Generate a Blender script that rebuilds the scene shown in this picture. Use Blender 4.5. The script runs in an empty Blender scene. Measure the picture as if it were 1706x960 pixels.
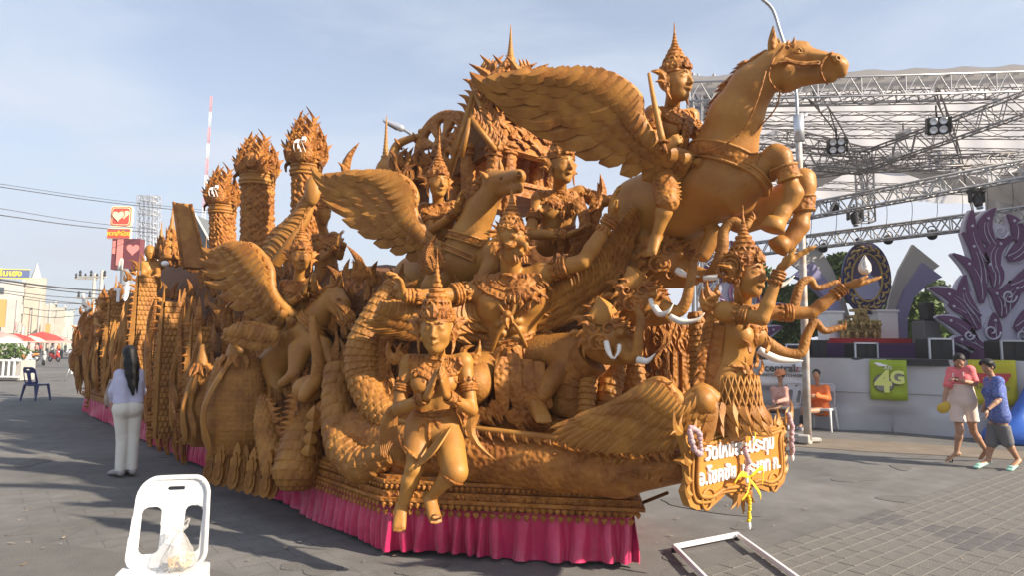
import bpy, math, random
import numpy as np
from mathutils import Vector, Matrix, noise
from mathutils.geometry import tessellate_polygon
SC = bpy.context.scene
COL = SC.collection
rad = math.radians
# ------------------------------------------------------------------ camera
CAM_H, FPX = 1.5, 1100.0
PITCH, ROLL = rad(5.3), rad(0.6)
cd = bpy.data.cameras.new('camera'); cam = bpy.data.objects.new('camera', cd); COL.objects.link(cam)
cd.sensor_width = 36.0; cd.lens = 36.0 * FPX / 1706.0; cd.clip_start = 0.05; cd.clip_end = 3000.0
CM = Matrix.Rotation(rad(90) + PITCH, 4, 'X') @ Matrix.Rotation(ROLL, 4, 'Z')
cam.matrix_world = Matrix.Translation((0, 0, CAM_H)) @ CM
SC.camera = cam
_R = np.array(CM.to_3x3())
def W(px, py, d):
    """the place in the world (at distance d in front) that the photograph shows at a pixel"""
    r = _R @ np.array([(px - 853.0) / FPX, (480.0 - py) / FPX, -1.0])
    r = r * (d / r[1])
    return np.array([r[0], r[1], r[2] + CAM_H])
def G(px, py, z=0.0):
    """point on the ground seen at a pixel"""
    r = _R @ np.array([(px - 853.0) / FPX, (480.0 - py) / FPX, -1.0])
    t = (z - CAM_H) / r[2]
    return np.array([r[0] * t, r[1] * t, z])
# ------------------------------------------------------------------ light
nrm_ = lambda v: np.array(v, float) / np.linalg.norm(v)
SUN_EL = rad(29); SUN_DIR = nrm_([0.90, -0.436])     # towards the sun, in plan
SUN_AZ = math.atan2(SUN_DIR[0], SUN_DIR[1])              # from +Y, clockwise
wd = bpy.data.worlds.new('World'); SC.world = wd; wd.use_nodes = True
nt = wd.node_tree; nt.nodes.clear()
wo = nt.nodes.new('ShaderNodeOutputWorld'); bg = nt.nodes.new('ShaderNodeBackground')
sky = nt.nodes.new('ShaderNodeTexSky'); sky.sky_type = 'NISHITA'; sky.sun_disc = False
sky.sun_elevation = SUN_EL; sky.sun_rotation = SUN_AZ
sky.air_density = 1.0; sky.dust_density = 1.2; sky.ozone_density = 1.6
tc = nt.nodes.new('ShaderNodeTexCoord'); mp = nt.nodes.new('ShaderNodeMapping')
mp.inputs['Scale'].default_value = (1.0, 1.4, 4.2); mp.inputs['Rotation'].default_value = (0.0, 0.12, 0.5)
nz = nt.nodes.new('ShaderNodeTexNoise'); nz.inputs['Scale'].default_value = 2.1
nz.inputs['Detail'].default_value = 8; nz.inputs['Roughness'].default_value = 0.55; nz.inputs['Distortion'].default_value = 0.5
cr = nt.nodes.new('ShaderNodeMapRange'); cr.inputs['From Min'].default_value = 0.36; cr.inputs['From Max'].default_value = 0.74
cr.inputs['To Min'].default_value = 0.34; cr.inputs['To Max'].default_value = 0.88
sep = nt.nodes.new('ShaderNodeSeparateXYZ'); hz = nt.nodes.new('ShaderNodeMapRange')
hz.inputs['From Min'].default_value = -0.02; hz.inputs['From Max'].default_value = 0.45
hz.inputs['To Min'].default_value = 0.5; hz.inputs['To Max'].default_value = 0.0
ad = nt.nodes.new('ShaderNodeMath'); ad.operation = 'ADD'; ad.use_clamp = True
mx = nt.nodes.new('ShaderNodeMix'); mx.data_type = 'RGBA'
mx.inputs[7].default_value = (3.9, 4.3, 5.05, 1)          # thin high cloud and haze
L = nt.links.new
L(tc.outputs['Generated'], mp.inputs['Vector']); L(mp.outputs[0], nz.inputs['Vector'])
L(nz.outputs[0], cr.inputs[0]); L(tc.outputs['Generated'], sep.inputs[0]); L(sep.outputs[2], hz.inputs[0])
L(cr.outputs[0], ad.inputs[0]); L(hz.outputs[0], ad.inputs[1]); L(ad.outputs[0], mx.inputs[0])
L(sky.outputs[0], mx.inputs[6]); L(mx.outputs[2], bg.inputs[0]); L(bg.outputs[0], wo.inputs[0])
bg.inputs[1].default_value = 0.082
sl = bpy.data.lights.new('sun', 'SUN'); sl.energy = 4.7; sl.angle = rad(1.0); sl.color = (1.0, 0.87, 0.69)
so = bpy.data.objects.new('sun', sl); COL.objects.link(so)
_sd = Vector((SUN_DIR[0] * math.cos(SUN_EL), SUN_DIR[1] * math.cos(SUN_EL), math.sin(SUN_EL)))
so.rotation_euler = _sd.to_track_quat('Z', 'Y').to_euler(); so.location = (20, -12, 12)
SC.view_settings.view_transform = 'Standard'; SC.view_settings.look = 'None'
SC.view_settings.exposure = 1.25; SC.view_settings.gamma = 1.0; SC.view_settings.use_curve_mapping = False
# ------------------------------------------------------------------ materials
def mat(name, color, rough=0.6, metal=0.0, col2=None, nscale=6.0, bump=0.0, bscale=30.0, kind='noise',
        spec=0.4, coat=0.0, alpha=1.0, trans=0.0, emit=None, estr=0.0, sheen=0.0, bump2=0.0, b2scale=120.0, sss=0.0):
    m = bpy.data.materials.new(name); m.use_nodes = True; n = m.node_tree; b = n.nodes['Principled BSDF']
    b.inputs['Base Color'].default_value = (*color, 1); b.inputs['Roughness'].default_value = rough
    b.inputs['Metallic'].default_value = metal; b.inputs['Specular IOR Level'].default_value = spec
    b.inputs['Coat Weight'].default_value = coat; b.inputs['Alpha'].default_value = alpha
    b.inputs['Transmission Weight'].default_value = trans
    if sss:
        b.inputs['Subsurface Weight'].default_value = sss; b.inputs['Subsurface Radius'].default_value = (0.03, 0.012, 0.004)
    if sheen: b.inputs['Sheen Weight'].default_value = sheen
    if emit: b.inputs['Emission Color'].default_value = (*emit, 1); b.inputs['Emission Strength'].default_value = estr
    tcn = n.nodes.new('ShaderNodeTexCoord'); lk = n.links.new
    if col2 is not None:
        t = n.nodes.new('ShaderNodeTexNoise'); t.inputs['Scale'].default_value = nscale; t.inputs['Detail'].default_value = 6
        t.inputs['Roughness'].default_value = 0.6
        r = n.nodes.new('ShaderNodeMapRange'); r.inputs['From Min'].default_value = 0.35; r.inputs['From Max'].default_value = 0.65
        x = n.nodes.new('ShaderNodeMix'); x.data_type = 'RGBA'; x.inputs[6].default_value = (*color, 1); x.inputs[7].default_value = (*col2, 1)
        lk(tcn.outputs['Object'], t.inputs['Vector']); lk(t.outputs[0], r.inputs[0]); lk(r.outputs[0], x.inputs[0])
        lk(x.outputs[2], b.inputs['Base Color'])
    if bump:
        if kind == 'voronoi':
            t = n.nodes.new('ShaderNodeTexVoronoi'); t.feature = 'SMOOTH_F1'; t.inputs['Scale'].default_value = bscale; so_ = t.outputs[0]
        elif kind == 'wave':
            t = n.nodes.new('ShaderNodeTexWave'); t.inputs['Scale'].default_value = bscale; t.inputs['Distortion'].default_value = 6
            t.inputs['Detail'].default_value = 3; so_ = t.outputs[1]
        else:
            t = n.nodes.new('ShaderNodeTexNoise'); t.inputs['Scale'].default_value = bscale; t.inputs['Detail'].default_value = 5; so_ = t.outputs[0]
        bp = n.nodes.new('ShaderNodeBump'); bp.inputs['Strength'].default_value = bump; bp.inputs['Distance'].default_value = 0.02
        lk(tcn.outputs['Object'], t.inputs['Vector']); lk(so_, bp.inputs['Height']); lk(bp.outputs[0], b.inputs['Normal'])
        if bump2:
            t2 = n.nodes.new('ShaderNodeTexNoise'); t2.inputs['Scale'].default_value = b2scale; t2.inputs['Detail'].default_value = 4
            b2 = n.nodes.new('ShaderNodeBump'); b2.inputs['Strength'].default_value = bump2; b2.inputs['Distance'].default_value = 0.01
            lk(tcn.outputs['Object'], t2.inputs['Vector']); lk(t2.outputs[0], b2.inputs['Height'])
            lk(b2.outputs[0], bp.inputs['Normal'])
    return m
M = {}
M['wax'] = mat('wax_smooth', (0.405, 0.194, 0.040), 0.48, col2=(0.295, 0.120, 0.024), nscale=3.5, bump=0.16, bscale=34, spec=0.35, bump2=0.14, b2scale=190)
M['carved'] = mat('wax_carved', (0.415, 0.172, 0.034), 0.55, col2=(0.235, 0.080, 0.016), nscale=7.0, bump=0.9, bscale=30, kind='voronoi', spec=0.3, bump2=0.25)
M['feather'] = mat('wax_feather', (0.385, 0.177, 0.035), 0.52, col2=(0.240, 0.090, 0.018), nscale=6.0, bump=0.18, bscale=55, spec=0.3, bump2=0.10)
M['scale'] = mat('wax_scaled', (0.385, 0.175, 0.035), 0.55, col2=(0.225, 0.086, 0.018), nscale=5.0, bump=0.45, bscale=50, spec=0.3)
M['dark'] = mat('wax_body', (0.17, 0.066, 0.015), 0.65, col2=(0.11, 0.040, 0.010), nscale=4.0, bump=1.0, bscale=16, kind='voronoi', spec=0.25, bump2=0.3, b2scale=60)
M['ivory'] = mat('ivory_paint', (0.80, 0.78, 0.72), 0.3, col2=(0.70, 0.66, 0.58), nscale=20)
M['white'] = mat('white_paint', (0.80, 0.80, 0.80), 0.4)
# ------------------------------------------------------------------ objects
ORG = {}
def clean(V): return np.ascontiguousarray(V, dtype=np.float32)
def mk(name, parts, m, parent=None, smooth=True, label=None, cat=None, group=None, kind=None, origin=None, auto=None):
    """parts: list of (V, F) or (V, [F...]); world coordinates -> one mesh object"""
    if isinstance(parts, tuple): parts = [parts]
    Vs, q3, q4, off = [], [], [], 0
    for V, Fs in parts:
        V = np.asarray(V, dtype=np.float64); Vs.append(V)
        if not isinstance(Fs, list): Fs = [Fs]
        for Fa in Fs:
            Fa = np.asarray(Fa, dtype=np.int64)
            if Fa.size == 0: continue
            (q3 if Fa.shape[1] == 3 else q4).append(Fa + off)
        off += len(V)
    V = np.concatenate(Vs) if Vs else np.zeros((0, 3))
    if parent is not None: o0 = ORG[parent.name]
    elif origin is not None: o0 = np.array(origin, float)
    else:
        o0 = np.array([(V[:, 0].min() + V[:, 0].max()) / 2, (V[:, 1].min() + V[:, 1].max()) / 2, V[:, 2].min()])
    V = V - o0
    a3 = np.concatenate(q3) if q3 else np.zeros((0, 3), int); a4 = np.concatenate(q4) if q4 else np.zeros((0, 4), int)
    me = bpy.data.meshes.new(name); me.vertices.add(len(V)); me.vertices.foreach_set('co', clean(V).ravel())
    nl = a3.size + a4.size; me.loops.add(nl); me.loops.foreach_set('vertex_index', np.concatenate([a3.ravel(), a4.ravel()]).astype(np.int32))
    npoly = len(a3) + len(a4); me.polygons.add(npoly)
    st = np.concatenate([np.arange(len(a3)) * 3, a3.size + np.arange(len(a4)) * 4]).astype(np.int32)
    me.polygons.foreach_set('loop_start', st)
    me.polygons.foreach_set('use_smooth', np.full(npoly, bool(smooth)))
    me.update(calc_edges=True); me.validate()
    if auto: me.set_sharp_from_angle(angle=rad(auto))
    me.materials.append(m if not isinstance(m, str) else M[m])
    o = bpy.data.objects.new(name, me); COL.objects.link(o)
    if parent is not None: o.parent = parent
    else: o.location = o0
    ORG[o.name] = o0
    return tag(o, label, cat, group, kind)
def tag(o, label=None, cat=None, group=None, kind=None):
    if label: o['label'] = label
    if cat: o['category'] = cat
    if group: o['group'] = group
    if kind: o['kind'] = kind
    return o
def thing(name, loc, label, cat, group=None):
    o = bpy.data.objects.new(name, None); COL.objects.link(o); o.location = tuple(loc); o.empty_display_size = 0.1
    ORG[o.name] = np.array(loc, float)
    return tag(o, label, cat, group)
def struct(name, parts, m, smooth=False): return mk(name, parts, m, None, smooth, kind='structure')
def copy_thing(o, loc, label=None, rz=None, scale=None, group=None):
    c = o.copy(); COL.objects.link(c); c.location = tuple(loc)
    if rz is not None: c.rotation_euler.z = rz
    if scale is not None: c.scale = (scale,) * 3
    if label: c['label'] = label
    if group: c['group'] = group
    for ch in o.children:
        d = ch.copy(); COL.objects.link(d); d.parent = c
        for g in ch.children:
            e = g.copy(); COL.objects.link(e); e.parent = d
    return c
# ------------------------------------------------------------------ shapes (all return (V, [F...]))
def nrm(v): v = np.asarray(v, float); return v / (np.linalg.norm(v) + 1e-12)
def box(c, s, R=None, taper=1.0):
    c = np.asarray(c, float); h = np.asarray(s, float) / 2
    V = np.array([[x, y, z] for z in (-1, 1) for y in (-1, 1) for x in (-1, 1)], float)
    V[4:, :2] *= taper
    V = V * h
    if R is not None: V = V @ np.asarray(R).T
    return (V + c, [np.array([[0, 2, 3, 1], [4, 5, 7, 6], [0, 1, 5, 4], [2, 6, 7, 3], [0, 4, 6, 2], [1, 3, 7, 5]])])
def bbox(c, s, b=0.01, R=None):
    """box with bevelled edges"""
    c = np.asarray(c, float); h = np.asarray(s, float) / 2; b = min(b, *(h * 0.9))
    V, idx = [], {}
    for sx in (-1, 1):
        for sy in (-1, 1):
            for sz in (-1, 1):
                for ax in range(3):
                    p = [h[0] * sx, h[1] * sy, h[2] * sz]
                    for k, s_ in enumerate((sx, sy, sz)):
                        if k != ax: p[k] -= b * s_
                    idx[(sx, sy, sz, ax)] = len(V); V.append(p)
    Fq, Ft = [], []
    for ax in range(3):
        a, b_ = (ax + 1) % 3, (ax + 2) % 3
        for s_ in (-1, 1):
            q = []
            for u, w in ((-1, -1), (1, -1), (1, 1), (-1, 1)):
                k = [0, 0, 0]; k[ax] = s_; k[a] = u; k[b_] = w; q.append(idx[(*k, ax)])
            Fq.append(q if s_ > 0 else q[::-1])
        for u in (-1, 1):
            for w in (-1, 1):
                k0 = [0] * 3; k0[ax] = -1; k0[a] = u; k0[b_] = w; k1 = list(k0); k1[ax] = 1
                q = [idx[(*k0, a)], idx[(*k1, a)], idx[(*k1, b_)], idx[(*k0, b_)]]
                Fq.append(q if u * w > 0 else q[::-1])
    for sx in (-1, 1):
        for sy in (-1, 1):
            for sz in (-1, 1):
                q = [idx[(sx, sy, sz, 0)], idx[(sx, sy, sz, 1)], idx[(sx, sy, sz, 2)]]
                Ft.append(q if sx * sy * sz > 0 else q[::-1])
    V = np.array(V)
    if R is not None: V = V @ np.asarray(R).T
    return (V + c, [np.array(Fq), np.array(Ft)])
def frames(P):
    P = np.asarray(P, float); T = np.gradient(P, axis=0); T /= (np.linalg.norm(T, axis=1)[:, None] + 1e-12)
    a = np.array([0, 0, 1.0]) if abs(T[0][2]) < 0.9 else np.array([0, -1.0, 0])
    U = np.zeros_like(P); U[0] = nrm(a - T[0] * a.dot(T[0]))
    for i in range(1, len(P)):
        u = U[i - 1] - T[i] * U[i - 1].dot(T[i]); U[i] = nrm(u)
    return T, U, np.cross(T, U)
def spline(P, n):
    P = np.asarray(P, float)
    if len(P) == 2: return P[0] + np.linspace(0, 1, n)[:, None] * (P[1] - P[0])
    Q = np.vstack([2 * P[0] - P[1], P, 2 * P[-1] - P[-2]])
    t = np.linspace(0, len(P) - 1 - 1e-9, n); i = t.astype(int); f = (t - i)[:, None]
    a, b, c, d = Q[i], Q[i + 1], Q[i + 2], Q[i + 3]
    return 0.5 * ((2 * b) + (c - a) * f + (2 * a - 5 * b + 4 * c - d) * f ** 2 + (3 * b - a - 3 * c + d) * f ** 3)
def tube(P, r, n=10, disp=None, cap=True, flat=None):
    P = np.asarray(P, float); m = len(P); r = np.broadcast_to(np.asarray(r, float), (m,))
    T, U, B = frames(P); a = np.linspace(0, 2 * math.pi, n, endpoint=False)
    R = np.repeat(r[:, None], n, 1)
    if disp is not None: R = R + disp(np.repeat(np.linspace(0, 1, m)[:, None], n, 1), np.repeat(a[None] / (2 * math.pi), m, 0), R)
    fl = 1.0 if flat is None else flat
    V = P[:, None] + U[:, None] * (np.cos(a)[None, :, None] * R[..., None]) + B[:, None] * (np.sin(a)[None, :, None] * R[..., None] * fl)
    V = V.reshape(-1, 3); i = np.arange(m - 1)[:, None] * n; j = np.arange(n)[None]; k = (j + 1) % n
    F = np.stack([i + j, i + k, i + n + k, i + n + j], -1).reshape(-1, 4); Fs = [F]
    if cap:
        V = np.vstack([V, P[0], P[-1]]); c0, c1 = m * n, m * n + 1; j = np.arange(n); k = (j + 1) % n
        Fs.append(np.stack([k, j, np.full(n, c0)], -1)); Fs.append(np.stack([(m - 1) * n + j, (m - 1) * n + k, np.full(n, c1)], -1))
    return (V, Fs)
def lathe(prof, base, n=24, axis=(0, 0, 1), disp=None, sx=1.0):
    """prof: list of (radius, height)"""
    p = np.array(prof, float); ax = nrm(axis); u = nrm(np.cross([0, 1, 0.01], ax)); w = np.cross(ax, u)
    a = np.linspace(0, 2 * math.pi, n, endpoint=False); m = len(p)
    R = np.repeat(p[:, 0][:, None], n, 1); Hh = np.repeat(p[:, 1][:, None], n, 1)
    if disp is not None: R = R + disp(Hh, np.repeat(a[None] / (2 * math.pi), m, 0), R)
    V = np.asarray(base, float) + ax * Hh[..., None] + u * (np.cos(a)[None, :, None] * R[..., None] * sx) + w * (np.sin(a)[None, :, None] * R[..., None])
    V = V.reshape(-1, 3); i = np.arange(m - 1)[:, None] * n; j = np.arange(n)[None]; k = (j + 1) % n
    F = np.stack([i + j, i + k, i + n + k, i + n + j], -1).reshape(-1, 4)
    V = np.vstack([V, np.asarray(base) + ax * p[0, 1], np.asarray(base) + ax * p[-1, 1]]); j = np.arange(n); k = (j + 1) % n
    return (V, [F, np.stack([k, j, np.full(n, m * n)], -1), np.stack([(m - 1) * n + j, (m - 1) * n + k, np.full(n, m * n + 1)], -1)])
def blade(P, w, t, N, ridge=0.5):
    """tapering leaf or feather along P, half widths w, thickness t, facing N"""
    P = np.asarray(P, float); m = len(P); w = np.broadcast_to(np.asarray(w, float), (m,))
    T = np.gradient(P, axis=0); T /= (np.linalg.norm(T, axis=1)[:, None] + 1e-12)
    N = np.asarray(N, float); S = np.cross(T, N[None]); S /= (np.linalg.norm(S, axis=1)[:, None] + 1e-9)
    Nn = np.cross(S, T); tt = np.minimum(t, w * 0.9 + t * 0.15)[:, None]
    a = P + S * w[:, None]; b = P - S * w[:, None]
    rows = np.stack([a - Nn * tt * 0.3, a + Nn * tt * ridge * 0.4, P + Nn * tt, b + Nn * tt * ridge * 0.4, b - Nn * tt * 0.3, P - Nn * tt * 0.5], 1)
    V = rows.reshape(-1, 3); n = 6; i = np.arange(m - 1)[:, None] * n; j = np.arange(n)[None]; k = (j + 1) % n
    F = np.stack([i + j, i + k, i + n + k, i + n + j], -1).reshape(-1, 4)
    e = (m - 1) * n
    return (V, [F, np.array([[5, 4, 3, 2], [5, 2, 1, 0], [e + 2, e + 3, e + 4, e + 5], [e, e + 1, e + 2, e + 5]])])
LEAFW = np.array([0.55, 1.0, 0.9, 0.62, 0.34, 0.04])
def flame(base, d, length, width, N, curl=0.3, thick=None, side=None, n=6):
    """one curved flame leaf (kranok)"""
    d = nrm(d); s = nrm(np.cross(d, N)) if side is None else nrm(side); t = np.linspace(0, 1, n)[:, None]
    P = np.asarray(base) + d * length * t + s * (length * curl * (np.sin(t * math.pi * 1.15) * 0.45 - t * t * 0.5))
    w = width * np.interp(np.linspace(0, 1, n), np.linspace(0, 1, 6), LEAFW)
    return blade(P, w, thick or width * 0.55, N)
def flame3(base, d, length, width, N, curl=0.3):
    s = nrm(np.cross(nrm(d), N)); b = np.asarray(base)
    return [flame(b, d, length, width, N, curl), flame(b + s * width * .6, nrm(d) + s * .55, length * .62, width * .62, N, curl),
            flame(b - s * width * .6, nrm(d) - s * .55, length * .62, width * .62, N, -curl)]
def poly(pts2, o, u, v, t):
    """extruded flat outline; pts2 (n,2) in the plane (u, v) from o, thickness t towards -(u x v)"""
    o = np.asarray(o, float); u = np.asarray(u, float); v = np.asarray(v, float); N = np.cross(u, v); N = nrm(N)
    p = np.asarray(pts2, float)
    if np.sum(p[:, 0] * np.roll(p[:, 1], -1) - np.roll(p[:, 0], -1) * p[:, 1]) < 0: p = p[::-1]
    n = len(p); A = o + p[:, :1] * u + p[:, 1:] * v; B = A - N * t
    tri = np.array(tessellate_polygon([[Vector((x, y, 0)) for x, y in p]]))
    V = np.vstack([A, B]); j = np.arange(n); k = (j + 1) % n
    e1 = p[tri[:, 1]] - p[tri[:, 0]]; e2 = p[tri[:, 2]] - p[tri[:, 0]]; fl = (e1[:, 0] * e2[:, 1] - e1[:, 1] * e2[:, 0]) < 0
    tri[fl] = tri[fl][:, ::-1]
    return (V, [tri, tri[:, ::-1] + n, np.stack([k, j, j + n, k + n], -1)])
def quadsheet(P):
    """grid (a,b,3) -> sheet"""
    a, b = P.shape[:2]; i = np.arange(a - 1)[:, None] * b; j = np.arange(b - 1)[None]
    return (P.reshape(-1, 3), [np.stack([i + j, i + j + 1, i + b + j + 1, i + b + j], -1).reshape(-1, 4)])
def sheet2(P, t, N):
    """a grid with thickness t along -N"""
    a, b = P.shape[:2]; V1, (F1,) = quadsheet(P); V2 = V1 - np.asarray(N) * t; n = a * b
    bd = [i * b for i in range(a)][::-1] + list(range(b)) + [i * b + b - 1 for i in range(1, a)] + [(a - 1) * b + j for j in range(b - 2, 0, -1)]
    bd = list(dict.fromkeys(bd)); k = bd[1:] + bd[:1]
    side = np.array([[x, x + n, y + n, y] for x, y in zip(bd, k)])
    return (np.vstack([V1, V2]), [F1, F1[:, ::-1] + n, side])
def ball(c, r, n=10, R=None):
    r = np.broadcast_to(np.asarray(r, float), (3,)); a = np.linspace(-math.pi / 2, math.pi / 2, n)
    V, F = lathe([(max(1e-4, math.cos(x)), math.sin(x)) for x in a], (0, 0, 0), max(8, int(n * 1.5)))
    V = V * r
    if R is not None: V = V @ np.asarray(R).T
    return (V + np.asarray(c), F)
def torus(c, R_, r, N=(0, 0, 1), n=24, m=8, flat=1.0):
    N = nrm(N); u = nrm(np.cross(N, [0.1, 0.2, 1]) if abs(N[2]) < 0.9 else np.cross(N, [0, 1, 0])); w = np.cross(N, u)
    a = np.linspace(0, 2 * math.pi, n, endpoint=False); b = np.linspace(0, 2 * math.pi, m, endpoint=False)
    rd = u * np.cos(a)[:, None] + w * np.sin(a)[:, None]
    V = np.asarray(c) + rd[:, None] * (R_ + r * np.cos(b))[None, :, None] + N * (r * flat * np.sin(b))[None, :, None]
    i = np.arange(n)[:, None]; j = np.arange(m)[None]; i2 = (i + 1) % n; j2 = (j + 1) % m
    return (V.reshape(-1, 3), [np.stack([i * m + j, i2 * m + j, i2 * m + j2, i * m + j2], -1).reshape(-1, 4)])
def xf(p, Rm=None, t=(0, 0, 0), s=1.0):
    V = p[0] * s
    if Rm is not None: V = V @ np.asarray(Rm).T
    return (V + np.asarray(t), p[1])
def rotz(a): c, s = math.cos(a), math.sin(a); return np.array([[c, -s, 0], [s, c, 0], [0, 0, 1.0]])
def basis(fwd, up=(0, 0, 1)):
    """columns: right, forward, up"""
    f = nrm(fwd); r = nrm(np.cross(f, up)); return np.stack([r, f, np.cross(r, f)], 1)
def text_mesh(txt, size, ext, o, u, v, m, parent=None, name='lettering', align='CENTER', bold=0.0, **kw):
    cu = bpy.data.curves.new('t', 'FONT'); cu.body = txt; cu.size = size; cu.extrude = ext; cu.align_x = align
    cu.offset = bold; cu.resolution_u = 3
    ob = bpy.data.objects.new('t', cu); COL.objects.link(ob); dg = bpy.context.evaluated_depsgraph_get()
    me = ob.evaluated_get(dg).to_mesh(); n = len(me.vertices); V = np.zeros(n * 3); me.vertices.foreach_get('co', V); V = V.reshape(-1, 3)
    me.calc_loop_triangles(); F = np.zeros(len(me.loop_triangles) * 3, np.int32); me.loop_triangles.foreach_get('vertices', F)
    ob.to_mesh_clear(); bpy.data.objects.remove(ob)
    u = nrm(u); v = nrm(v); N = np.cross(u, v)
    V = np.asarray(o) + V[:, :1] * u + V[:, 1:2] * v + V[:, 2:] * N
    return mk(name, (V, [F.reshape(-1, 3)]), m, parent, False, **kw)
# ------------------------------------------------------------------ sculpting: smooth unions meshed by surface nets
class Clay:
    def __init__(s, k=0.02): s.p = []; s.k = k
    def cap(s, a, b, ra, rb=None, k=None, op='u'):
        s.p.append((op, 'c', np.asarray(a, float), np.asarray(b, float), ra, ra if rb is None else rb, s.k if k is None else k)); return s
    def ell(s, c, r, R=None, k=None, op='u'):
        s.p.append((op, 'e', np.asarray(c, float), np.broadcast_to(np.asarray(r, float), (3,)).copy(), R, 0, s.k if k is None else k)); return s
    def chain(s, pts, k=None, op='u'):
        """pts: (xyz, r)"""
        for (a, ra), (b, rb) in zip(pts[:-1], pts[1:]): s.cap(a, b, ra, rb, k, op)
        return s
    def bounds(s, prims):
        lo = np.full(3, 1e9); hi = -lo
        for q in prims:
            l, h = s.pb(q); lo = np.minimum(lo, l); hi = np.maximum(hi, h)
        return lo, hi
    @staticmethod
    def pb(q):
        if q[1] == 'c': r = max(q[4], q[5]); return np.minimum(q[2], q[3]) - r, np.maximum(q[2], q[3]) + r
        r = q[3].max(); return q[2] - r, q[2] + r
    def mesh(s, res, inflate=0.0, clip=None, smooth=1, lo=None, hi=None):
        """clip: function(X,Y,Z)->distance kept where < 0"""
        un = [q for q in s.p if q[0] == 'u']; l0, h0 = s.bounds(un)
        pad = inflate + 3 * res; l0 = l0 - pad; h0 = h0 + pad
        if lo is not None: l0 = np.maximum(l0, lo)
        if hi is not None: h0 = np.minimum(h0, hi)
        dims = np.maximum(2, np.ceil((h0 - l0) / res).astype(int) + 1)
        f = np.full(dims, 10.0, np.float32); ax = [l0[i] + np.arange(dims[i]) * res for i in range(3)]
        for q in s.p:
            l, h = s.pb(q); m_ = q[6] + 3 * res + inflate
            i0 = np.clip(np.floor((l - m_ - l0) / res).astype(int), 0, dims); i1 = np.clip(np.ceil((h + m_ - l0) / res).astype(int) + 1, 0, dims)
            if (i1 <= i0).any(): continue
            X, Y, Z = np.meshgrid(*[ax[i][i0[i]:i1[i]].astype(np.float32) for i in range(3)], indexing='ij', sparse=True)
            if q[1] == 'c':
                a, b = q[2], q[3]; ab = b - a; L2 = max(ab.dot(ab), 1e-12)
                t = np.clip(((X - a[0]) * ab[0] + (Y - a[1]) * ab[1] + (Z - a[2]) * ab[2]) / L2, 0, 1)
                d = np.sqrt((X - a[0] - t * ab[0]) ** 2 + (Y - a[1] - t * ab[1]) ** 2 + (Z - a[2] - t * ab[2]) ** 2) - (q[4] + (q[5] - q[4]) * t)
            else:
                c, r, R = q[2], q[3], q[4]; x, y, z = X - c[0], Y - c[1], Z - c[2]
                if R is not None:
                    x, y, z = (x * R[0, 0] + y * R[1, 0] + z * R[2, 0], x * R[0, 1] + y * R[1, 1] + z * R[2, 1], x * R[0, 2] + y * R[1, 2] + z * R[2, 2])
                k0 = np.sqrt((x / r[0]) ** 2 + (y / r[1]) ** 2 + (z / r[2]) ** 2)
                k1 = np.sqrt((x / r[0] ** 2) ** 2 + (y / r[1] ** 2) ** 2 + (z / r[2] ** 2) ** 2)
                d = k0 * (k0 - 1) / np.maximum(k1, 1e-6)
            sl_ = tuple(slice(i0[i], i1[i]) for i in range(3)); g = f[sl_]; k = max(q[6], 1e-5)
            if q[0] == 'u':
                h_ = np.clip(0.5 + 0.5 * (g - d) / k, 0, 1); f[sl_] = g * (1 - h_) + d * h_ - k * h_ * (1 - h_)
            else:
                h_ = np.clip(0.5 - 0.5 * (g + d) / k, 0, 1); f[sl_] = g * (1 - h_) - d * h_ + k * h_ * (1 - h_)
        f -= inflate
        if clip is not None:
            X, Y, Z = np.meshgrid(*[a.astype(np.float32) for a in ax], indexing='ij', sparse=True); f = np.maximum(f, clip(X, Y, Z))
        f[0] = f[-1] = 1; f[:, 0] = f[:, -1] = 1; f[:, :, 0] = f[:, :, -1] = 1
        return nets(f, l0, res, smooth)
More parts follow.
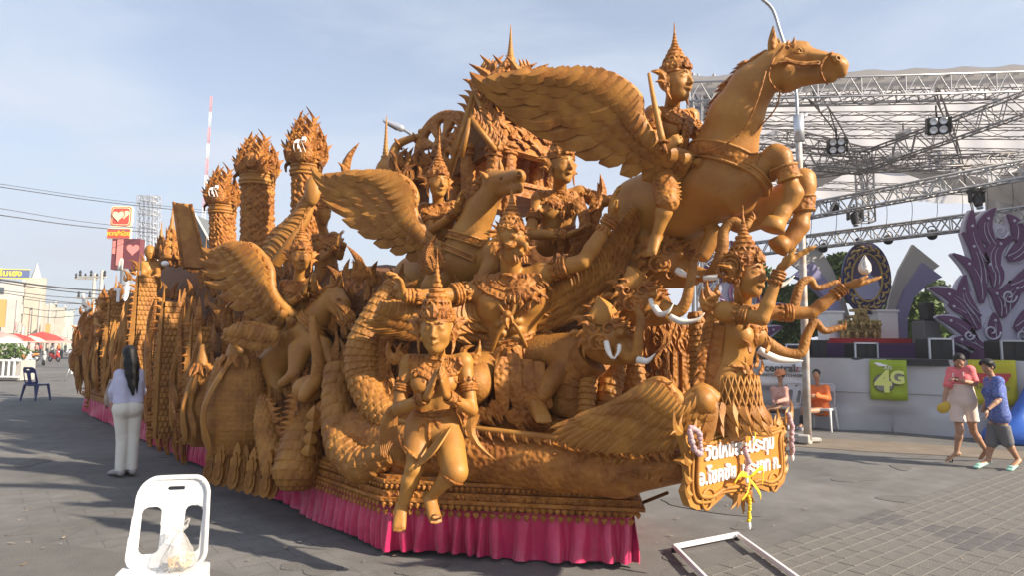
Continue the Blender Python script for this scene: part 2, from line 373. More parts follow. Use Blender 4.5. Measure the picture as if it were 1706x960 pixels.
def nets(f, lo, res, smooth=1):
    s = f < 0
    c = np.zeros(tuple(d - 1 for d in f.shape), np.int8)
    offs = [(i, j, k) for i in (0, 1) for j in (0, 1) for k in (0, 1)]
    sh = lambda a, o: a[o[0]:a.shape[0] - 1 + o[0], o[1]:a.shape[1] - 1 + o[1], o[2]:a.shape[2] - 1 + o[2]]
    for o in offs: c += sh(s, o)
    act = np.argwhere((c > 0) & (c < 8))
    if len(act) == 0: return (np.zeros((0, 3)), [np.zeros((0, 4), int)])
    idx = np.full(c.shape, -1, np.int32); idx[tuple(act.T)] = np.arange(len(act))
    acc = np.zeros((len(act), 3)); cnt = np.zeros(len(act))
    val = {o: f[act[:, 0] + o[0], act[:, 1] + o[1], act[:, 2] + o[2]].astype(float) for o in offs}
    for o in offs:
        for a in range(3):
            if o[a]: continue
            o2 = list(o); o2[a] = 1; o2 = tuple(o2); va, vb = val[o], val[o2]; m = (va < 0) != (vb < 0)
            t = np.where(m, va / np.where(m, va - vb, 1), 0); p = np.tile(np.array(o, float), (len(act), 1)); p[:, a] += t
            acc[m] += p[m]; cnt[m] += 1
    V = act + acc / cnt[:, None]
    Fs = []
    for a in range(3):
        b, d = (a + 1) % 3, (a + 2) % 3
        s0 = np.moveaxis(s, a, 0); e = s0[:-1] != s0[1:]; e = np.moveaxis(e, 0, a)
        ii = np.argwhere(e); ii = ii[(ii[:, b] > 0) & (ii[:, d] > 0)]
        if len(ii) == 0: continue
        def at(db, dd):
            q = ii.copy(); q[:, b] -= db; q[:, d] -= dd; return idx[q[:, 0], q[:, 1], q[:, 2]]
        F = np.stack([at(1, 1), at(0, 1), at(0, 0), at(1, 0)], -1); inside = s[tuple(ii.T)]
        F[~inside] = F[~inside][:, ::-1]; Fs.append(F[(F >= 0).all(1)])
    F = np.concatenate(Fs)
    for _ in range(smooth):
        i0 = F.ravel(); i1 = np.roll(F, -1, 1).ravel(); ii = np.concatenate([i0, i1]); jj = np.concatenate([i1, i0])
        n_ = np.bincount(ii, minlength=len(V)); A = np.stack([np.bincount(ii, V[jj, q], len(V)) for q in range(3)], 1)
        V = V * 0.4 + 0.6 * A / np.maximum(n_, 1)[:, None]
    return (V * res + lo, [F])
# ------------------------------------------------------------------ figures: one continuous sculpted body
def head(cl, c, B, h, k=0.03, male=False, eyes=True):
    T = lambda x, y, z: np.asarray(c) + B @ np.array([x, y, z]) * h
    kk = k * h / 0.25
    cl.ell(T(0, -.07, .14), np.array([.315, .40, .35]) * h, B, kk).ell(T(0, .06, -.10), np.array([.265, .285, .33]) * h, B, kk)
    jw = 1.0 if male else .84; cl.cap(T(0, .205, -.375), T(0, .10, -.36), .105 * h * jw, .12 * h * jw, kk)
    for s in (-1, 1):
        cl.ell(T(s * .15, .16, -.10), np.array([.12, .13, .13]) * h, B, kk * .7)
        cl.cap(T(s * .2 * jw, .0, -.25), T(s * .09 * jw, .17, -.36), .09 * h * jw, .075 * h * jw, kk)
        if eyes:
            cl.ell(T(s * .125, .37, .03), np.array([.085, .055, .05]) * h, B, kk * .35, 's')
            cl.ell(T(s * .125, .275, .02), np.array([.088, .062, .05]) * h, B, kk * .12)
            cl.cap(T(s * .05, .325, .045), T(s * .13, .335, .068), .014 * h, .016 * h, .004)
            cl.cap(T(s * .13, .335, .068), T(s * .205, .285, .04), .016 * h, .010 * h, .004)
            cl.cap(T(s * .045, .36, .128), T(s * .13, .36, .155), .016 * h, .018 * h, kk * .25)
            cl.cap(T(s * .13, .36, .155), T(s * .235, .285, .115), .018 * h, .012 * h, kk * .25)
        cl.ell(T(s * .325, -.03, -.02), np.array([.035, .085, .15]) * h, B, kk * .3)
    cl.cap(T(0, .335, .06), T(0, .425, -.11), .030 * h, .046 * h, kk * .4)
    for s in (-1, 1): cl.ell(T(s * .05, .375, -.135), np.array([.036, .045, .03]) * h, B, .006)
    for s in (-1, 1):
        cl.cap(T(0, .375, -.222), T(s * .10, .315, -.215), .024 * h, .012 * h, kk * .15)
        cl.cap(T(0, .372, -.262), T(s * .085, .318, -.238), .030 * h, .014 * h, kk * .15)
        cl.cap(T(0, .415, -.238), T(s * .10, .345, -.224), .010 * h, .008 * h, .003, 's')
    return T
def hand(cl, w, d, pn, s, curl=0.25, spread=0.12, thumb=1, close=0.0, k=0.008):
    """w wrist, d direction of the fingers, pn normal of the palm side, thumb side sign"""
    d = nrm(d); pn = nrm(np.asarray(pn) - d * np.dot(pn, d)); sd = np.cross(d, pn) * thumb; w = np.asarray(w, float)
    u = s
    for i, q in enumerate((-.034, -.012, .012, .034)):
        kn = w + d * (.092 + (0.006 if abs(q) < .02 else 0)) * u + sd * q * u
        cl.cap(w + sd * q * .55 * u + d * .012 * u, kn, .019 * u, .0135 * u, k * u)
    cl.ell(w + d * .045 * u + sd * .022 * u + pn * .006 * u, np.array([.03, .03, .022]) * u, None, k * u)
    for i, (q, ln) in enumerate(((.034, .072), (.012, .082), (-.012, .077), (-.033, .060))):
        b = w + d * (.09 + (0.006 if abs(q) < .02 else 0)) * u + sd * q * u; a = curl * (1 + i * .12)
        dd = nrm(d + sd * q / .034 * spread); p = b; dirs = []
        for j, fr in enumerate((.46, .30, .24)):
            ang = a * (0.6 + j * .9); dr = nrm(dd * math.cos(ang) + pn * math.sin(ang)); p2 = p + dr * ln * fr * u
            cl.cap(p, p2, (.0105 - j * .0012) * u, (.0098 - j * .0014) * u, .003 * u); p = p2
    t0 = w + d * .025 * u + sd * .030 * u; t1 = t0 + nrm(d * .65 + sd * (.75 - close) + pn * (.25 + close * .6)) * .042 * u
    t2 = t1 + nrm(d * .9 + sd * (.25 - close) + pn * (.2 + close * .5)) * .034 * u
    cl.cap(t0, t1, .0165 * u, .0125 * u, k * u).cap(t1, t2, .0118 * u, .0095 * u, .003)
def foot(cl, an, toe, s, k=0.012):
    d = nrm(np.asarray(toe) - an); L = np.linalg.norm(np.asarray(toe) - an); up = np.array([0, 0, 1.0]); sd = nrm(np.cross(d, up) if abs(d[2]) < .95 else np.array([1.0, 0, 0]))
    n = nrm(np.cross(sd, d)); hl = np.asarray(an) - d * .035 * s - n * .02 * s
    cl.cap(hl, np.asarray(an), .036 * s, .04 * s, k)
    for q in (-.022, .0, .022): cl.cap(np.asarray(an) + sd * q * .5 * s, np.asarray(an) + d * L * .76 + sd * q * s - n * .008 * s, .032 * s, .0215 * s, k)
    for i, q in enumerate((-.033, -.017, -.001, .014, .031)):
        a = np.asarray(an) + d * L * .74 + sd * q * s - n * .012 * s; cl.cap(a, a + d * L * (.22 - abs(q) * 1.2), .0105 * s, .0095 * s, .003)
def torso(cl, J, s, female=False, k=0.03, fat=1.0):
    sR, sL, pel = J['shR'], J['shL'], J['hip']; mid = (sR + sL) / 2; right = nrm(sR - sL); up = nrm(mid - pel); fw = nrm(np.cross(up, right))
    L = np.linalg.norm(mid - pel); pt = lambda x, y, z: pel + right * x * s + fw * y * s + up * z * L
    for q in (-1, 1):
        cl.cap(pt(q * .065, .0, .78), pt(q * .045, .0, .42), .105 * s * fat, .085 * s * fat, k)
        cl.cap(pt(q * .045, .0, .42), pt(q * .07, -.01, .0), .085 * s * fat, .105 * s * fat, k)
        cl.ell(pt(q * .085, .075, .70) + up * 0, np.array([.068, .062, .068]) * s if female else np.array([.075, .030, .055]) * s, None, k)
        cl.ell(pt(q * .07, -.04, -.02), np.array([.085, .08, .10]) * s, None, k)
        cl.cap(pt(q * .05, -.01, .98), (J['shR'] if q > 0 else J['shL']), .055 * s, .060 * s, k)
    nk = pt(0, -.01, 1.05)
    return pt, right, fw, up, nk
def arm(cl, sh, el, wr, s, k=0.015):
    cl.ell(sh, .064 * s, None, .02).cap(sh, el, .054 * s, .040 * s, k); e = sh * .35 + el * .65
    m = el + (wr - el) * .28; cl.cap(el, m, .040 * s, .041 * s, k).cap(m, wr, .041 * s, .0255 * s, k)
def leg(cl, hp, kn, an, s, k=0.02):
    cl.cap(hp, kn, .088 * s, .056 * s, k).ell(kn, .055 * s, None, k)
    m = kn + (an - kn) * .3; cl.cap(kn, m, .050 * s, .056 * s, k).cap(m, an, .054 * s, .033 * s, k)
def ring_flames(c, ax, r, n, ln, w, N_out=True, tilt=0.0, curl=0.25, a0=0, a1=2 * math.pi, ref=None, squash=1.0):
    """ring of flame leaves standing along ax"""
    ax = nrm(ax); u = nrm(ref) if ref is not None else nrm(np.cross(ax, [0.3, 0.7, 0.1])); u = nrm(u - ax * u.dot(ax)); v = np.cross(ax, u) * squash; out = []
    for i in range(n):
        a = a0 + (a1 - a0) * (i + .5) / n; rd = u * math.cos(a) + v * math.sin(a)
        out.append(flame(np.asarray(c) + rd * r, nrm(ax + rd * tilt), ln, w, nrm(rd), curl * (1 if i % 2 else -1), thick=w * .5))
    return out
def crown(c, B, h, tall=1.6, kind='spire', N=None):
    """tiered pointed crown on a head: c head centre, h head height"""
    up = B[:, 2]; fw = B[:, 1]; rt = B[:, 0]; T = lambda x, y, z: np.asarray(c) + B @ np.array([x, y, z]) * h; out = []
    b0 = T(0, -.04, .14)
    pr = [(.345, 0), (.39, .02), (.39, .07), (.36, .09), (.37, .13), (.40, .16), (.37, .2), (.33, .23), (.34, .27), (.30, .31), (.24, .37), (.27, .40), (.26, .44),
          (.20, .47), (.22, .51), (.205, .55), (.15, .58), (.17, .62), (.155, .66)]
    z = .66; r = .155
    n = 5 if kind == 'spire' else 4
    for i in range(n):
        st = (tall - .66) * .6 / n; r *= (.86 if i == 0 else 1); pr += [(r * .72, z + st * .25), (r * .86, z + st * .55), (r * .8, z + st * .85)]; z += st; r *= .74
    pr += [(r * .8, z), (r * .55, z + (tall - z) * .4), (r * .4, z + (tall - z) * .8), (.003, tall)]
    out.append(lathe([(a * h * (.93 if b < .3 else 1), b * h) for a, b in pr], b0, 28, up, disp=lambda H, A, R: R * .035 * np.sin(A * 2 * math.pi * 14) * (H < .9 * h)))
    out += ring_flames(b0 + up * .08 * h, up, .345 * h, 20, .17 * h, .050 * h, tilt=.02, ref=fw)
    out += ring_flames(b0 + up * .28 * h, up, .275 * h, 16, .14 * h, .045 * h, tilt=-.05, ref=fw)
    out += ring_flames(b0 + up * .45 * h, up, .20 * h, 12, .11 * h, .035 * h, tilt=-.05, ref=fw)
    out += flame3(T(0, .36, .24), up + fw * -.25, .30 * h, .10 * h, fw, .05)
    for s in (-1, 1):                       # ear ornaments
        out += [flame(T(s * .36, -.04, -.1), up * .9 + rt * s * .6 - fw * .3, .42 * h, .10 * h, rt * s + fw * .6, .4 * s),
                flame(T(s * .37, -.06, .02), up * .9 + rt * s * .5 - fw * .5, .34 * h, .08 * h, rt * s + fw * .6, .4 * s),
                flame(T(s * .36, -.05, -.18), up * .5 + rt * s * .7 - fw * .2, .26 * h, .08 * h, rt * s + fw * .6, .4 * s),
                flame(T(s * .34, .02, -.14), -up + fw * .1, .38 * h, .06 * h, rt * s + fw * .5, .2 * s),
                torus(T(s * .36, .0, -.16), .06 * h, .022 * h, rt * s + fw * .4, 14, 6)]
    return out
def collar(cl, res, pt, right, fw, up, nk, s):
    """broad collar lying flush on the shoulders and chest: an offset shell of the body with a leafy rim"""
    Bm = np.stack([right, fw, up], 1); c = nk - up * .015 * s + fw * .03 * s; R3 = np.array([.185, .165, .135]) * s
    def ell_(X, Y, Z, f=1.0):
        x, y, z = X - c[0], Y - c[1], Z - c[2]; q = [x * Bm[0, i] + y * Bm[1, i] + z * Bm[2, i] for i in range(3)]
        k = np.sqrt((q[0] / R3[0]) ** 2 + (q[1] / R3[1]) ** 2 + (q[2] / R3[2]) ** 2); return (k - f) * .12 * s, q[2]
    def clip(X, Y, Z, lo=None, f=1.0):
        d, z = ell_(X, Y, Z, f); d = np.maximum(d, z - .045 * s)
        return d if lo is None else np.maximum(d, -(ell_(X, Y, Z, lo)[0]))
    out = []; V, F = cl.mesh(res, .010 * s, clip); out.append((V, F))
    for f0, f1 in ((.92, 1.0), (.62, .68), (.36, .42)): out.append(cl.mesh(res, .018 * s, lambda X, Y, Z: clip(X, Y, Z, f0, f1)))
    for f_, n, ln, w in ((.99, 40, .050, .017), (.80, 30, .045, .016), (.52, 22, .040, .014)):
        q = (V - c) @ Bm; k = np.sqrt(((q / R3) ** 2).sum(1)); m = (np.abs(k - f_) < .06) & (q[:, 2] < .04 * s); P_ = V[m]; Q = q[m]
        if len(P_) < 5: continue
        ang = np.arctan2(Q[:, 1], Q[:, 0])
        for i in range(n):
            j = np.argmin(np.abs(np.angle(np.exp(1j * (ang - (2 * math.pi * i / n - math.pi)))))); p = P_[j]
            rd = nrm(right * math.cos(ang[j]) + fw * math.sin(ang[j])); N_ = nrm(rd * .8 + up * (.5 if abs(Q[j][0]) > .09 * s else .1)); out.append(flame(p - rd * .004, nrm(rd * .35 - up * (1.0 if abs(Q[j][0]) < .1 * s else .35)), ln * s, w * s, N_, .2 * (1 if i % 2 else -1), thick=.012 * s, n=5))
    out.append(flame(nk + fw * .13 * s - up * .13 * s, -up + fw * .05, .10 * s, .028 * s, fw, .05, thick=.018 * s))
    return out
def band(a, b, t, r, s, rows=3):
    """carved bracelet round a limb from a to b at fraction t"""
    p = np.asarray(a) + (np.asarray(b) - a) * t; d = nrm(np.asarray(b) - a); out = []
    for i in range(rows): out.append(torus(p + d * (i - (rows - 1) / 2) * .017 * s, r * s, .0095 * s, d, 20, 6))
    out += ring_flames(p - d * .012 * s * rows, -d, r * s, 9, .035 * s, .014 * s, curl=.1)
    return out
def statue(name, label, J, s, h, B=None, cat='statue', res=.009, female=False, crown_tall=1.5, face=True, hands=(), legs=True, arms='RL', extra=None,
           group=None, collar_on=True, armbands=True, m='wax', neck_r=.052, belt=True, crown_on=True, crown_kind='spire'):
    J = {k_: np.asarray(v, float) for k_, v in J.items()}
    base = J['hip'].copy(); base[2] = min(v[2] for v in J.values())
    t = thing(name, base, label, cat, group); cl = Clay(.025 * s)
    pt, right, fw, up, nk = torso(cl, J, s, female)
    if B is None: B = basis(fw)
    if face: head(cl, J['head'], B, h)
    cl.cap(nk, J['head'] - B[:, 2] * .25 * h - B[:, 1] * .08 * h, neck_r * s * 1.1, max(neck_r * s, .13 * h), .02)
    orn = []
    for q in arms:
        arm(cl, J['sh' + q], J['el' + q], J['wr' + q], s)
        if armbands:
            orn += [band(J['sh' + q], J['el' + q], .55, .054, s), band(J['el' + q], J['wr' + q], .86, .036, s, 3)]
    for hd in hands: hand(cl, *hd)
    if legs:
        for q in 'RL':
            hp = pt(.085 if q == 'R' else -.085, 0, 0); leg(cl, hp, J['kn' + q], J['an' + q], s)
            if 'toe' + q in J: foot(cl, J['an' + q], J['toe' + q], s)
    if extra: extra(cl, pt, right, fw, up)
    mk('body', cl.mesh(res), m, t)
    if crown_on: mk('crown', crown(J['head'], B, h, crown_tall, crown_kind), 'carved', t, auto=40)
    if collar_on: mk('collar', collar(cl, res * 1.1, pt, right, fw, up, nk, s), 'carved', t, auto=40)
    for o_ in orn: mk('arm_band', o_, 'carved', t)
    if belt:
        bl = []
        for i in range(3): bl.append(xf(torus((0, 0, 0), .135 * s, .014 * s, (0, 0, 1), 30, 6), np.stack([right, fw * .8, up], 1), pt(0, 0, .16 + .06 * i)))
        for i in range(22):
            a = 2 * math.pi * i / 22; rd = right * math.cos(a) + fw * .8 * math.sin(a)
            bl.append(flame(pt(0, 0, .14) + rd * .14 * s, -up + rd * .25, .08 * s, .02 * s, rd, .1))
        bl += flame3(pt(0, .13, .2), -up, .2 * s, .04 * s, fw, .1)
        mk('belt', bl, 'carved', t, auto=40)
    return t, pt, right, fw, up, nk, B
def drape(P, rows, t=0.012):
    """cloth panel with thickness from a grid of points"""
    A = np.array(P); n = nrm(np.cross(A[0, -1] - A[0, 0], A[-1, 0] - A[0, 0])); return sheet2(A, t, n)
# ------------------------------------------------------------------ wings
def wing(t, lead, tips, nf, N, layers=(1.0, .74, .52, .33), wd=0.05, lead_r=(.05, .03), sag=.10, hook=.12, name='wing', m='feather', jit=.03, thick=.016, armtex='wax', step=.028):
    """lead: points down the front edge (root last), tips: points of the trailing outline, in the same order.
    Each feather is its own blade, curved and hooked at the tip."""
    lead = np.array(lead, float); tips = np.array(tips, float); N = nrm(N); rng = random.Random(int(abs(lead[0][0]) * 1000) % 997)
    LP = spline(lead, 60)
    wo_ = mk(name, [tube(LP, np.interp(np.linspace(0, 1, 60), [0, .15, .6, 1], [lead_r[1] * .6, lead_r[1], lead_r[0], lead_r[0] * 1.15]), 12)], armtex, t)
    # scrolls along the arm
    orn = []
    for i in range(4, 56, 3):
        d = nrm(LP[i + 1] - LP[i]); orn.append(flame(LP[i] + N * lead_r[0] * .75, d, .09, .022, N, .3 * (1 if i % 2 else -1)))
    mk('arm_scrollwork', orn, 'carved', wo_, auto=40)
    for li, fr in enumerate(layers):
        n = int(nf * (1 + .25 * li)); TP = spline(tips, n); BP = spline(lead, n)
        for i in range(n):
            f = i / max(1, n - 1); b = BP[i]; e = b + (TP[i] - b) * fr * (1 + rng.uniform(-jit, jit)); v = e - b; Ls = np.linalg.norm(v)
            dv = nrm(v); sd = nrm(np.cross(N, dv))
            if sd[2] > 0: sd = -sd                                 # sags downwards
            off = N * (li * step + (.006 if i % 2 else 0)); tt = np.linspace(0, 1, 11)[:, None]
            P = b + v * tt + sd * Ls * sag * np.sin(tt * math.pi) * 1.0 - sd * Ls * hook * np.clip((tt - .72) / .28, 0, 1) ** 2 + off + N * np.sin(tt * math.pi) * .012
            if li == 0 and i < nf * .35: P = P - sd * Ls * hook * 1.2 * np.clip((tt - .7) / .3, 0, 1) ** 1.5 + dv * Ls * .06 * tt
            w = wd * (1 - .12 * li) * (.72 if li == 0 and i < nf * .35 else 1) * np.interp(tt[:, 0], [0, .2, .7, .86, .95, 1], [.75, 1, 1.05, .85, .5, .08])
            mk('feather', blade(P, w, thick, N, .35), m, wo_, smooth=True, auto=35)
    return wo_
# ------------------------------------------------------------------ scaled tubes and carved reliefs
def scale_disp(nu, rowlen_n, amp, L):
    def f(v, u, R):
        y = v * rowlen_n; r = np.floor(y); du = (u * nu + .5 * (r % 2)) % 1.0 - .5; dv = y - r
        return amp * ((1 - (2 * du) ** 2) * dv * 1.2 + .25 * np.abs(du) - .2)
    return f
def scaled(P, r, nu=10, amp=.010, seg=5, su=4, flat=None):
    L = np.sum(np.linalg.norm(np.diff(P, axis=0), axis=1)); rr = np.mean(r); pitch = 2 * math.pi * rr / nu * 1.0; rows = max(4, int(L / pitch))
    Q = spline(P, rows * seg + 1); R = np.interp(np.linspace(0, 1, len(Q)), np.linspace(0, 1, len(np.atleast_1d(r))), np.atleast_1d(r)) if np.ndim(r) else r
    return tube(Q, R, nu * su, scale_disp(nu, rows, amp, L), flat=flat)
def frill(P, n, ln, w, side, lean=.5, curl=.3, jit=.2, N=None, seed=1):
    """flames growing out of a path on one side; side = vector or function(i, T)"""
    Q = spline(P, n); T, U, Bn = frames(Q); rg = random.Random(seed); out = []
    for i in range(n):
        s = side(i / n, T[i]) if callable(side) else np.asarray(side, float); s = nrm(s - T[i] * s.dot(T[i]) * .5)
        l_ = (ln(i / n) if callable(ln) else ln) * (1 + rg.uniform(-jit, jit)); nn = nrm(np.cross(T[i], s)) if N is None else N
        out.append(flame(Q[i], nrm(s + T[i] * lean), l_, w * (1 + rg.uniform(-jit, jit)), nn, curl))
    return out
# ================================================================== ground
def ground_mat():
    m = bpy.data.materials.new('asphalt'); m.use_nodes = True; n = m.node_tree; b = n.nodes['Principled BSDF']; lk = n.links.new
    tcn = n.nodes.new('ShaderNodeTexCoord')
    def noise_(sc, det, lo, hi, a, c):
        t = n.nodes.new('ShaderNodeTexNoise'); t.inputs['Scale'].default_value = sc; t.inputs['Detail'].default_value = det; t.inputs['Roughness'].default_value = .62
        r = n.nodes.new('ShaderNodeMapRange'); r.inputs[1].default_value = lo; r.inputs[2].default_value = hi; r.inputs[3].default_value = a; r.inputs[4].default_value = c
        lk(tcn.outputs['Object'], t.inputs['Vector']); lk(t.outputs[0], r.inputs[0]); return r.outputs[0]
    a = noise_(.35, 6, .35, .65, .82, 1.16); c = noise_(3.0, 8, .3, .7, .80, 1.16); d = noise_(140, 2, .3, .7, .68, 1.32)
    m1 = n.nodes.new('ShaderNodeMath'); m1.operation = 'MULTIPLY'; m2 = n.nodes.new('ShaderNodeMath'); m2.operation = 'MULTIPLY'
    lk(a, m1.inputs[0]); lk(c, m1.inputs[1]); lk(m1.outputs[0], m2.inputs[0]); lk(d, m2.inputs[1])
    v = n.nodes.new('ShaderNodeVectorMath'); v.operation = 'SCALE'; v.inputs[0].default_value = (.150, .145, .140); lk(m2.outputs[0], v.inputs[3])
    # hairline cracks
    vo = n.nodes.new('ShaderNodeTexVoronoi'); vo.feature = 'DISTANCE_TO_EDGE'; vo.inputs['Scale'].default_value = .55
    wn = n.nodes.new('ShaderNodeTexNoise'); wn.inputs['Scale'].default_value = 1.7; wn.inputs['Detail'].default_value = 5
    ma = n.nodes.new('ShaderNodeMix'); ma.data_type = 'RGBA'; ma.inputs[0].default_value = .35
    lk(tcn.outputs['Object'], wn.inputs['Vector']); lk(tcn.outputs['Object'], ma.inputs[6]); lk(wn.outputs[1], ma.inputs[7]); lk(ma.outputs[2], vo.inputs['Vector'])
    cr_ = n.nodes.new('ShaderNodeMapRange'); cr_.inputs[1].default_value = 0; cr_.inputs[2].default_value = .006; cr_.inputs[3].default_value = .86; cr_.inputs[4].default_value = 1
    lk(vo.outputs[0], cr_.inputs[0]); v2 = n.nodes.new('ShaderNodeVectorMath'); v2.operation = 'SCALE'; lk(v.outputs[0], v2.inputs[0]); lk(cr_.outputs[0], v2.inputs[3])
    br = n.nodes.new('ShaderNodeTexBrick'); mpp = n.nodes.new('ShaderNodeMapping'); mpp.inputs['Rotation'].default_value = (0, 0, -.67); br.inputs['Scale'].default_value = 1.0
    br.inputs['Brick Width'].default_value = .42; br.inputs['Row Height'].default_value = .21; br.inputs['Mortar Size'].default_value = .007; br.inputs['Color1'].default_value = (1, 1, 1, 1); br.inputs['Color2'].default_value = (.93, .93, .93, 1); br.inputs['Mortar'].default_value = (.70, .70, .70, 1)
    pm = noise_(.22, 3, .46, .56, 0, .8); mb = n.nodes.new('ShaderNodeMix'); mb.data_type = 'RGBA'; mb.inputs[6].default_value = (1, 1, 1, 1); mm = n.nodes.new('ShaderNodeMix'); mm.data_type = 'RGBA'; mm.blend_type = 'MULTIPLY'; mm.inputs[0].default_value = 1
    lk(tcn.outputs['Object'], mpp.inputs[0]); lk(mpp.outputs[0], br.inputs['Vector']); lk(pm, mb.inputs[0]); lk(br.outputs[0], mb.inputs[7]); lk(v2.outputs[0], mm.inputs[6]); lk(mb.outputs[2], mm.inputs[7])
    lk(mm.outputs[2], b.inputs['Base Color']); b.inputs['Roughness'].default_value = .85; b.inputs['Specular IOR Level'].default_value = .25
    t = n.nodes.new('ShaderNodeTexNoise'); t.inputs['Scale'].default_value = 90; t.inputs['Detail'].default_value = 5; bp = n.nodes.new('ShaderNodeBump'); bp.inputs['Strength'].default_value = .35
    bp.inputs['Distance'].default_value = .01; lk(tcn.outputs['Object'], t.inputs['Vector']); lk(t.outputs[0], bp.inputs['Height']); lk(bp.outputs[0], b.inputs['Normal'])
    return m
M['asphalt'] = ground_mat()
M['stain'] = mat('dirt_stain', (.15, .12, .09), .9, col2=(.20, .165, .13), nscale=2.5, bump=.3, bscale=60)
M['patch'] = mat('asphalt_patch', (.11, .106, .102), .9, col2=(.135, .128, .12), nscale=3, bump=.4, bscale=90)
M['joint'] = mat('joint_sand', (.10, .093, .085), .95, col2=(.135, .125, .115), nscale=9, bump=.4, bscale=90)
M['paver'] = mat('grey_paver', (.152, .143, .132), .85, col2=(.128, .122, .114), nscale=4, bump=.4, bscale=70)
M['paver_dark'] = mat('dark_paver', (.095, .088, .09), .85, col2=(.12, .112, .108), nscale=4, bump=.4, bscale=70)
def flat_poly(pts, z): return poly([(p[0], p[1]) for p in pts], (0, 0, z), (1, 0, 0), (0, 1, 0), .003)
struct('ground', (np.array([[-1500, -300, 0], [1500, -300, 0], [1500, 2500, 0], [-1500, 2500, 0.]]), np.array([[0, 1, 2, 3]])), 'asphalt')
def blob(cx, cy, rx, ry, ang, z, n=40, seed=0, rough=.18):
    rg = random.Random(seed); ph = [rg.uniform(0, 6.28) for _ in range(5)]; o = []
    for i in range(n):
        a = 2 * math.pi * i / n; r = 1 + rough * sum(math.sin((k + 2) * a + ph[k]) / (k + 1) for k in range(5)); x, y = math.cos(a) * r * rx, math.sin(a) * r * ry
        o.append((cx + x * math.cos(ang) - y * math.sin(ang), cy + x * math.sin(ang) + y * math.cos(ang)))
    return o
g = G(1455, 745); struct('dirt_stain', flat_poly(blob(g[0], g[1], 2.6, .8, -.42, 0, seed=3), .006), 'stain')
g = G(1030, 843); struct('asphalt_patch', flat_poly(blob(g[0] + .9, g[1], .5, .25, -.4, 0, seed=5), .0065), 'patch')
for (px, py, rx, ry, an, sd) in ((120, 955, 1.2, .5, -.35, 8), (380, 705, 2.2, .5, -.6, 9), (1555, 838, .5, .22, -.4, 11), (70, 660, 2.5, .6, -.3, 13)):
    g = G(px, py); struct('asphalt_patch', flat_poly(blob(g[0], g[1], rx, ry, an, 0, seed=sd, rough=.12), .0045), 'patch')
for k, (px, py, r_) in enumerate(((520, 948, .12), (90, 880, .16), (1130, 930, .10), (1420, 800, .15), (300, 760, .14), (60, 770, .2), (1240, 880, .07), (700, 950, .09), (1500, 780, .12))):
    g = G(px, py); struct('oil_stain', flat_poly(blob(g[0], g[1], r_ * 1.6, r_, k, 0, seed=40 + k, rough=.3), .0042 + .0002 * k), 'patch')
rgl = random.Random(31); lit = []
for k in range(170):
    g = G(rgl.uniform(-100, 1800), 620 + 330 * rgl.random() ** .7); a_ = rgl.uniform(0, 6.28); L_ = rgl.uniform(.006, .024); d_ = np.array([math.cos(a_), math.sin(a_), rgl.uniform(0, .3)]); lit.append(blade(g + [0, 0, .014] + d_ * L_ * np.linspace(-1, 1, 4)[:, None], np.array([.2, 1, .9, .2]) * L_ * .5, .002, (0, .2, 1)))
struct('litter', lit, mat('dry_leaves', (.20, .13, .07), .9, col2=(.42, .38, .32), nscale=.9)); bpy.data.objects['litter']['kind'] = 'stuff'
# block paving on the right
pd = nrm(np.array([.78, .62, 0])); pq = np.array([pd[1], -pd[0], 0]); p0 = G(1300, 908)
pav_edge = [p0 - pd * 2.4, p0 + pd * 4.6, p0 + pd * 9 + pq * 1.2, p0 + pd * 9 + pq * 9, p0 - pd * 2.4 + pq * 5]
struct('paving', flat_poly(pav_edge, .008), 'joint')
def paver_mesh(lx, ly):
    V, F = bbox((0, 0, .004), (lx, ly, .022), .004); return V, F
pv = thing('paved_area', p0, 'grey interlocking block paving with darker diamond patches at lower right', 'paving', None)
base_me = {}
for k_, mm in (('paver', 'paver'), ('paver_dark', 'paver_dark')):
    o = mk('paver', paver_mesh(.2395, .1195), mm, None, False, origin=(0, 0, 0)); base_me[k_] = o.data; bpy.data.objects.remove(o)
cells = []
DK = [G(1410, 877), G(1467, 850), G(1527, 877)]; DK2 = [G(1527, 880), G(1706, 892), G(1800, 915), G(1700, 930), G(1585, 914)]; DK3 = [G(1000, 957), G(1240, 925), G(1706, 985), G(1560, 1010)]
def inpoly(p, Q):
    c = False
    for i in range(len(Q)):
        a, b = Q[i], Q[i - 1]
        if (a[1] > p[1]) != (b[1] > p[1]) and p[0] < (b[0] - a[0]) * (p[1] - a[1]) / (b[1] - a[1]) + a[0]: c = not c
    return c
for j in range(0, 60):
    for i in range(-12, 46):
        x = (i + .5 * (j % 2)) * .242 ; y = (j + .6) * .122; p = p0 + pd * x + pq * y
        dd = p[1]; px = 853 + p[0] / dd * 1100 if dd > .5 else 9999
        if dd < 2.3 or px > 1790 or px < 900 or x < -2.2 or x > 6.5: continue
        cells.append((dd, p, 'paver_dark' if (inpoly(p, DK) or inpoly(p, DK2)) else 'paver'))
cells.sort(key=lambda c: c[0]); rgp = random.Random(4)
stuff = {'paver': [], 'paver_dark': []}
cells_vis = [c for c in cells if 585 + 1100 * 1.5 / c[0] < 975]
near = set(id(c) for c in cells_vis[:290])
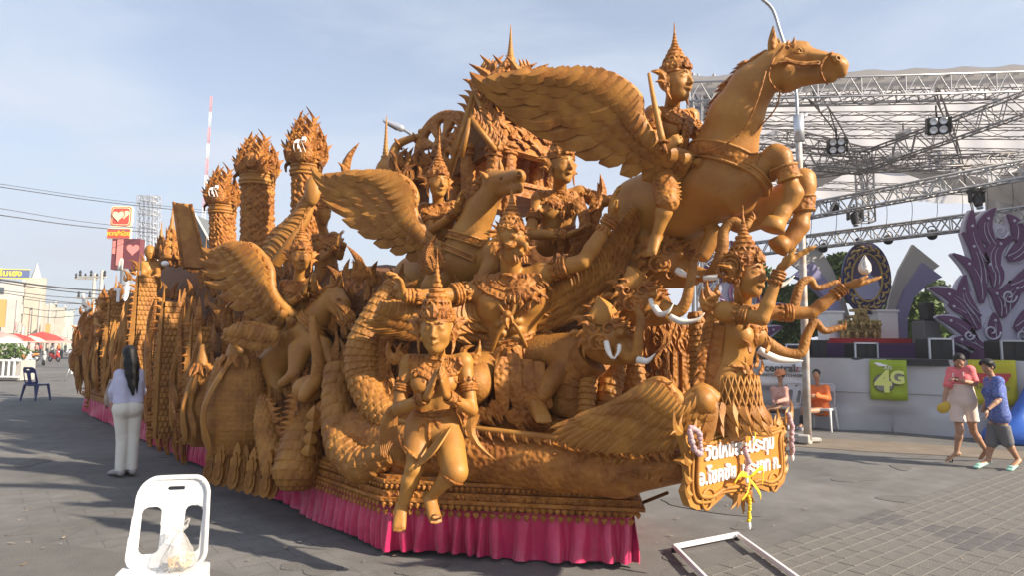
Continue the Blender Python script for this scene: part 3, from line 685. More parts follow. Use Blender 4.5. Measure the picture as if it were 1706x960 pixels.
for c in cells:
    dd, p, k_ = c; tilt = Matrix.Rotation(math.atan2(pd[1], pd[0]) + rgp.uniform(-.01, .01), 4, 'Z') @ Matrix.Rotation(rgp.uniform(-.006, .006), 4, 'X')
    zz = .0 + rgp.uniform(-.0012, .0012)
    if id(c) in near:
        o = bpy.data.objects.new('paver', base_me[k_]); COL.objects.link(o); o.parent = pv; o.matrix_local = Matrix.Translation((p[0] - p0[0], p[1] - p0[1], zz - p0[2])) @ tilt
        if k_ == 'paver_dark': o['label'] = 'dark charcoal paver'
    else:
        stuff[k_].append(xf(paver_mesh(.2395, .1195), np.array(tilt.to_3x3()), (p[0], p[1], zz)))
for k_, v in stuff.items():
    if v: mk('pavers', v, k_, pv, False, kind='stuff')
# ================================================================== street on the left, far away
M['cream'] = mat('cream_render', (.42, .39, .33), .8, col2=(.36, .33, .28), nscale=.8)
M['offwhite'] = mat('white_render', (.44, .43, .41), .8, col2=(.37, .36, .34), nscale=.6)
M['pinkish'] = mat('pink_render', (.70, .42, .34), .8, col2=(.6, .36, .3), nscale=.6)
M['greenish'] = mat('green_render', (.42, .52, .42), .8, col2=(.5, .56, .42), nscale=.6)
M['winglass'] = mat('window_glass', (.06, .08, .10), .15, spec=.6)
M['concrete'] = mat('concrete', (.42, .40, .37), .85, col2=(.34, .32, .29), nscale=3, bump=.2, bscale=30)
M['orange'] = mat('orange_sign', (.55, .24, .07), .6); M['red'] = mat('red_paint', (.62, .05, .035), .5); M['yellow'] = mat('yellow_paint', (.85, .62, .04), .5)
M['blue'] = mat('blue_sign', (.07, .10, .22), .5); M['darkroof'] = mat('dark_roof', (.12, .13, .14), .7); M['black'] = mat('black_plastic', (.018, .018, .02), .45)
M['wire'] = mat('cable', (.05, .05, .055), .6); M['steel'] = mat('galvanised_steel', (.42, .43, .45), .45, .6, col2=(.32, .33, .35), nscale=14)
M['silver'] = mat('aluminium', (.62, .63, .66), .35, .7); M['rust'] = mat('rusty_steel', (.30, .17, .10), .8, col2=(.42, .36, .30), nscale=8)
sdir = nrm(np.array([-.56, .83, 0])); sn = np.array([sdir[1], -sdir[0], 0])        # along the street; towards the street
SR = np.stack([sdir, sn, [0, 0, 1]], 1)
def shop_house(px, d, width, height, depth, m, floors, bays, label, sign=None, roof=None):
    c = W(px, 576, d); c[2] = 0; t = thing('shop_house', c, label, 'building', 'shop houses along the left side of the street')
    cc = lambda x, y, z: c + sdir * x + sn * y + np.array([0, 0, z])
    fh = height / floors
    mk('wall', [box(cc(0, -depth / 2, height / 2), (width, depth, height), SR)], m, t, False)
    mk('parapet', [box(cc(0, .05, height + .3), (width + .3, .4, .6), SR), box(cc(0, .12, fh), (width, .35, .4), SR)], 'offwhite', t, False)
    for f in range(1, floors):
        for b_ in range(bays):
            x = -width / 2 + width * (b_ + .5) / bays; z = f * fh + fh * .5
            w = mk('window', [box(cc(x, .06, z), (width / bays * .68, .16, fh * .5), SR)], 'offwhite', t, False)
            mk('pane', [box(cc(x, .15, z), (width / bays * .56, .06, fh * .42), SR)], 'winglass', w, False)
    mk('shopfront', [box(cc(0, .03, fh * .42), (width * .9, .12, fh * .8), SR)], 'winglass', t, False)
    mk('awning', [box(cc(0, 1.2, fh * .92), (width * .96, 2.4, .12), SR)], random.choice(['red', 'cream', 'greenish', 'offwhite']), t, False)
    if sign: mk('sign_board', [box(cc(width * .1, .6, fh * 1.7), (1.0, 1.3, fh * 1.1), SR)], sign, t, False)
    for k in range(floors): mk('side_window', [box(cc(-width / 2 - .03, -depth * .3, (k + .5) * fh), (.1, depth * .2, fh * .4), SR)], 'winglass', t, False)
    return t, cc
random.seed(5)
t, cc = shop_house(-18, 78, 9, 9.0, 12, 'pinkish', 3, 3, 'pink and white shop building at the left edge under a blue rooftop sign', 'orange')
t, cc = shop_house(34, 92, 9, 9.7, 10, 'offwhite', 4, 3, 'tall off-white shop house below the white spire')
sp = W(60, 478, 92); mk('gable', [box(sp - [0, 0, 3.2], (2.2, 2.4, 8.8), SR)], 'cream', t, False)
mk('spire', [lathe([(1.0, 0), (.8, .2), (.45, 1.2), (.2, 1.9), (.02, 2.5)], W(60, 467, 92), 4)], 'offwhite', t, False)
t, cc = shop_house(66, 112, 10, 8.8, 10, 'offwhite', 4, 4, 'white four storey shop house with an orange banner', 'orange')
t, cc = shop_house(88, 140, 12, 9.6, 10, 'cream', 3, 4, 'cream three storey shop house in the middle of the street row')
t, cc = shop_house(104, 165, 12, 10.3, 10, 'cream', 4, 4, 'cream four storey shop house with a parapet further down the row')
t, cc = shop_house(118, 195, 14, 11.0, 10, 'greenish', 4, 5, 'pale green shop house near the far end of the row')
t, cc = shop_house(131, 230, 16, 8.0, 10, 'offwhite', 3, 5, 'small pale shop house closing the street view')
# blue rooftop sign with yellow Thai lettering
t = thing('rooftop_sign', W(20, 468, 80), 'blue rooftop sign with yellow Thai letters on the pink building', 'sign')
su = nrm(W(65, 463, 82) - W(0, 462, 80)); sv = np.array([0, 0, 1.0]); cs = W(16, 456, 80)
R_ = np.stack([su, np.cross(sv, su), sv], 1)
mk('board', [box(cs, (3.9, .25, 1.0), R_)], 'blue', t, False); mk('frame', [box(cs + sv * .55, (4.0, .35, .08), R_), box(cs - sv * .55, (4.0, .35, .08), R_)], 'yellow', t, False)
text_mesh('กิมเฮง', .95, .02, cs - np.cross(sv, su) * .16 - sv * .25, su, sv, M['yellow'], t, bold=.03)
# signs and buildings behind the float on the left
t = thing('heart_sign', W(202, 400, 45), 'square red sign with two cream hearts above a red lettered board', 'sign')
u = np.array([1., 0, 0]); v = np.array([0.02, 0, 1.0])
def rrect(w, h, r, n=5):
    o = []
    for (cx, cy, a0) in ((w / 2 - r, h / 2 - r, 0), (-w / 2 + r, h / 2 - r, 90), (-w / 2 + r, -h / 2 + r, 180), (w / 2 - r, -h / 2 + r, 270)):
        for k in range(n + 1): a = rad(a0 + 90 * k / n); o.append((cx + r * math.cos(a), cy + r * math.sin(a)))
    return o
def heart(cx, cy, s): return [(cx + s * .058 * 16 * math.sin(a) ** 3, cy + s * .058 * (13 * math.cos(a) - 5 * math.cos(2 * a) - 2 * math.cos(3 * a) - math.cos(4 * a))) for a in np.linspace(0, 2 * math.pi, 28, endpoint=False)]
c = W(202, 360, 45)
M['coral'] = mat('coral_sign', (.72, .09, .06), .4); M['creamsign'] = mat('cream_sign', (.92, .84, .50), .4)
mk('border', [poly(rrect(1.48, 1.46, .25), c, u, v, .18)], 'creamsign', t, False)
mk('panel', [poly(rrect(1.36, 1.34, .2), c - [0, .02, 0], u, v, .05)], 'coral', t, False)
mk('rim', [poly(rrect(1.24, 1.22, .18), c - [0, .03, 0], u, v, .05)], 'creamsign', t, False)
mk('inner_panel', [poly(rrect(1.14, 1.12, .14), c - [0, .04, 0], u, v, .05)], 'coral', t, False)
mk('heart', [poly(heart(.22, .14, .36), c - [0, .05, 0], u, v, .03)], 'creamsign', t, False)
mk('heart', [poly(heart(-.17, .02, .50), c - [0, .066, 0], u, v, .03)], 'coral', t, False, label='red outline of the front heart')
mk('heart', [poly(heart(-.17, .02, .42), c - [0, .09, 0], u, v, .03)], 'creamsign', t, False)
c = W(199, 389, 45); mk('name_board', [box(c, (1.62, .16, .74))], 'creamsign', t, False); mk('name_panel', [box(c - [0, .06, 0], (1.52, .1, .64))], 'coral', t, False)
text_mesh('ควาสำโรง', .42, .01, c - [0, .12, .14], (1, 0, 0), (0, 0, 1), M['yellow'], t, bold=.01)
mk('post', [tube([W(206, 400, 45.2), W(206, 576, 45.2) * [1, 1, 0]], .12, 8)], 'steel', t)
t = thing('red_shop_sign', W(215, 420, 40) * [1, 1, 0], 'dark red tower sign with a pink heart behind the rear of the float', 'sign')
c = W(213, 424, 40); mk('board', [box(c, (1.7, .5, 1.9))], mat('maroon_sign', (.16, .04, .05), .6), t, False)
M['pinksign'] = mat('pink_sign', (.78, .27, .24), .5)
mk('stripe', [box(c + [-.35, -.27, .1], (.34, .06, 1.6)), box(c + [-.72, -.27, .4], (.16, .06, .8))], 'pinksign', t, False); mk('heart', [poly(heart(.42, .3, .42), c - [0, .26, 0], u, v, .05)], 'pinksign', t, False)
mk('mast', [tube([c - [0, .0, .9], c * [1, 1, 0]], .35, 8)], 'steel', t)
def lattice(P0, P1, wd, nb, r, up=(0, 1, 0), taper=1.0, faces=4):
    """box truss between two points"""
    P0, P1 = np.asarray(P0, float), np.asarray(P1, float); d = nrm(P1 - P0); a = nrm(np.cross(d, up)); b = np.cross(d, a); out = []
    cor = [(1, 1), (-1, 1), (-1, -1), (1, -1)] if faces == 4 else [(1, .6), (-1, .6), (0, -1)]
    pt = lambda f, k: P0 + (P1 - P0) * f + (a * cor[k][0] + b * cor[k][1]) * wd / 2 * (1 + (taper - 1) * f)
    n = len(cor)
    for k in range(n): out.append(tube([pt(0, k), pt(1, k)], r, 5))
    for i in range(nb):
        f0, f1 = i / nb, (i + 1) / nb
        for k in range(n):
            k2 = (k + 1) % n; out.append(tube([pt(f0, k), pt(f1, k2)] if i % 2 else [pt(f0, k2), pt(f1, k)], r * .6, 4, cap=False))
            if i % 4 == 0: out.append(tube([pt(f0, k), pt(f0, k2)], r * .6, 4, cap=False))
    return out
t = thing('lattice_hoarding', W(248, 400, 70) * [1, 1, 0], 'white steel lattice hoarding frame behind the float', 'lattice frame')
for x0, x1 in ((234, 234), (262, 261), (249, 248)): mk('mast', lattice(W(x0, 326, 70), W(x1, 576, 70) * [1, 1, 0], .5, 36, .05), 'silver', t)
for y in (330, 352, 374, 396): mk('girder', lattice(W(234, y, 70), W(262, y + 3, 70), .5, 5, .05), 'silver', t)
t = thing('radio_mast', W(344, 330, 150) * [1, 1, 0], 'tall thin red and white radio mast in the sky behind the float', 'radio mast')
for i in range(9):
    f0, f1 = i / 9, (i + 1) / 9; a = W(352.5, 160, 150); b = W(342, 330, 150); b = b + (b - a) * .4; q = a + (b - a) * f0; q1 = a + (b - a) * f1
    mk('mast_section', lattice(q, q1, .40 + .45 * f0, 10, .05, faces=3), M['pinksign'] if i % 2 == 0 else M['white'], t)
t = thing('roof_gable', W(330, 400, 60) * [1, 1, 0], 'dark grey tiled gable roof between the plank and the first candle pillar', 'house')
hw = W(332, 410, 60); k6 = 60 / FPX
mk('wall', [box([hw[0], 62, hw[2] / 2 - .5], (3.2, 5, hw[2] - 1.0))], 'cream', t, False)
mk('gable', [poly([(-1.9, -1.6), (1.9, -1.6), (.0, 2.0)], [hw[0] - .2, 59.4, hw[2] + .6], (1, 0, 0), (0, 0, 1), .3)], 'darkroof', t, False)
for s_ in (-1, 1):
    A_ = np.array([hw[0] - .2, 59.2, hw[2] + 2.8]); B_ = A_ + [s_ * 2.4, 0, -4.0]; V = np.array([A_, B_, B_ + [0, 6, 0], A_ + [0, 6, 0]]); mk('roof_slope', [(np.vstack([V, V - [0, 0, .15]]), [np.array([[0, 1, 2, 3], [7, 6, 5, 4], [0, 4, 5, 1], [1, 5, 6, 2], [2, 6, 7, 3], [3, 7, 4, 0]])])], 'darkroof', t, False)
    mk('bargeboard', [tube([A_ + [0, -.1, .1], B_ + [0, -.1, .1]], .12, 4)], 'offwhite', t, False)
# cables over the street
CN = ['topmost cable crossing the sky on the left above the heart sign', 'second cable from the top, just under the topmost one', 'thin cable passing right at the lower edge of the heart sign', 'thicker cable passing between the heart sign and its name board', 'thick cable sagging just over the blue rooftop sign', 'thick cable directly under the one over the blue sign', 'thin cable crossing the white spire base', 'second thin cable below the white spire', 'lowest thin cable over the street', 'thin cable beneath the spire, second from the lowest', 'far thin cable between the poles over the street']
def cable(pts, r, sag=.0):
    P = spline(np.array(pts), 20); mk('overhead_cable', [tube(P, r, 5)], 'wire', None, True, CN.pop(0), 'cable', 'overhead cables at the left')
for (a, b, y0, y1, r) in ((0, 350, 306, 351, .014), (0, 350, 311, 355, .022), (0, 262, 347, 383, .016), (0, 262, 358, 388, .026), (0, 200, 466, 487, .05), (0, 200, 470, 494, .03), (0, 190, 484, 500, .02), (0, 200, 488, 512, .02)):
    cable([W(a, y0, 34), W((a + b) / 2, (y0 + y1) / 2 + 3, 37), W(b, y1, 40)], r)
for (y0, y1) in ((519, 512), (530, 523), (505, 508)): cable([W(40, y0 - 6, 60), W(90, y0, 60), W(160, y1, 60)], .03)
def power_pole(px, d, top, label, arms=2):
    c = W(px, 576, d) * [1, 1, 0]; zt = W(px, top, d)[2]; t = thing('power_pole', c, label, 'power pole', 'concrete power poles along the street')
    mk('shaft', [tube([c, c + [0, 0, zt]], [.02 * d / 10 + .06, .012 * d / 10 + .05], 6)], 'concrete', t)
    for k in range(arms):
        z = zt - .5 - 1.6 * k; mk('crossarm', [box(c + [-.7, 0, z], (2.0, .12, .12))], 'concrete', t, False)
        for x in (-1.6, -.8, 0.2): mk('insulator', [lathe([(.06, 0), (.1, .1), (.05, .2), (.1, .3), (.03, .45)], c + [x, 0, z + .05], 8)], 'black', t)
power_pole(162, 48, 450, 'concrete power pole with crossarms just left of the float rear', 2)
power_pole(150, 56, 455, 'thin power pole further behind beside the float rear', 1)
power_pole(24, 62, 500, 'dark power pole standing before the pink building', 0); power_pole(62, 90, 500, 'slim pole in front of the tall white shop house', 0)
power_pole(79, 120, 505, 'slim pole by the cream shop houses', 0)
# street clutter
def parasol(px, py, d, r, m, label):
    p = W(px, py, d); t = thing('market_parasol', p * [1, 1, 0], label, 'parasol', 'parasols over the street stalls')
    mk('canopy', [lathe([(r, 0), (r * .98, .05), (r * .6, r * .28), (.02, r * .45)], p, 8)], m, t, False); mk('pole', [tube([p * [1, 1, 0], p + [0, 0, r * .4]], .03, 6)], 'steel', t)
parasol(2, 567, 55, 1.5, 'pinksign', 'red parasol at the left edge of the street'); parasol(26, 569, 58, 1.5, 'red', 'red parasol behind the white one')
parasol(13, 572, 48, 1.0, 'white', 'white round parasol near the left edge'); parasol(50, 570, 62, 1.3, 'greenish', 'green and white parasol right of the red parasols'); parasol(70, 568, 75, 2.2, 'red', 'long dark red parasol further down the street')
parasol(86, 572, 90, 2.5, 'pinksign', 'pink parasol farthest down the street')
t = thing('planter', G(8, 640) * [1, 1, 0], 'white railed planter with a clipped green hedge at the left edge', 'planter')
M['leaf'] = mat('leaf', (.065, .115, .028), .6, col2=(.10, .15, .035), nscale=2.5); M['leafdark'] = mat('leaf_dark', (.045, .085, .022), .6, col2=(.07, .11, .03), nscale=2.0); M['bark'] = mat('bark', (.16, .12, .085), .9, bump=.5, bscale=20)
def leaf_cloud(c, r, n, ls, seed=1, noise_k=.35):
    rg = np.random.RandomState(seed); c = np.asarray(c, float); r = np.broadcast_to(np.asarray(r, float), (3,))
    d = rg.normal(size=(n, 3)); d /= np.linalg.norm(d, axis=1)[:, None]; q = rg.uniform(.55, 1.05, n)[:, None] ** .6
    bump_ = 1 + noise_k * np.sin(d[:, :1] * 5 + seed) * np.sin(d[:, 1:2] * 6 + 2 * seed) * np.cos(d[:, 2:] * 5)
    P = c + d * r * q * bump_; a = rg.normal(size=(n, 3)); a /= np.linalg.norm(a, axis=1)[:, None]; b = np.cross(a, rg.normal(size=(n, 3))); b /= np.linalg.norm(b, axis=1)[:, None]
    s = ls * rg.uniform(.6, 1.3, n)[:, None]; V = np.stack([P - a * s, P + b * s * .55, P + a * s, P - b * s * .55], 1).reshape(-1, 3); i = np.arange(n)[:, None] * 4
    return (V, [np.concatenate([i, i + 1, i + 2, i + 3], 1)])
pc = W(6, 586, 27); mk('hedge', [leaf_cloud(pc, (1.0, .5, .32), 900, .07, 3)], 'leaf', t, False)
mk('railing', [box(pc + [0, -.5, -.35], (2.2, .06, .06)), box(pc + [0, -.5, -1.0], (2.2, .06, .06))] + [box(pc + [-.9 + .22 * i, -.5, -.68], (.05, .05, .7)) for i in range(9)], 'white', t, False)
mk('trough', [box(pc + [0, 0, -.75], (2.1, .8, .8))], 'concrete', t, False)
t = thing('notice_box', G(34, 612) * [1, 1, 0], 'white notice board on a post with faint red marks beside the planter', 'notice board')
c = W(34, 583, 42); mk('board', [box(c, (.62, .12, .66))], 'white', t, False); mk('emblem', [torus(c - [0, .07, 0], .14, .03, (0, 1, 0), 16, 6), box(c - [0, .075, .22], (.3, .02, .05))], 'pinksign', t, False); mk('post', [box(c - [0, 0, .8], (.08, .08, 1.0))], 'steel', t, False)
t = thing('sandwich_board', G(124, 634) * [1, 1, 0], 'small white sandwich board standing behind the rear end of the float', 'sign')
c = W(126, 613, 27); mk('panel', [box(c, (.32, .05, .52))], 'white', t, False); mk('leg', [tube([c + [-.16, 0, .2], c * [1, 1, 0] + [-.28, -.2, 0]], .02, 6)], 'steel', t); mk('leg', [tube([c + [.1, 0, -.2], c * [1, 1, 0] + [.16, -.1, 0]], .02, 6)], 'steel', t)
mk('print', [torus(c - [0, .03, -.06], .07, .015, (0, 1, 0), 14, 5)], 'pinksign', t, False)
def scooter(px, py, m, label, flip=1, ang=0.0):
    c = G(px, py); t = thing('scooter', c, label, 'motor scooter', 'scooters parked beside the street'); Rm = rotz(ang) @ np.diag([flip, 1, 1.0])
    Q = lambda x, y, z: c + Rm @ np.array([x, y, z])
    for x in (-.62, .62):
        w = mk('wheel', [torus(Q(x, 0, .27), .22, .055, Rm @ [0, 1, 0], 20, 8)], 'black', t); mk('rim', [lathe([(.02, -.03), (.17, -.02), (.17, .02), (.02, .03)], Q(x, 0, .27), 14, Rm @ [0, 1, 0])], 'silver', w)
    cl = Clay(.05).chain([(Q(-.75, 0, .62), .10), (Q(-.35, 0, .58), .15), (Q(-.1, 0, .38), .13), (Q(.25, 0, .30), .10), (Q(.48, 0, .62), .12), (Q(.5, 0, .92), .10)]).cap(Q(.62, 0, .52), Q(.78, 0, .42), .09, .07)
    mk('body', cl.mesh(.035), m, t)
    mk('seat', Clay(.04).chain([(Q(-.75, 0, .78), .08), (Q(-.4, 0, .76), .11), (Q(-.1, 0, .72), .08)]).mesh(.035), 'black', t)
    mk('handlebar', [tube([Q(.42, -.32, 1.03), Q(.5, 0, .98), Q(.42, .32, 1.03)], .025, 6)], 'black', t); mk('headlight', [ball(Q(.62, 0, .84), .08, 7)], 'silver', t)
scooter(33, 612, 'white', 'white scooter parked left of the street with an orange flank', 1, .3); scooter(72, 610, 'offwhite', 'pale scooter parked at the kerb in front of the parasols', 1, -.9)
scooter(100, 598, 'black', 'dark scooter riding far down the street', 1, -1.2); scooter(46, 603, 'orange', 'orange scooter behind the white one', -1, .2)
scooter(90, 604, 'red', 'red scooter standing further down beside the pale one', 1, -.5); scooter(22, 600, 'black', 'black scooter behind the planter', 1, .1); scooter(114, 593, 'silver', 'silver scooter farthest down the street', 1, -1.3)
def stall_sign(px, py, d, w, h, m, label):
    c = W(px, py, d); t = thing('street_sign', c * [1, 1, 0], label, 'sign', 'shop signs along the far street'); mk('panel', [box(c, (w, .12, h), SR)], m, t, False); mk('rim', [box(c + [0, .05, 0], (w + .12, .08, h + .12), SR)], 'offwhite', t, False); mk('post', [tube([c * [1, 1, 0], c], .05, 6)], 'steel', t)
for a_ in ((28, 545, 60, 1.6, .7, 'red', 'small red shop sign over the left stalls'), (50, 536, 75, 1.2, 2.4, 'orange', 'upright orange shop sign halfway up the row'), (74, 548, 90, 1.2, 1.8, 'pinksign', 'pink shop sign above the pale scooter'), (92, 552, 115, 1.4, 2.2, 'greenish', 'green shop sign in the distance'), (116, 512, 130, 1.2, 1.6, 'blue', 'round looking blue sign at the far end'), (104, 556, 140, 2.4, 1.0, 'white', 'white shop sign near the vanishing point'), (40, 552, 66, 2.0, .8, 'white', 'white shop sign behind the parasols')): stall_sign(*a_)
def fieldmesh(fn, lo, hi, res, smooth=1):
    ax = [np.arange(lo[i], hi[i] + res, res) for i in range(3)]; X, Y, Z = np.meshgrid(*ax, indexing='ij', sparse=True)
    f = (fn(X, Y, Z) + 0 * (X + Y + Z)).astype(np.float32); f[0] = f[-1] = 1; f[:, 0] = f[:, -1] = 1; f[:, :, 0] = f[:, :, -1] = 1
    return nets(f, np.array(lo, float), res, smooth)
def rbox2(x, z, cx, cz, hx, hz, r):
    a = np.abs(x - cx) - hx + r; b = np.abs(z - cz) - hz + r; return np.sqrt(np.maximum(a, 0) ** 2 + np.maximum(b, 0) ** 2) + np.minimum(np.maximum(a, b), 0) - r
def chair_parts(res=.006):
    """white stacking chair without arms, local coordinates: x right, y backwards, z up, seat at .43"""
    def back(X, Y, Z):
        z0 = Z - .44; lean = .02 + z0 * .26 - 1.1 * X * X; hw = .195 - .05 * z0
        o = rbox2(X / (hw / .195), Z, 0, .655, .192, .225, .085)
        op = np.maximum(np.maximum(rbox2(np.abs(X) - .018 * (Z - .62) * 1.5, Z, .104, .615, .046, .115, .03), -(np.sqrt((np.abs(X) - .00) ** 2 + (Z - .47) ** 2) - .055)), -(.205 - np.sqrt((np.abs(X) - .20) ** 2 + (Z - .53) ** 2)) * 0 - 1)
        hd = rbox2(X, Z, 0, .822 + 0, .042, .009, .006)
        sh = np.maximum(o, -op); sh = np.maximum(sh, -hd)
        rim = np.abs(o) - .012
        d = np.abs(Y - (.185 + lean)) - .0065; d2 = np.maximum(np.abs(Y - (.185 + lean) + .006) - .014, rim)
        return np.minimum(np.maximum(sh, d), d2)
    def seat(X, Y, Z):
        o = rbox2(X, Y, 0, .0, .215 + 0 * Y, .215, .05); top = .43 + .010 * (X / .2) ** 2 - .008 * np.exp(-((Y + .02) / .12) ** 2)
        s = np.maximum(o, np.abs(Z - top) - .006); rim = np.maximum(np.abs(o + .004) - .006, np.abs(Z - (top - .022)) - .026)
        holes = np.minimum.reduce([rbox2(X, Y, hx, hy, .004, .014, .003) + 0 * Z for hx in (-.09, -.03, .03, .09) for hy in (.10, .04)])
        return np.maximum(np.minimum(s, rim), -holes)
    out = {'backrest': fieldmesh(back, (-.24, .10, .41), (.24, .36, .92), res), 'seat': fieldmesh(seat, (-.24, -.24, .36), (.24, .24, .47), res)}
    for i, (sx, sy) in enumerate(((-1, -1), (1, -1), (-1, 1), (1, 1))):
        cl = Clay(.008).cap((sx * .19, sy * .185, .41), (sx * .225, sy * .245, .012), .022, .016).cap((sx * .19, sy * .14, .41), (sx * .222, sy * .225, .012), .018, .012)
        out['leg%d' % i] = cl.mesh(.007)
    return out
CH = chair_parts(.0055); CHL = chair_parts(.011)
def chair(c, ang, label, m='chairwhite', src=None, group='plastic chairs', tilt=0.0):
    src = src or CHL; t = thing('plastic_chair', c, label, 'chair', group); Rm = rotz(ang)
    for k_, (V, F) in src.items():
        mk('leg' if k_.startswith('leg') else k_, (V @ Rm.T + np.asarray(c), F), m, t, True, auto=50)
    return t
M['chairwhite'] = mat('white_plastic', (.60, .60, .60), .4, spec=.5); M['chairblue'] = mat('navy_plastic', (.03, .04, .14), .4)
CHP = np.array([*(W(285, 860, 3.42)[:2]), 0.]); CHA = rad(14)
CH = {k_: (v[0] * .93, v[1]) for k_, v in CH.items()}
chair(CHP - rotz(CHA) @ np.array([0, .2, 0]), CHA, 'large white plastic chair in the foreground holding a bag of snacks', src=CH)
chair(G(59, 668), rad(172), 'navy blue plastic chair alone on the road at left', 'chairblue'); chair(G(8, 630), rad(-60), 'white plastic chair cut off by the left edge of the photo')
# ---- snack bag on the chair
M['bag'] = mat('thin_plastic_bag', (.62, .60, .57), .25, alpha=.35, spec=.7, bump=.8, bscale=18); M['snack'] = mat('fried_snacks', (.50, .26, .09), .7, col2=(.60, .40, .20), nscale=40, bump=.6, bscale=80)
bp = CHP + rotz(CHA) @ np.array([.065, -.085, .414]); t = thing('snack_bag', bp, 'clear plastic bag of orange snacks knotted on the white chair seat', 'bag')
rg = random.Random(3)
for i in range(26): a = rg.uniform(0, 6.28); r = rg.uniform(0, .055); mk('snack', [torus(bp + [r * math.cos(a), r * math.sin(a), .016 + rg.uniform(0, .035)], .013, .006, (rg.uniform(-1, 1), rg.uniform(-1, 1), .6), 10, 6)], 'snack', t)
def crinkle(H, A, R): return R * (.10 * np.sin(A * 2 * math.pi * 7 + H * 60) + .06 * np.sin(A * 2 * math.pi * 13 - H * 90))
mk('pouch', [lathe([(.01, .001), (.06, .002), (.074, .02), (.070, .05), (.055, .09), (.035, .135), (.016, .165), (.012, .172), (.03, .19), (.034, .2)], bp, 42, disp=crinkle)], 'bag', t)
mk('handle', [tube(spline([bp + [0, 0, .165], bp + [.012, 0, .21], bp + [.04, 0, .235], bp + [.03, 0, .20], bp + [.004, 0, .168]], 18), .0045, 6)], 'bag', t)
# ---- white metal frame lying on the ground
c1, c2 = G(1124, 922), G(1228, 901); dn = nrm(G(1310, 962) - c2); wv = c2 - c1; t = thing('metal_frame', c1, 'empty white metal frame lying on the ground at the bottom', 'frame')
u_ = nrm(wv); Lw = np.linalg.norm(wv); fz = np.array([0, 0, .045]); Rf = np.stack([u_, nrm(dn - u_ * dn.dot(u_)), [0, 0, 1]], 1)
mk('rail', [bbox((c1 + c2) / 2 + fz, (Lw + .03, .026, .035), .004, Rf)], 'white', t, False)
Rd = np.stack([dn, np.cross([0, 0, 1], dn), [0, 0, 1]], 1)
for q in (c1, c2): mk('rail', [bbox(q + dn * .62 + fz + dn * .02, (1.22, .026, .035), .004, Rd)], 'white', t, False)
mk('rail', [bbox((c1 + c2) / 2 + dn * 1.23 + fz, (Lw + .03, .026, .035), .004, Rf)], 'white', t, False)
for q in (c1, c2, c1 + dn * 1.22, c2 + dn * 1.22): mk('corner_foot', [lathe([(.02, .001), (.024, .01), (.024, .035)], q, 10)], 'black', t)
# ---- people
M['skin'] = mat('skin', (.42, .235, .15), .5, col2=(.36, .19, .115), nscale=6, sss=.1); M['hair'] = mat('black_hair', (.010, .009, .010), .5, bump=.35, bscale=70, spec=.3)
def mcol(n, c, **k): M[n] = mat(n, c, .8, bump=.9, bscale=7, bump2=.3, b2scale=24, **k); return n
mcol('lilac_cotton', (.50, .50, .66)); mcol('white_trousers', (.66, .63, .56)); mcol('pink_shirt', (.72, .16, .17)); mcol('cream_dungarees', (.74, .60, .52)); mcol('grey_shorts', (.13, .13, .14))
mcol('blue_shirt', (.03, .05, .26), col2=(.16, .22, .46), nscale=45); mcol('dusty_pink_shirt', (.60, .33, .27)); mcol('dark_trousers', (.03, .03, .035)); mcol('orange_shirt', (.72, .17, .04)); mcol('shoe_grey', (.36, .33, .32)); mcol('mint_shoe', (.35, .62, .50))
M['blueprint'] = mat('pale_print', (.35, .42, .62), .7)
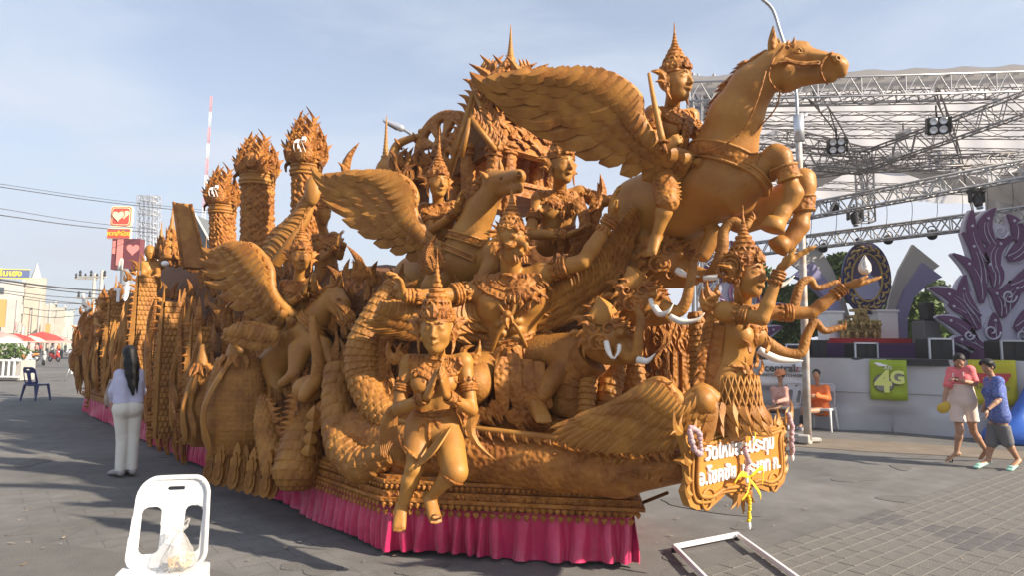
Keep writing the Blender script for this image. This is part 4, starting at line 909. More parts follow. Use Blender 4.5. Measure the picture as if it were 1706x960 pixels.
def person(label, J, s, hb, clothes, hair='short', res=.010, female=False, hands=(), shoes='shoe_grey', group=None, headface=None, fat=1.0, shoe_on=True, extras=None):
    J = {k_: np.asarray(v, float) for k_, v in J.items()}; base = J['hip'].copy(); base[2] = max(0, min(v[2] for v in J.values()))
    t = thing('person', base, label, 'person', group); body = Clay(.02 * s)
    pt, right, fw, up, nk = torso(body, J, s, female, fat=fat); B = basis(fw) if headface is None else basis(headface); h = .235 * s; nt_ = len(body.p)
    head(body, J['head'], B, h, male=not female, k=.02); body.cap(nk - up * .02, J['head'] - B[:, 2] * .3 * h - B[:, 1] * .05 * h, .05 * s, .045 * s, .015)
    for q in 'RL': arm(body, J['sh' + q], J['el' + q], J['wr' + q], s * .92)
    for q in 'RL':
        hp = pt(.085 if q == 'R' else -.085, 0, 0); leg(body, hp, J['kn' + q], J['an' + q], s * .95)
        foot(body, J['an' + q], J['to' + q], s * .92)
    for hd in hands: hand(body, *hd)
    mk('body', body.mesh(res * .8), 'skin', t)
    # garments are offset shells of the same body, ended by clip planes
    for (nm, m_, infl, prims, clip) in clothes:
        g = Clay(.025 * s)
        if 'torso' in prims: torso(g, J, s, female, fat=fat)
        if 'pelvis' in prims:
            for q in (-1, 1): g.cap(pt(q * .055, 0, .25), pt(q * .065, -.01, -.02), .10 * s, .112 * s, .04).ell(pt(q * .06, -.035, -.03), np.array([.09, .09, .11]) * s, None, .04)
        if 'loose' in prims:
            for q in (-1, 1): g.cap(pt(q * .06, 0, .8), pt(q * .065, 0, .02), .10 * s, .108 * s, .03)
        for q in 'RL':
            if 'arms' in prims: arm(g, J['sh' + q], J['el' + q], J['wr' + q], s)
            if 'sleeve' in prims: g.ell(J['sh' + q], .07 * s, None, .02).cap(J['sh' + q], J['sh' + q] * .25 + J['el' + q] * .75, .060 * s, .056 * s, .02)
            hp = pt(.085 if q == 'R' else -.085, 0, 0)
            if 'legs' in prims: leg(g, hp, J['kn' + q], J['an' + q], s * 1.0)
            if 'wide' in prims: g.cap(hp, J['kn' + q], .09 * s, .080 * s, .02)
            if 'wide' in prims: g.ell(pt(.05 if q == 'R' else -.05, 0, .02), .105 * s, None, .03)
            if 'trouser' in prims: g.cap(hp, J['kn' + q], .09 * s, .070 * s, .02).cap(J['kn' + q], J['an' + q], .070 * s, .058 * s, .02).ell(pt(.05 if q == 'R' else -.05, -.01, .02), .108 * s, None, .02)
            if 'shoe' in prims: foot(g, J['an' + q], J['to' + q], s)
        rr = random.Random(len(nm)); ph = [rr.uniform(0, 6) for _ in range(3)]
        fold = lambda X, Y, Z, P=ph: -.0035 * np.sin(X * 55 + Z * 30 + P[0]) - .003 * np.sin(Z * 70 - X * 25 + Y * 40 + P[1])
        cf = (lambda X, Y, Z, c=clip: c(X, Y, Z) + fold(X, Y, Z) * 0) if clip else None
        mk(nm, g.mesh(res, infl, cf), m_, t)
    # hair
    hc = J['head']; T = lambda x, y, z: hc + B @ np.array([x, y, z]) * h; hr = Clay(.02)
    hr.ell(T(0, -.10, .17), np.array([.365, .43, .38]) * h, B)
    if hair == 'long':
        hr.chain([(T(0, -.28, .1), .30 * h), (T(0, -.36, -.5), .32 * h), (T(.06, -.42, -1.1), .29 * h), (T(.12, -.5, -1.75), .17 * h), (T(.2, -.5, -2.25), .08 * h)])
        hr.chain([(T(.2, -.2, .0), .18 * h), (T(.34, -.28, -.7), .16 * h), (T(.38, -.4, -1.4), .10 * h), (T(.42, -.4, -2.2), .03 * h)])
    elif hair == 'mop': hr.ell(T(0, .05, .27), np.array([.43, .40, .28]) * h, B).ell(T(0, -.2, 0), np.array([.36, .30, .30]) * h, B)
    elif hair == 'tied': hr.ell(T(0, -.4, .2), np.array([.16, .18, .16]) * h, B).chain([(T(.2, -.25, -.1), .10 * h), (T(.24, -.2, -.7), .06 * h)])
    face_cut = (T(0, .40, -.16), B)
    def hclip(X, Y, Z):
        c_, Bm = face_cut; x, y, z = X - c_[0], Y - c_[1], Z - c_[2]; f_ = x * Bm[0, 1] + y * Bm[1, 1] + z * Bm[2, 1]; r_ = x * Bm[0, 0] + y * Bm[1, 0] + z * Bm[2, 0]; u_ = x * Bm[0, 2] + y * Bm[1, 2] + z * Bm[2, 2]
        return .02 * 0 - (np.sqrt((r_ / (.36 * h)) ** 2 + (f_ / (.42 * h)) ** 2 + (u_ / (.50 * h)) ** 2) - 1) * .3 * h
    mk('hair', hr.mesh(.009, 0, hclip), 'hair', t)
    if extras: extras(t, pt, right, fw, up, B, T, h)
    return t
P = W
# woman in lilac by the float
d = 7.75
J = dict(head=P(215, 592, d), shL=P(200, 625, d - .04), shR=P(230, 624, d + .08), hip=P(213, 681, d), elL=P(187, 652, d - .05), wrL=P(188, 674, d + .06), elR=P(237, 652, d + .14), wrR=P(230, 668, d + .22),
         knL=P(204, 730, d - .02), knR=P(222, 729, d + .05), anL=G(200, 786, .07) * 1, anR=G(220, 784, .07), toL=G(183, 787, .03), toR=G(205, 785, .03))
def wclip(z0, z1=9.0, sleeve=None):
    def f(X, Y, Z):
        g_ = np.maximum(z0 - Z, Z - z1)
        return g_
    return f
def wex(t, pt, right, fw, up, B, T, h):
    mk('watch', [torus(P(189, 671, d + .05), .031, .008, J['wrL'] - J['elL'], 16, 6)], 'pinksign', t)
zb = P(213, 668, d)[2]
person('woman with long black hair in lilac shirt and white trousers looking at the float', J, .875, None,
       [('shirt', 'lilac_cotton', .007, ('torso', 'arms', 'loose'), lambda X, Y, Z: zb - .03 - Z),
        ('trousers', 'white_trousers', .004, ('trouser', 'pelvis'), lambda X, Y, Z: np.maximum(Z - zb - .03, .075 - Z)), ('shoes', 'shoe_grey', .006, ('shoe',), lambda X, Y, Z: Z - .085)],
       'long', .0105, True, [(J['wrL'], P(186, 690, d + .03) - J['wrL'], [.6, .6, 0], .8, .5, .1, 1)], extras=wex)
t = thing('carrier_bag', P(182, 660, d + .25), 'thin white carrier bag held before the woman in lilac', 'bag')
mk('pouch', [lathe([(.01, -.16), (.07, -.15), (.085, -.05), (.06, .06), (.03, .14), (.02, .16)], P(184, 655, d + .25), 20, disp=crinkle, sx=.5)], 'bag', t)
# girl in pale dungarees
d = 9.2
J = dict(head=P(1598, 603, d), shR=P(1586, 620, d + .08), shL=P(1615, 618, d - .08), hip=P(1602, 669, d), elL=P(1625, 641, d - .14), wrL=P(1593, 633, d - .26), elR=P(1577, 650, d - .0), wrR=P(1572, 674, d - .08),
         knR=P(1599, 718, d - .06), anR=P(1593, 757, d - .03), toR=G(1573, 769, .03), knL=P(1622, 720, d + .05), anL=P(1643, 752, d + .14), toL=G(1632, 766, .02))
zs, zw = P(0, 676, d)[2], P(1600, 640, d)[2]
xl = P(1614, 640, d)[0]
zh = P(1600, 703, d)[2]
def gex(t, pt, right, fw, up, B, T, h):
    mk('strap', [tube([pt(q * .07, .125, .95), pt(q * .075, .13, .6)], .014, 6, flat=.5) for q in (-1, 1)], 'cream_dungarees', t)
    mk('sandal_strap', [torus(G(1583, 766, .05), .04, .008, (1, .2, .3), 14, 5)], 'black', t); mk('wristwatch', [torus(J['wrL'], .026, .008, J['wrL'] - J['elL'], 16, 6)], 'black', t)
person('girl in pink top and pale dungaree shorts looking at her watch', J, .86, None,
       [('top', 'pink_shirt', .012, ('torso', 'sleeve'), lambda X, Y, Z: zs - Z),
        ('dungarees', 'cream_dungarees', .020, ('torso', 'wide', 'pelvis'), lambda X, Y, Z: np.maximum(Z - zw, zh - Z))],
       'tied', .0105, True, [(J['wrL'], J['wrL'] - J['elL'] + [-.02, 0, -.03], [0, 0, -1], .8, .5, .1, 1), (J['wrR'], [0, -.05, -1], [1, 0, 0], .8, .9, .05, 1)], headface=(-.5, -.75, -.5), extras=gex, group='two people walking past the stage')
t = thing('yellow_pouch', P(1572, 681, d - .1), 'crumpled yellow bag hanging in the hand of the girl in dungarees', 'bag'); M['mustard'] = mat('mustard_bag', (.55, .36, .04), .6, bump=.6, bscale=30)
cl = Clay(.04).ell(P(1571, 681, d - .12), (.08, .05, .07)).ell(P(1577, 676, d - .12), (.05, .04, .05)); mk('pouch', cl.mesh(.012), 'mustard', t)
# boy in blue shirt
d = 8.8
J = dict(head=P(1645, 612, d), shR=P(1649, 637, d + .13), shL=P(1662, 637, d - .13), hip=P(1663, 694, d), elL=P(1664, 667, d - .22), wrL=P(1645, 684, d - .26), elR=P(1646, 668, d + .2), wrR=P(1636, 686, d + .16),
         knR=P(1652, 738, d + .08), anR=P(1646, 768, d + .1), toR=G(1624, 779, .03), knL=P(1678, 737, d - .06), anL=P(1697, 768, d - .04), toL=G(1680, 784, .03))
zs2 = P(0, 697, d)[2]; zk = P(0, 733, d)[2]
def bex(t, pt, right, fw, up, B, T, h):
    mk('bracelet', [torus(J['wrL'], .026, .007, J['wrL'] - J['elL'], 16, 6)], 'black', t)
person('boy in blue patterned shirt and grey shorts walking left', J, .84, None,
       [('shirt', 'blue_shirt', .016, ('torso', 'sleeve', 'loose'), lambda X, Y, Z: zs2 - .03 - Z),
        ('shorts', 'grey_shorts', .010, ('wide', 'pelvis'), lambda X, Y, Z: np.maximum(Z - zs2 - .05, zk - Z)), ('shoes', 'mint_shoe', .006, ('shoe',), lambda X, Y, Z: Z - .075)],
       'mop', .0105, False, [(J['wrL'], [-.25, -.1, -1], [-.6, .5, 0], .82, .5, .1, -1)], headface=(-1, -.25, -.22), extras=bex, group='two people walking past the stage')
# seated woman and man by the stage skirt
d = 13.2
J = dict(head=P(1300, 629, d), shR=P(1289, 650, d + .1), shL=P(1308, 650, d - .12), hip=P(1309, 681, d), elL=P(1310, 667, d - .2), wrL=P(1296, 670, d - .25), elR=P(1290, 667, d + .1), wrR=P(1289, 671, d - .1),
         knR=P(1280, 684, d + .08), anR=P(1262, 702, d + .05), toR=G(1252, 710, .04), knL=P(1279, 680, d - .12), anL=P(1266, 702, d - .1), toL=G(1254, 712, .04))
def capx(t, pt, right, fw, up, B, T, h):
    mk('cap', [lathe([(.105, 0), (.112, .02), (.10, .07), (.06, .11), (.01, .12)], T(0, -.06, .22), 18, B[:, 2]), blade([T(0, .3, .26), T(0, .5, .24), T(0, .72, .18)], [.09, .085, .05], .008, B[:, 2])], mat('cap_cloth', (.50, .20, .10), .8), t)
zb3 = P(0, 676, d)[2]
person('seated woman in dusty pink shirt and cap at the stage skirt', J, .82, None,
       [('shirt', 'dusty_pink_shirt', .014, ('torso', 'arms', 'loose'), lambda X, Y, Z: zb3 - Z), ('trousers', 'dark_trousers', .008, ('trouser', 'pelvis'), lambda X, Y, Z: np.maximum(Z - zb3 - .03, .07 - Z)), ('shoes', 'shoe_grey', .006, ('shoe',), lambda X, Y, Z: Z - .08)],
       'short', .013, True, [(J['wrL'], [-.8, -.1, -.4], [0, 0, -1], .78, .4, .1, 1)], headface=(-.8, -.55, -.05), extras=capx, group='people sitting on chairs along the stage')
chair(P(1311, 700, d) * [1, 1, 0] + [0, .0, 0], rad(-62), 'white plastic chair under the seated woman in dusty pink')
d = 12.9
J = dict(head=P(1360, 625, d), shR=P(1350, 648, d + .14), shL=P(1376, 648, d - .08), hip=P(1368, 684, d), elL=P(1380, 665, d - .18), wrL=P(1360, 661, d - .24), elR=P(1348, 666, d + .02), wrR=P(1362, 658, d - .2),
         knR=P(1339, 684, d - .05), anR=P(1337, 706, d - .02), toR=G(1327, 716, .03), knL=P(1345, 686, d - .25), anL=P(1342, 708, d - .2), toL=G(1333, 718, .03))
zb4 = P(0, 681, d)[2]
person('seated man in orange jacket with folded arms behind the lamp post', J, .86, None,
       [('shirt', 'orange_shirt', .020, ('torso', 'arms', 'loose'), lambda X, Y, Z: zb4 - Z), ('trousers', 'dark_trousers', .008, ('trouser', 'pelvis'), lambda X, Y, Z: np.maximum(Z - zb4 - .03, .07 - Z)), ('shoes', 'shoe_grey', .006, ('shoe',), lambda X, Y, Z: Z - .08)],
       'short', .013, False, [(J['wrL'], [-.8, -.1, .1], [0, 1, 0], .8, .3, .1, 1)], headface=(-.55, -.8, -.05), group='people sitting on chairs along the stage')
chair(P(1370, 704, d) * [1, 1, 0], rad(-40), 'white plastic chair under the seated man in orange')
# far people in the street (tiny)
for (px, py, m_, lb) in ((86, 596, 'white', 'tiny figure in white standing in the middle of the street'), (60, 594, 'pinksign', 'tiny figure in pink beside the parked scooters'), (67, 590, 'red', 'tiny figure in red beside the market parasols'), (108, 588, 'dark_trousers', 'tiny dark figure riding far down the street'), (30, 598, 'blue_shirt', 'tiny figure in blue near the white scooter'), (97, 592, 'orange_shirt', 'tiny figure in orange crossing the far street'), (47, 593, 'dusty_pink_shirt', 'tiny figure in dull pink under the red parasols'), (78, 590, 'cream', 'tiny figure in cream between the parasols and the scooters')):
    g = G(px, py); t = thing('person', g, lb, 'person', 'distant people in the street'); k = 1.6 / 1.75
    cl = Clay(.04).cap(g + [0, 0, 1.33 * k], g + [0, 0, .95 * k], .17 * k, .15 * k).cap(g + [-.2, 0, 1.3 * k], g + [-.26, -.05, .8 * k], .055, .04).cap(g + [.2, 0, 1.3 * k], g + [.26, -.05, .8 * k], .055, .04)
    mk('shirt', cl.mesh(.04), m_, t); cl = Clay(.04).cap(g + [-.09, 0, .9 * k], g + [-.12, .1, .05], .10, .06).cap(g + [.09, 0, .9 * k], g + [.12, -.1, .05], .10, .06)
    mk('legs', cl.mesh(.04), 'dark_trousers', t); mk('head', [ball(g + [0, 0, 1.6 * k], (.095, .11, .13), 8)], 'skin', t); mk('hair', [ball(g + [0, .02, 1.65 * k], (.105, .115, .11), 8)], 'hair', t)
# ================================================================== stage on the right
M['tarp'] = mat('white_tarpaulin', (.46, .46, .47), .55, col2=(.40, .40, .42), nscale=1.2, bump=.5, bscale=2.2); M['fabric'] = mat('roof_fabric', (.72, .70, .69), .8, col2=(.68, .66, .65), nscale=.5, bump=.2, bscale=3)
def translucent(m, w=.45):
    n = m.node_tree; b = n.nodes['Principled BSDF']; o = n.nodes['Material Output']; t = n.nodes.new('ShaderNodeBsdfTranslucent'); t.inputs[0].default_value = (.56, .54, .54, 1); x = n.nodes.new('ShaderNodeMixShader'); x.inputs[0].default_value = w
    n.links.new(b.outputs[0], x.inputs[1]); n.links.new(t.outputs[0], x.inputs[2]); n.links.new(x.outputs[0], o.inputs[0])
translucent(M['fabric'], .75)
M['truss'] = mat('truss_steel', (.30, .29, .29), .5, .4, col2=(.24, .22, .22), nscale=10); M['trussl'] = mat('truss_aluminium', (.45, .45, .46), .4, .5)
M['purple'] = mat('deep_purple', (.055, .02, .085), .7); M['carpet'] = mat('red_carpet', (.38, .03, .035), .9); M['lilac'] = mat('lilac_board', (.25, .235, .40), .6); M['plum'] = mat('plum_board', (.125, .050, .125), .8, col2=(.15, .065, .145), nscale=1.5)
M['palelilac'] = mat('pale_lilac_board', (.52, .50, .60), .65); M['gold'] = mat('dull_gold', (.46, .33, .13), .4, .3, col2=(.30, .2, .07), nscale=9, bump=.4, bscale=30); M['navy'] = mat('navy_board', (.03, .025, .11), .5)
t = thing('stage', (7, 14, 0), 'raised stage with white sheeting skirt and purple risers on the right', 'stage')
A0, A1 = np.array([4.2, 14.5, 0]), np.array([12.7, 9.45, 0]); ad_ = nrm(A1 - A0); an_ = np.array([ad_[1], -ad_[0], 0]); LL = np.linalg.norm(A1 - A0)
def sk(u, z): return A0 + ad_ * u + an_ * (.05 * math.sin(u * 2.1 + z * 2) + .03 * math.sin(u * 5.3 - z * 3) + (.10 * (1.38 - z) if z < .4 else 0) * math.sin(u * 3.1)) + np.array([0, 0, z])
us = np.linspace(0, LL, 120); zs_ = np.linspace(0.0, 1.38, 16); grid = np.array([[sk(u, z) for u in us] for z in zs_]); mk('skirt_sheet', [quadsheet(grid)], 'tarp', t)
for i, u in enumerate(np.linspace(.6, LL - .5, 7)): mk('seam', [tube(spline([sk(u, .0) + an_ * .012, sk(u + .03, .7) + an_ * .012, sk(u, 1.38) + an_ * .012], 8), .008, 4)], 'tarp', t)
mk('lower_batten', [tube(spline([sk(u, .74) + an_ * .015 for u in np.linspace(0, LL, 60)], 80), .012, 5)], 'tarp', t)
dk = [A0 + [0, 0, 0], A1, A1 + [3, 14, 0], A0 + [3, 12, 0]]
mk('deck', [poly([(q[0], q[1]) for q in dk], (0, 0, 1.38), (1, 0, 0), (0, 1, 0), .12)], 'dark_trousers', t, False)
def back(px, py, d): return W(px, py, d)
a, b = W(1340, 600, 17.2), W(1760, 600, 15.5)
def riser(x0, x1, y0, y1, d0, d1, m, name='riser', th=.6):
    p, q = W(x0, y1, d0), W(x1, y1, d1); p[2] = q[2] = max(1.36, min(p[2], q[2])); u_ = nrm((q - p) * [1, 1, 0]); hh = W(x0, y0, d0)[2] - p[2]; Rr = np.stack([u_, np.cross([0, 0, 1], u_), [0, 0, 1]], 1)
    return mk(name, [box((p + q) / 2 + [0, 0, hh / 2] + Rr[:, 1] * th / 2, (np.linalg.norm(q - p), th, hh), Rr)], m, t, False)
riser(1355, 1760, 572, 602, 16.6, 15.0, 'purple', th=3.5); riser(1385, 1530, 564, 573, 17.2, 16.6, 'carpet', th=3.2)
riser(1250, 1400, 582, 602, 17.0, 16.8, 'dark_trousers', th=2)
# flight cases, monitors and speakers on the stage edge
def case(x0, x1, y0, y1, d, label, frame=True, m='black', cat='monitor speaker'):
    p = W((x0 + x1) / 2, y1, d); w = (x1 - x0) / FPX * d; h = (y1 - y0) / FPX * d; p[2] = max(p[2], 1.385); tt = thing('stage_monitor', p, label, cat, 'black boxes along the stage edge')
    mk('cabinet', [bbox(p + [0, .25, h / 2], (w, .5, h), .01)], m, tt, False)
    if frame:
        for (cx, cz, sx, sz) in ((-w / 2, h / 2, .035, h + .035), (w / 2, h / 2, .035, h + .035), (0, h, w, .035)): mk('edge_trim', [box(p + [cx, -.01, cz], (sx, .035, sz))], 'silver', tt, False)
    for k in (-1, 1): mk('grille', [box(p + [k * w * .22, -.004, h * .5], (w * .36, .02, h * .7))], mat('grille', (.03, .03, .032), .8, bump=.5, bscale=200) if 'grille' not in M else M['grille'], tt, False)
M['grille'] = mat('grille', (.035, .035, .038), .8)
case(1425, 1462, 575, 599, 15.2, 'black box with pale trim below the portrait'); case(1549, 1588, 566, 599, 14.2, 'black box with pale trim left of the large ornament'); case(1669, 1712, 569, 600, 13.6, 'black box with pale trim at the right edge')
case(1352, 1378, 570, 598, 15.8, 'dark equipment box right of the lamp post', False); case(1262, 1296, 572, 598, 16, 'dark box between the kinnari and the curved trunk', False); case(1310, 1344, 578, 598, 15.8, 'low dark box just left of the lamp post', True)
tt = thing('speaker_stack', W(1557, 575, 15.2), 'grey speaker cabinet with a smaller black speaker on top', 'speaker')
p = W(1557, 572, 15.6); mk('cabinet', [bbox(p + [0, .3, .25], (.40, .5, .55), .02)], mat('grey_cabinet', (.13, .13, .13), .7), tt, False); mk('top_speaker', [bbox(p + [-.02, .2, .76], (.22, .3, .42), .03)], 'black', tt, False); mk('mount', [box(p + [0, .25, .54], (.36, .4, .04))], 'black', tt, False)
# pedestals
for (x0, x1, y0, y1, lb) in ((1465, 1498, 520, 567, 'white pedestal right of the gold altar'), (1380, 1407, 522, 568, 'white pedestal left of the gold altar')):
    d = 17.6; p = W((x0 + x1) / 2, y1, d); w = (x1 - x0) / FPX * d; h = (y1 - y0) / FPX * d; tt = thing('pedestal', p, lb, 'pedestal', 'white pedestals beside the altar'); mk('shaft', [bbox(p + [0, .3, h / 2], (w, .6, h), .015)], 'white', tt, False); mk('cap_slab', [bbox(p + [0, .3, h + .02], (w + .06, .66, .06), .01)], 'white', tt, False)
# altar tables
d = 17.3; p = W(1435, 566, d); tt = thing('altar_table', p, 'tiered dull gold altar tables below the oval portrait', 'altar', None); s_ = d / FPX
for (cx, y0, y1, w, dep) in ((0, 549, 567, 64, .7), (-16, 536, 549, 22, .45), (16, 536, 549, 22, .45), (0, 540, 552, 20, .5), (0, 528, 539, 24, .4), (0, 517, 528, 16, .35)):
    c = W(1435 + cx, y1, d); hh = (y1 - y0) * s_
    for q in (-1, 1): mk('leg', [bbox(c + [q * (w / 2 - 2) * s_, .02, hh / 2], (.07, .10, hh), .01)], 'gold', tt, False)
    mk('table_top', [bbox(c + [0, dep / 2, hh], (w * s_ + .06, dep, .07), .015)], 'gold', tt, False); mk('apron', frill([c + [-w / 2 * s_, -.01, hh - .03], c + [w / 2 * s_, -.01, hh - .03]], max(4, w // 4), .10, .04, (0, 0, -1), 0, .1, N=np.array([0, -1., 0])) + [box(c + [0, .1, hh * .5], (w * s_ * .96, .02, hh * .9))], 'gold', tt, False)
rg = random.Random(8)
for i in range(9):
    c = W(1405 + i * 7.5, 566 if i % 2 else 549, 17.25); tv = thing('offering_vase', c, 'small gold vase, %s of the nine on the altar tables' % ['leftmost', 'second from the left', 'third from the left', 'fourth from the left', 'middle one', 'fourth from the right', 'third from the right', 'second from the right', 'rightmost'][i], 'vase', 'gold vases on the altar')
    mk('vase_body', [lathe([(.03, 0), (.04, .02), (.02, .05), (.06, .10), (.05, .15), (.02, .18), (.05, .22)], c + [0, -.02, .0], 12)], 'gold', tv)
# portrait in oval frame: a plain stand-in figure
d = 17.9; c = W(1444, 463, d); tt = thing('oval_portrait', c, 'large oval portrait in gold scrollwork frame on a dark blue board', 'portrait'); s_ = d / FPX; ux = nrm(np.array([1, -.18, 0])); uz = np.array([0, 0, 1.0])
oval = lambda rx, ry, n=48: [(rx * s_ * math.cos(a), ry * s_ * math.sin(a)) for a in np.linspace(0, 2 * math.pi, n, endpoint=False)]
fr = np.cross(ux, uz)
mk('backing_board', [poly(oval(38, 62), c, ux, uz, .14)], 'navy', tt, False); mk('knob', [ball(c + uz * 62 * s_ - ux * 10 * s_, .12, 8)], 'navy', tt)
mk('picture', [poly(oval(23, 40), c + fr * .02, ux, uz, .03)], mat('portrait_ground', (.05, .035, .08), .5, col2=(.09, .06, .14), nscale=2), tt, False)
mk('painted_figure', [poly([(-.32, -.55), (.30, -.55), (.33, -.25), (.26, .0), (.12, .12), (-.10, .12), (-.26, .0), (-.33, -.3)], c + fr * .026 - uz * .05, ux, uz, .012), poly(oval(5.5, 8), c + fr * .026 + uz * .17 + ux * .02, ux, uz, .012)], mat('portrait_figure', (.30, .30, .46), .5), tt, False)
fo = []
for i in range(34):
    a = 2 * math.pi * i / 34; r1 = np.array([math.cos(a) * 30 * s_, math.sin(a) * 50 * s_]); pp = c + ux * r1[0] + uz * r1[1] + fr * .04; tn = nrm(-ux * math.sin(a) * 30 + uz * math.cos(a) * 50)
    fo.append(flame(pp, tn + (ux * math.cos(a) + uz * math.sin(a)) * (.6 if i % 2 else -.6), .20, .034, fr, .5, thick=.012)); fo.append(ball(pp, .022, 5))
mk('scrollwork', fo, 'gold', tt, True, auto=40); mk('inner_rim', [tube(spline([c + ux * x + uz * z + fr * .03 for x, z in oval(23.5, 40.5) + oval(23.5, 40.5)[:1]], 70), .03, 6)], 'gold', tt)
# swooping boards either side
def boards(flip, label, d):
    f = lambda px, py: np.array([((1444 + flip * (px - 1444)) - 1444) * d / FPX, (480 - py) * d / FPX]); o = W(1444, 480, d) - 0; tt = thing('stage_board', W(1444 + flip * 70, 575, d), label, 'stage decoration', 'white and lilac swooping boards')
    wh = [(1466, 592), (1470, 545), (1484, 490), (1500, 448), (1525, 405), (1568, 441), (1553, 452), (1530, 470), (1508, 500), (1496, 540), (1494, 592)]
    li = [(1484, 545), (1493, 510), (1506, 480), (1536, 437), (1567, 461), (1541, 474), (1518, 497), (1506, 530), (1503, 592), (1490, 592)]
    for pts, m_, off, nm in ((wh, 'offwhite', 0, 'white_board'), (li, 'lilac', -.12, 'lilac_board')):
        Q = np.array([f(*q) for q in pts]); mk(nm, [poly(Q, o + [0, off, 0], (1, 0, 0), (0, 0, 1), .10 if off == 0 else .3)], m_, tt, False)
boards(1, 'white and lilac swooping board right of the portrait', 18.3); boards(-1, 'white and lilac swooping board left of the portrait', 18.31)
# big plum ornament of curling leaves
def ornament(o, sc, mirror, label, d, t_name='carved_board'):
    tt = thing(t_name, o, label, 'stage decoration', 'plum coloured leaf ornaments'); ux = np.array([1., 0, 0]); uz = np.array([0, 0, 1.])
    def leaf2(b, tip, w, bend, n=11):
        b = np.array(b, float); tip = np.array(tip, float); v = tip - b; L_ = np.linalg.norm(v); dn_ = v / L_; s = np.array([-dn_[1], dn_[0]]); ts = np.linspace(0, 1, n)
        cen = [b + v * q + s * bend * L_ * math.sin(q * math.pi * .9) - s * bend * L_ * .6 * q * q for q in ts]; wd_ = w * np.sin(np.pi * (ts * .93 + .05)) ** .7 * (1 - .35 * ts)
        T_ = np.gradient(np.array(cen), axis=0); T_ /= np.linalg.norm(T_, axis=1)[:, None]; S_ = np.stack([-T_[:, 1], T_[:, 0]], 1); cen = np.array(cen)
        return np.vstack([cen + S_ * wd_[:, None], (cen - S_ * wd_[:, None])[::-1]])
    # leaves in photo pixels relative to the foot (1655, 590)
    LV = [((-20, -40), (-95, -112), 17, .15), ((-18, -60), (-42, -130), 15, -.2), ((-14, -84), (-52, -170), 14, .2), ((-10, -110), (-36, -205), 15, .12), ((0, -150), (-24, -242), 14, -.12), ((12, -180), (14, -246), 16, -.25),
          ((-24, -20), (-88, -62), 13, .1), ((-16, -8), (-66, -24), 11, .1), ((10, -110), (-12, -160), 16, .3), ((14, -130), (42, -200), 18, -.3), ((20, -60), (0, -112), 16, .2), ((26, -70), (62, -120), 20, -.2),
          ((6, -20), (6, -68), 14, 0), ((40, -40), (80, -90), 18, .1), ((36, -110), (80, -160), 20, .2), ((34, -160), (66, -214), 18, .25), ((-4, -6), (-34, -44), 12, -.3), ((24, -6), (66, -40), 14, .3), ((50, -190), (40, -236), 14, .2), ((-40, -66), (-70, -82), 9, 0)]
    mir = -1 if mirror else 1; K = d / FPX * sc
    backs = []
    for i, (b, tp, w, bd) in enumerate(LV):
        q = leaf2(b, tp, w + 5, bd); q = q * [mir * K, -K]; backs.append(poly(q, o + [0, .012 * (i % 3), 0], ux, uz, .10))
    backs.append(poly(np.array([(-30, 0), (-34, -60), (-20, -140), (-4, -190), (20, -222), (52, -215), (70, -150), (80, -60), (80, 0)]) * [mir * K, -K], o + [0, .04, 0], ux, uz, .08)); mk('lilac_backing', backs, 'palelilac', tt, False)
    for i, (b, tp, w, bd) in enumerate(LV):
        q = leaf2(b, tp, w - 1, bd) * [mir * K, -K]; lf = mk('leaf', [poly(q, o - [0, .05 + .004 * (i % 5), 0], ux, uz, .04)], 'plum', tt, False)
        b_, t_ = np.array(b, float), np.array(tp, float); v = t_ - b_; s = np.array([-v[1], v[0]]) / np.linalg.norm(v); lines = []
        for k_ in (0,) if w < 15 else (-.3, .3):
            pts = [b_ + v * q_ + s * (bd * np.linalg.norm(v) * (math.sin(q_ * math.pi * .9) - .6 * q_ * q_) + k_ * w * (1 - q_ * .8)) for q_ in np.linspace(.05, .62, 7)]
            lines.append(tube([o + ux * x * mir * K - uz * y * K - [0, .072, 0] for x, y in pts], np.linspace(.9, .35, 7) * K, 5))
        mk('vein', lines, 'palelilac', lf, True); m_ = b_ + v * .72 + s * bd * np.linalg.norm(v) * .55
        mk('dot', [ball(o + ux * m_[0] * mir * K - uz * m_[1] * K - [0, .07, 0], (2.6 * K, .015, 2.6 * K), 6)], 'palelilac', lf)
    for (cx, cy, r) in ((22, -205, 13), (-2, -36, 15), (30, -96, 13), (50, -30, 14), (-40, -30, 9)):
        pts = [(cx + r * (1 - k_ / 22) * math.cos(k_ * .42), cy + r * (1 - k_ / 22) * math.sin(k_ * .42)) for k_ in range(20)]
        mk('scroll', [tube([o + ux * x * mir * K - uz * y * K - [0, .085, 0] for x, y in pts], 1.7 * K, 5)], 'palelilac', tt)
    mk('foot_block', [box(o + [mir * 26 * K, .0, -2 * K], (110 * K, .3, 14 * K))], 'plum', tt, False); mk('prop', [tube([o + [0, .1, K * 120], o + [0, 1.2, -.0]], .03, 6)], 'steel', tt)
o = W(1652, 590, 15.2); ornament(o, 1.0, False, 'huge plum and lilac leaf ornament at the right edge of the stage', 15.2)
o = W(1235, 592, 18.5); ornament(o, .78, True, 'plum leaf ornament partly hidden behind the kinnari', 18.5)
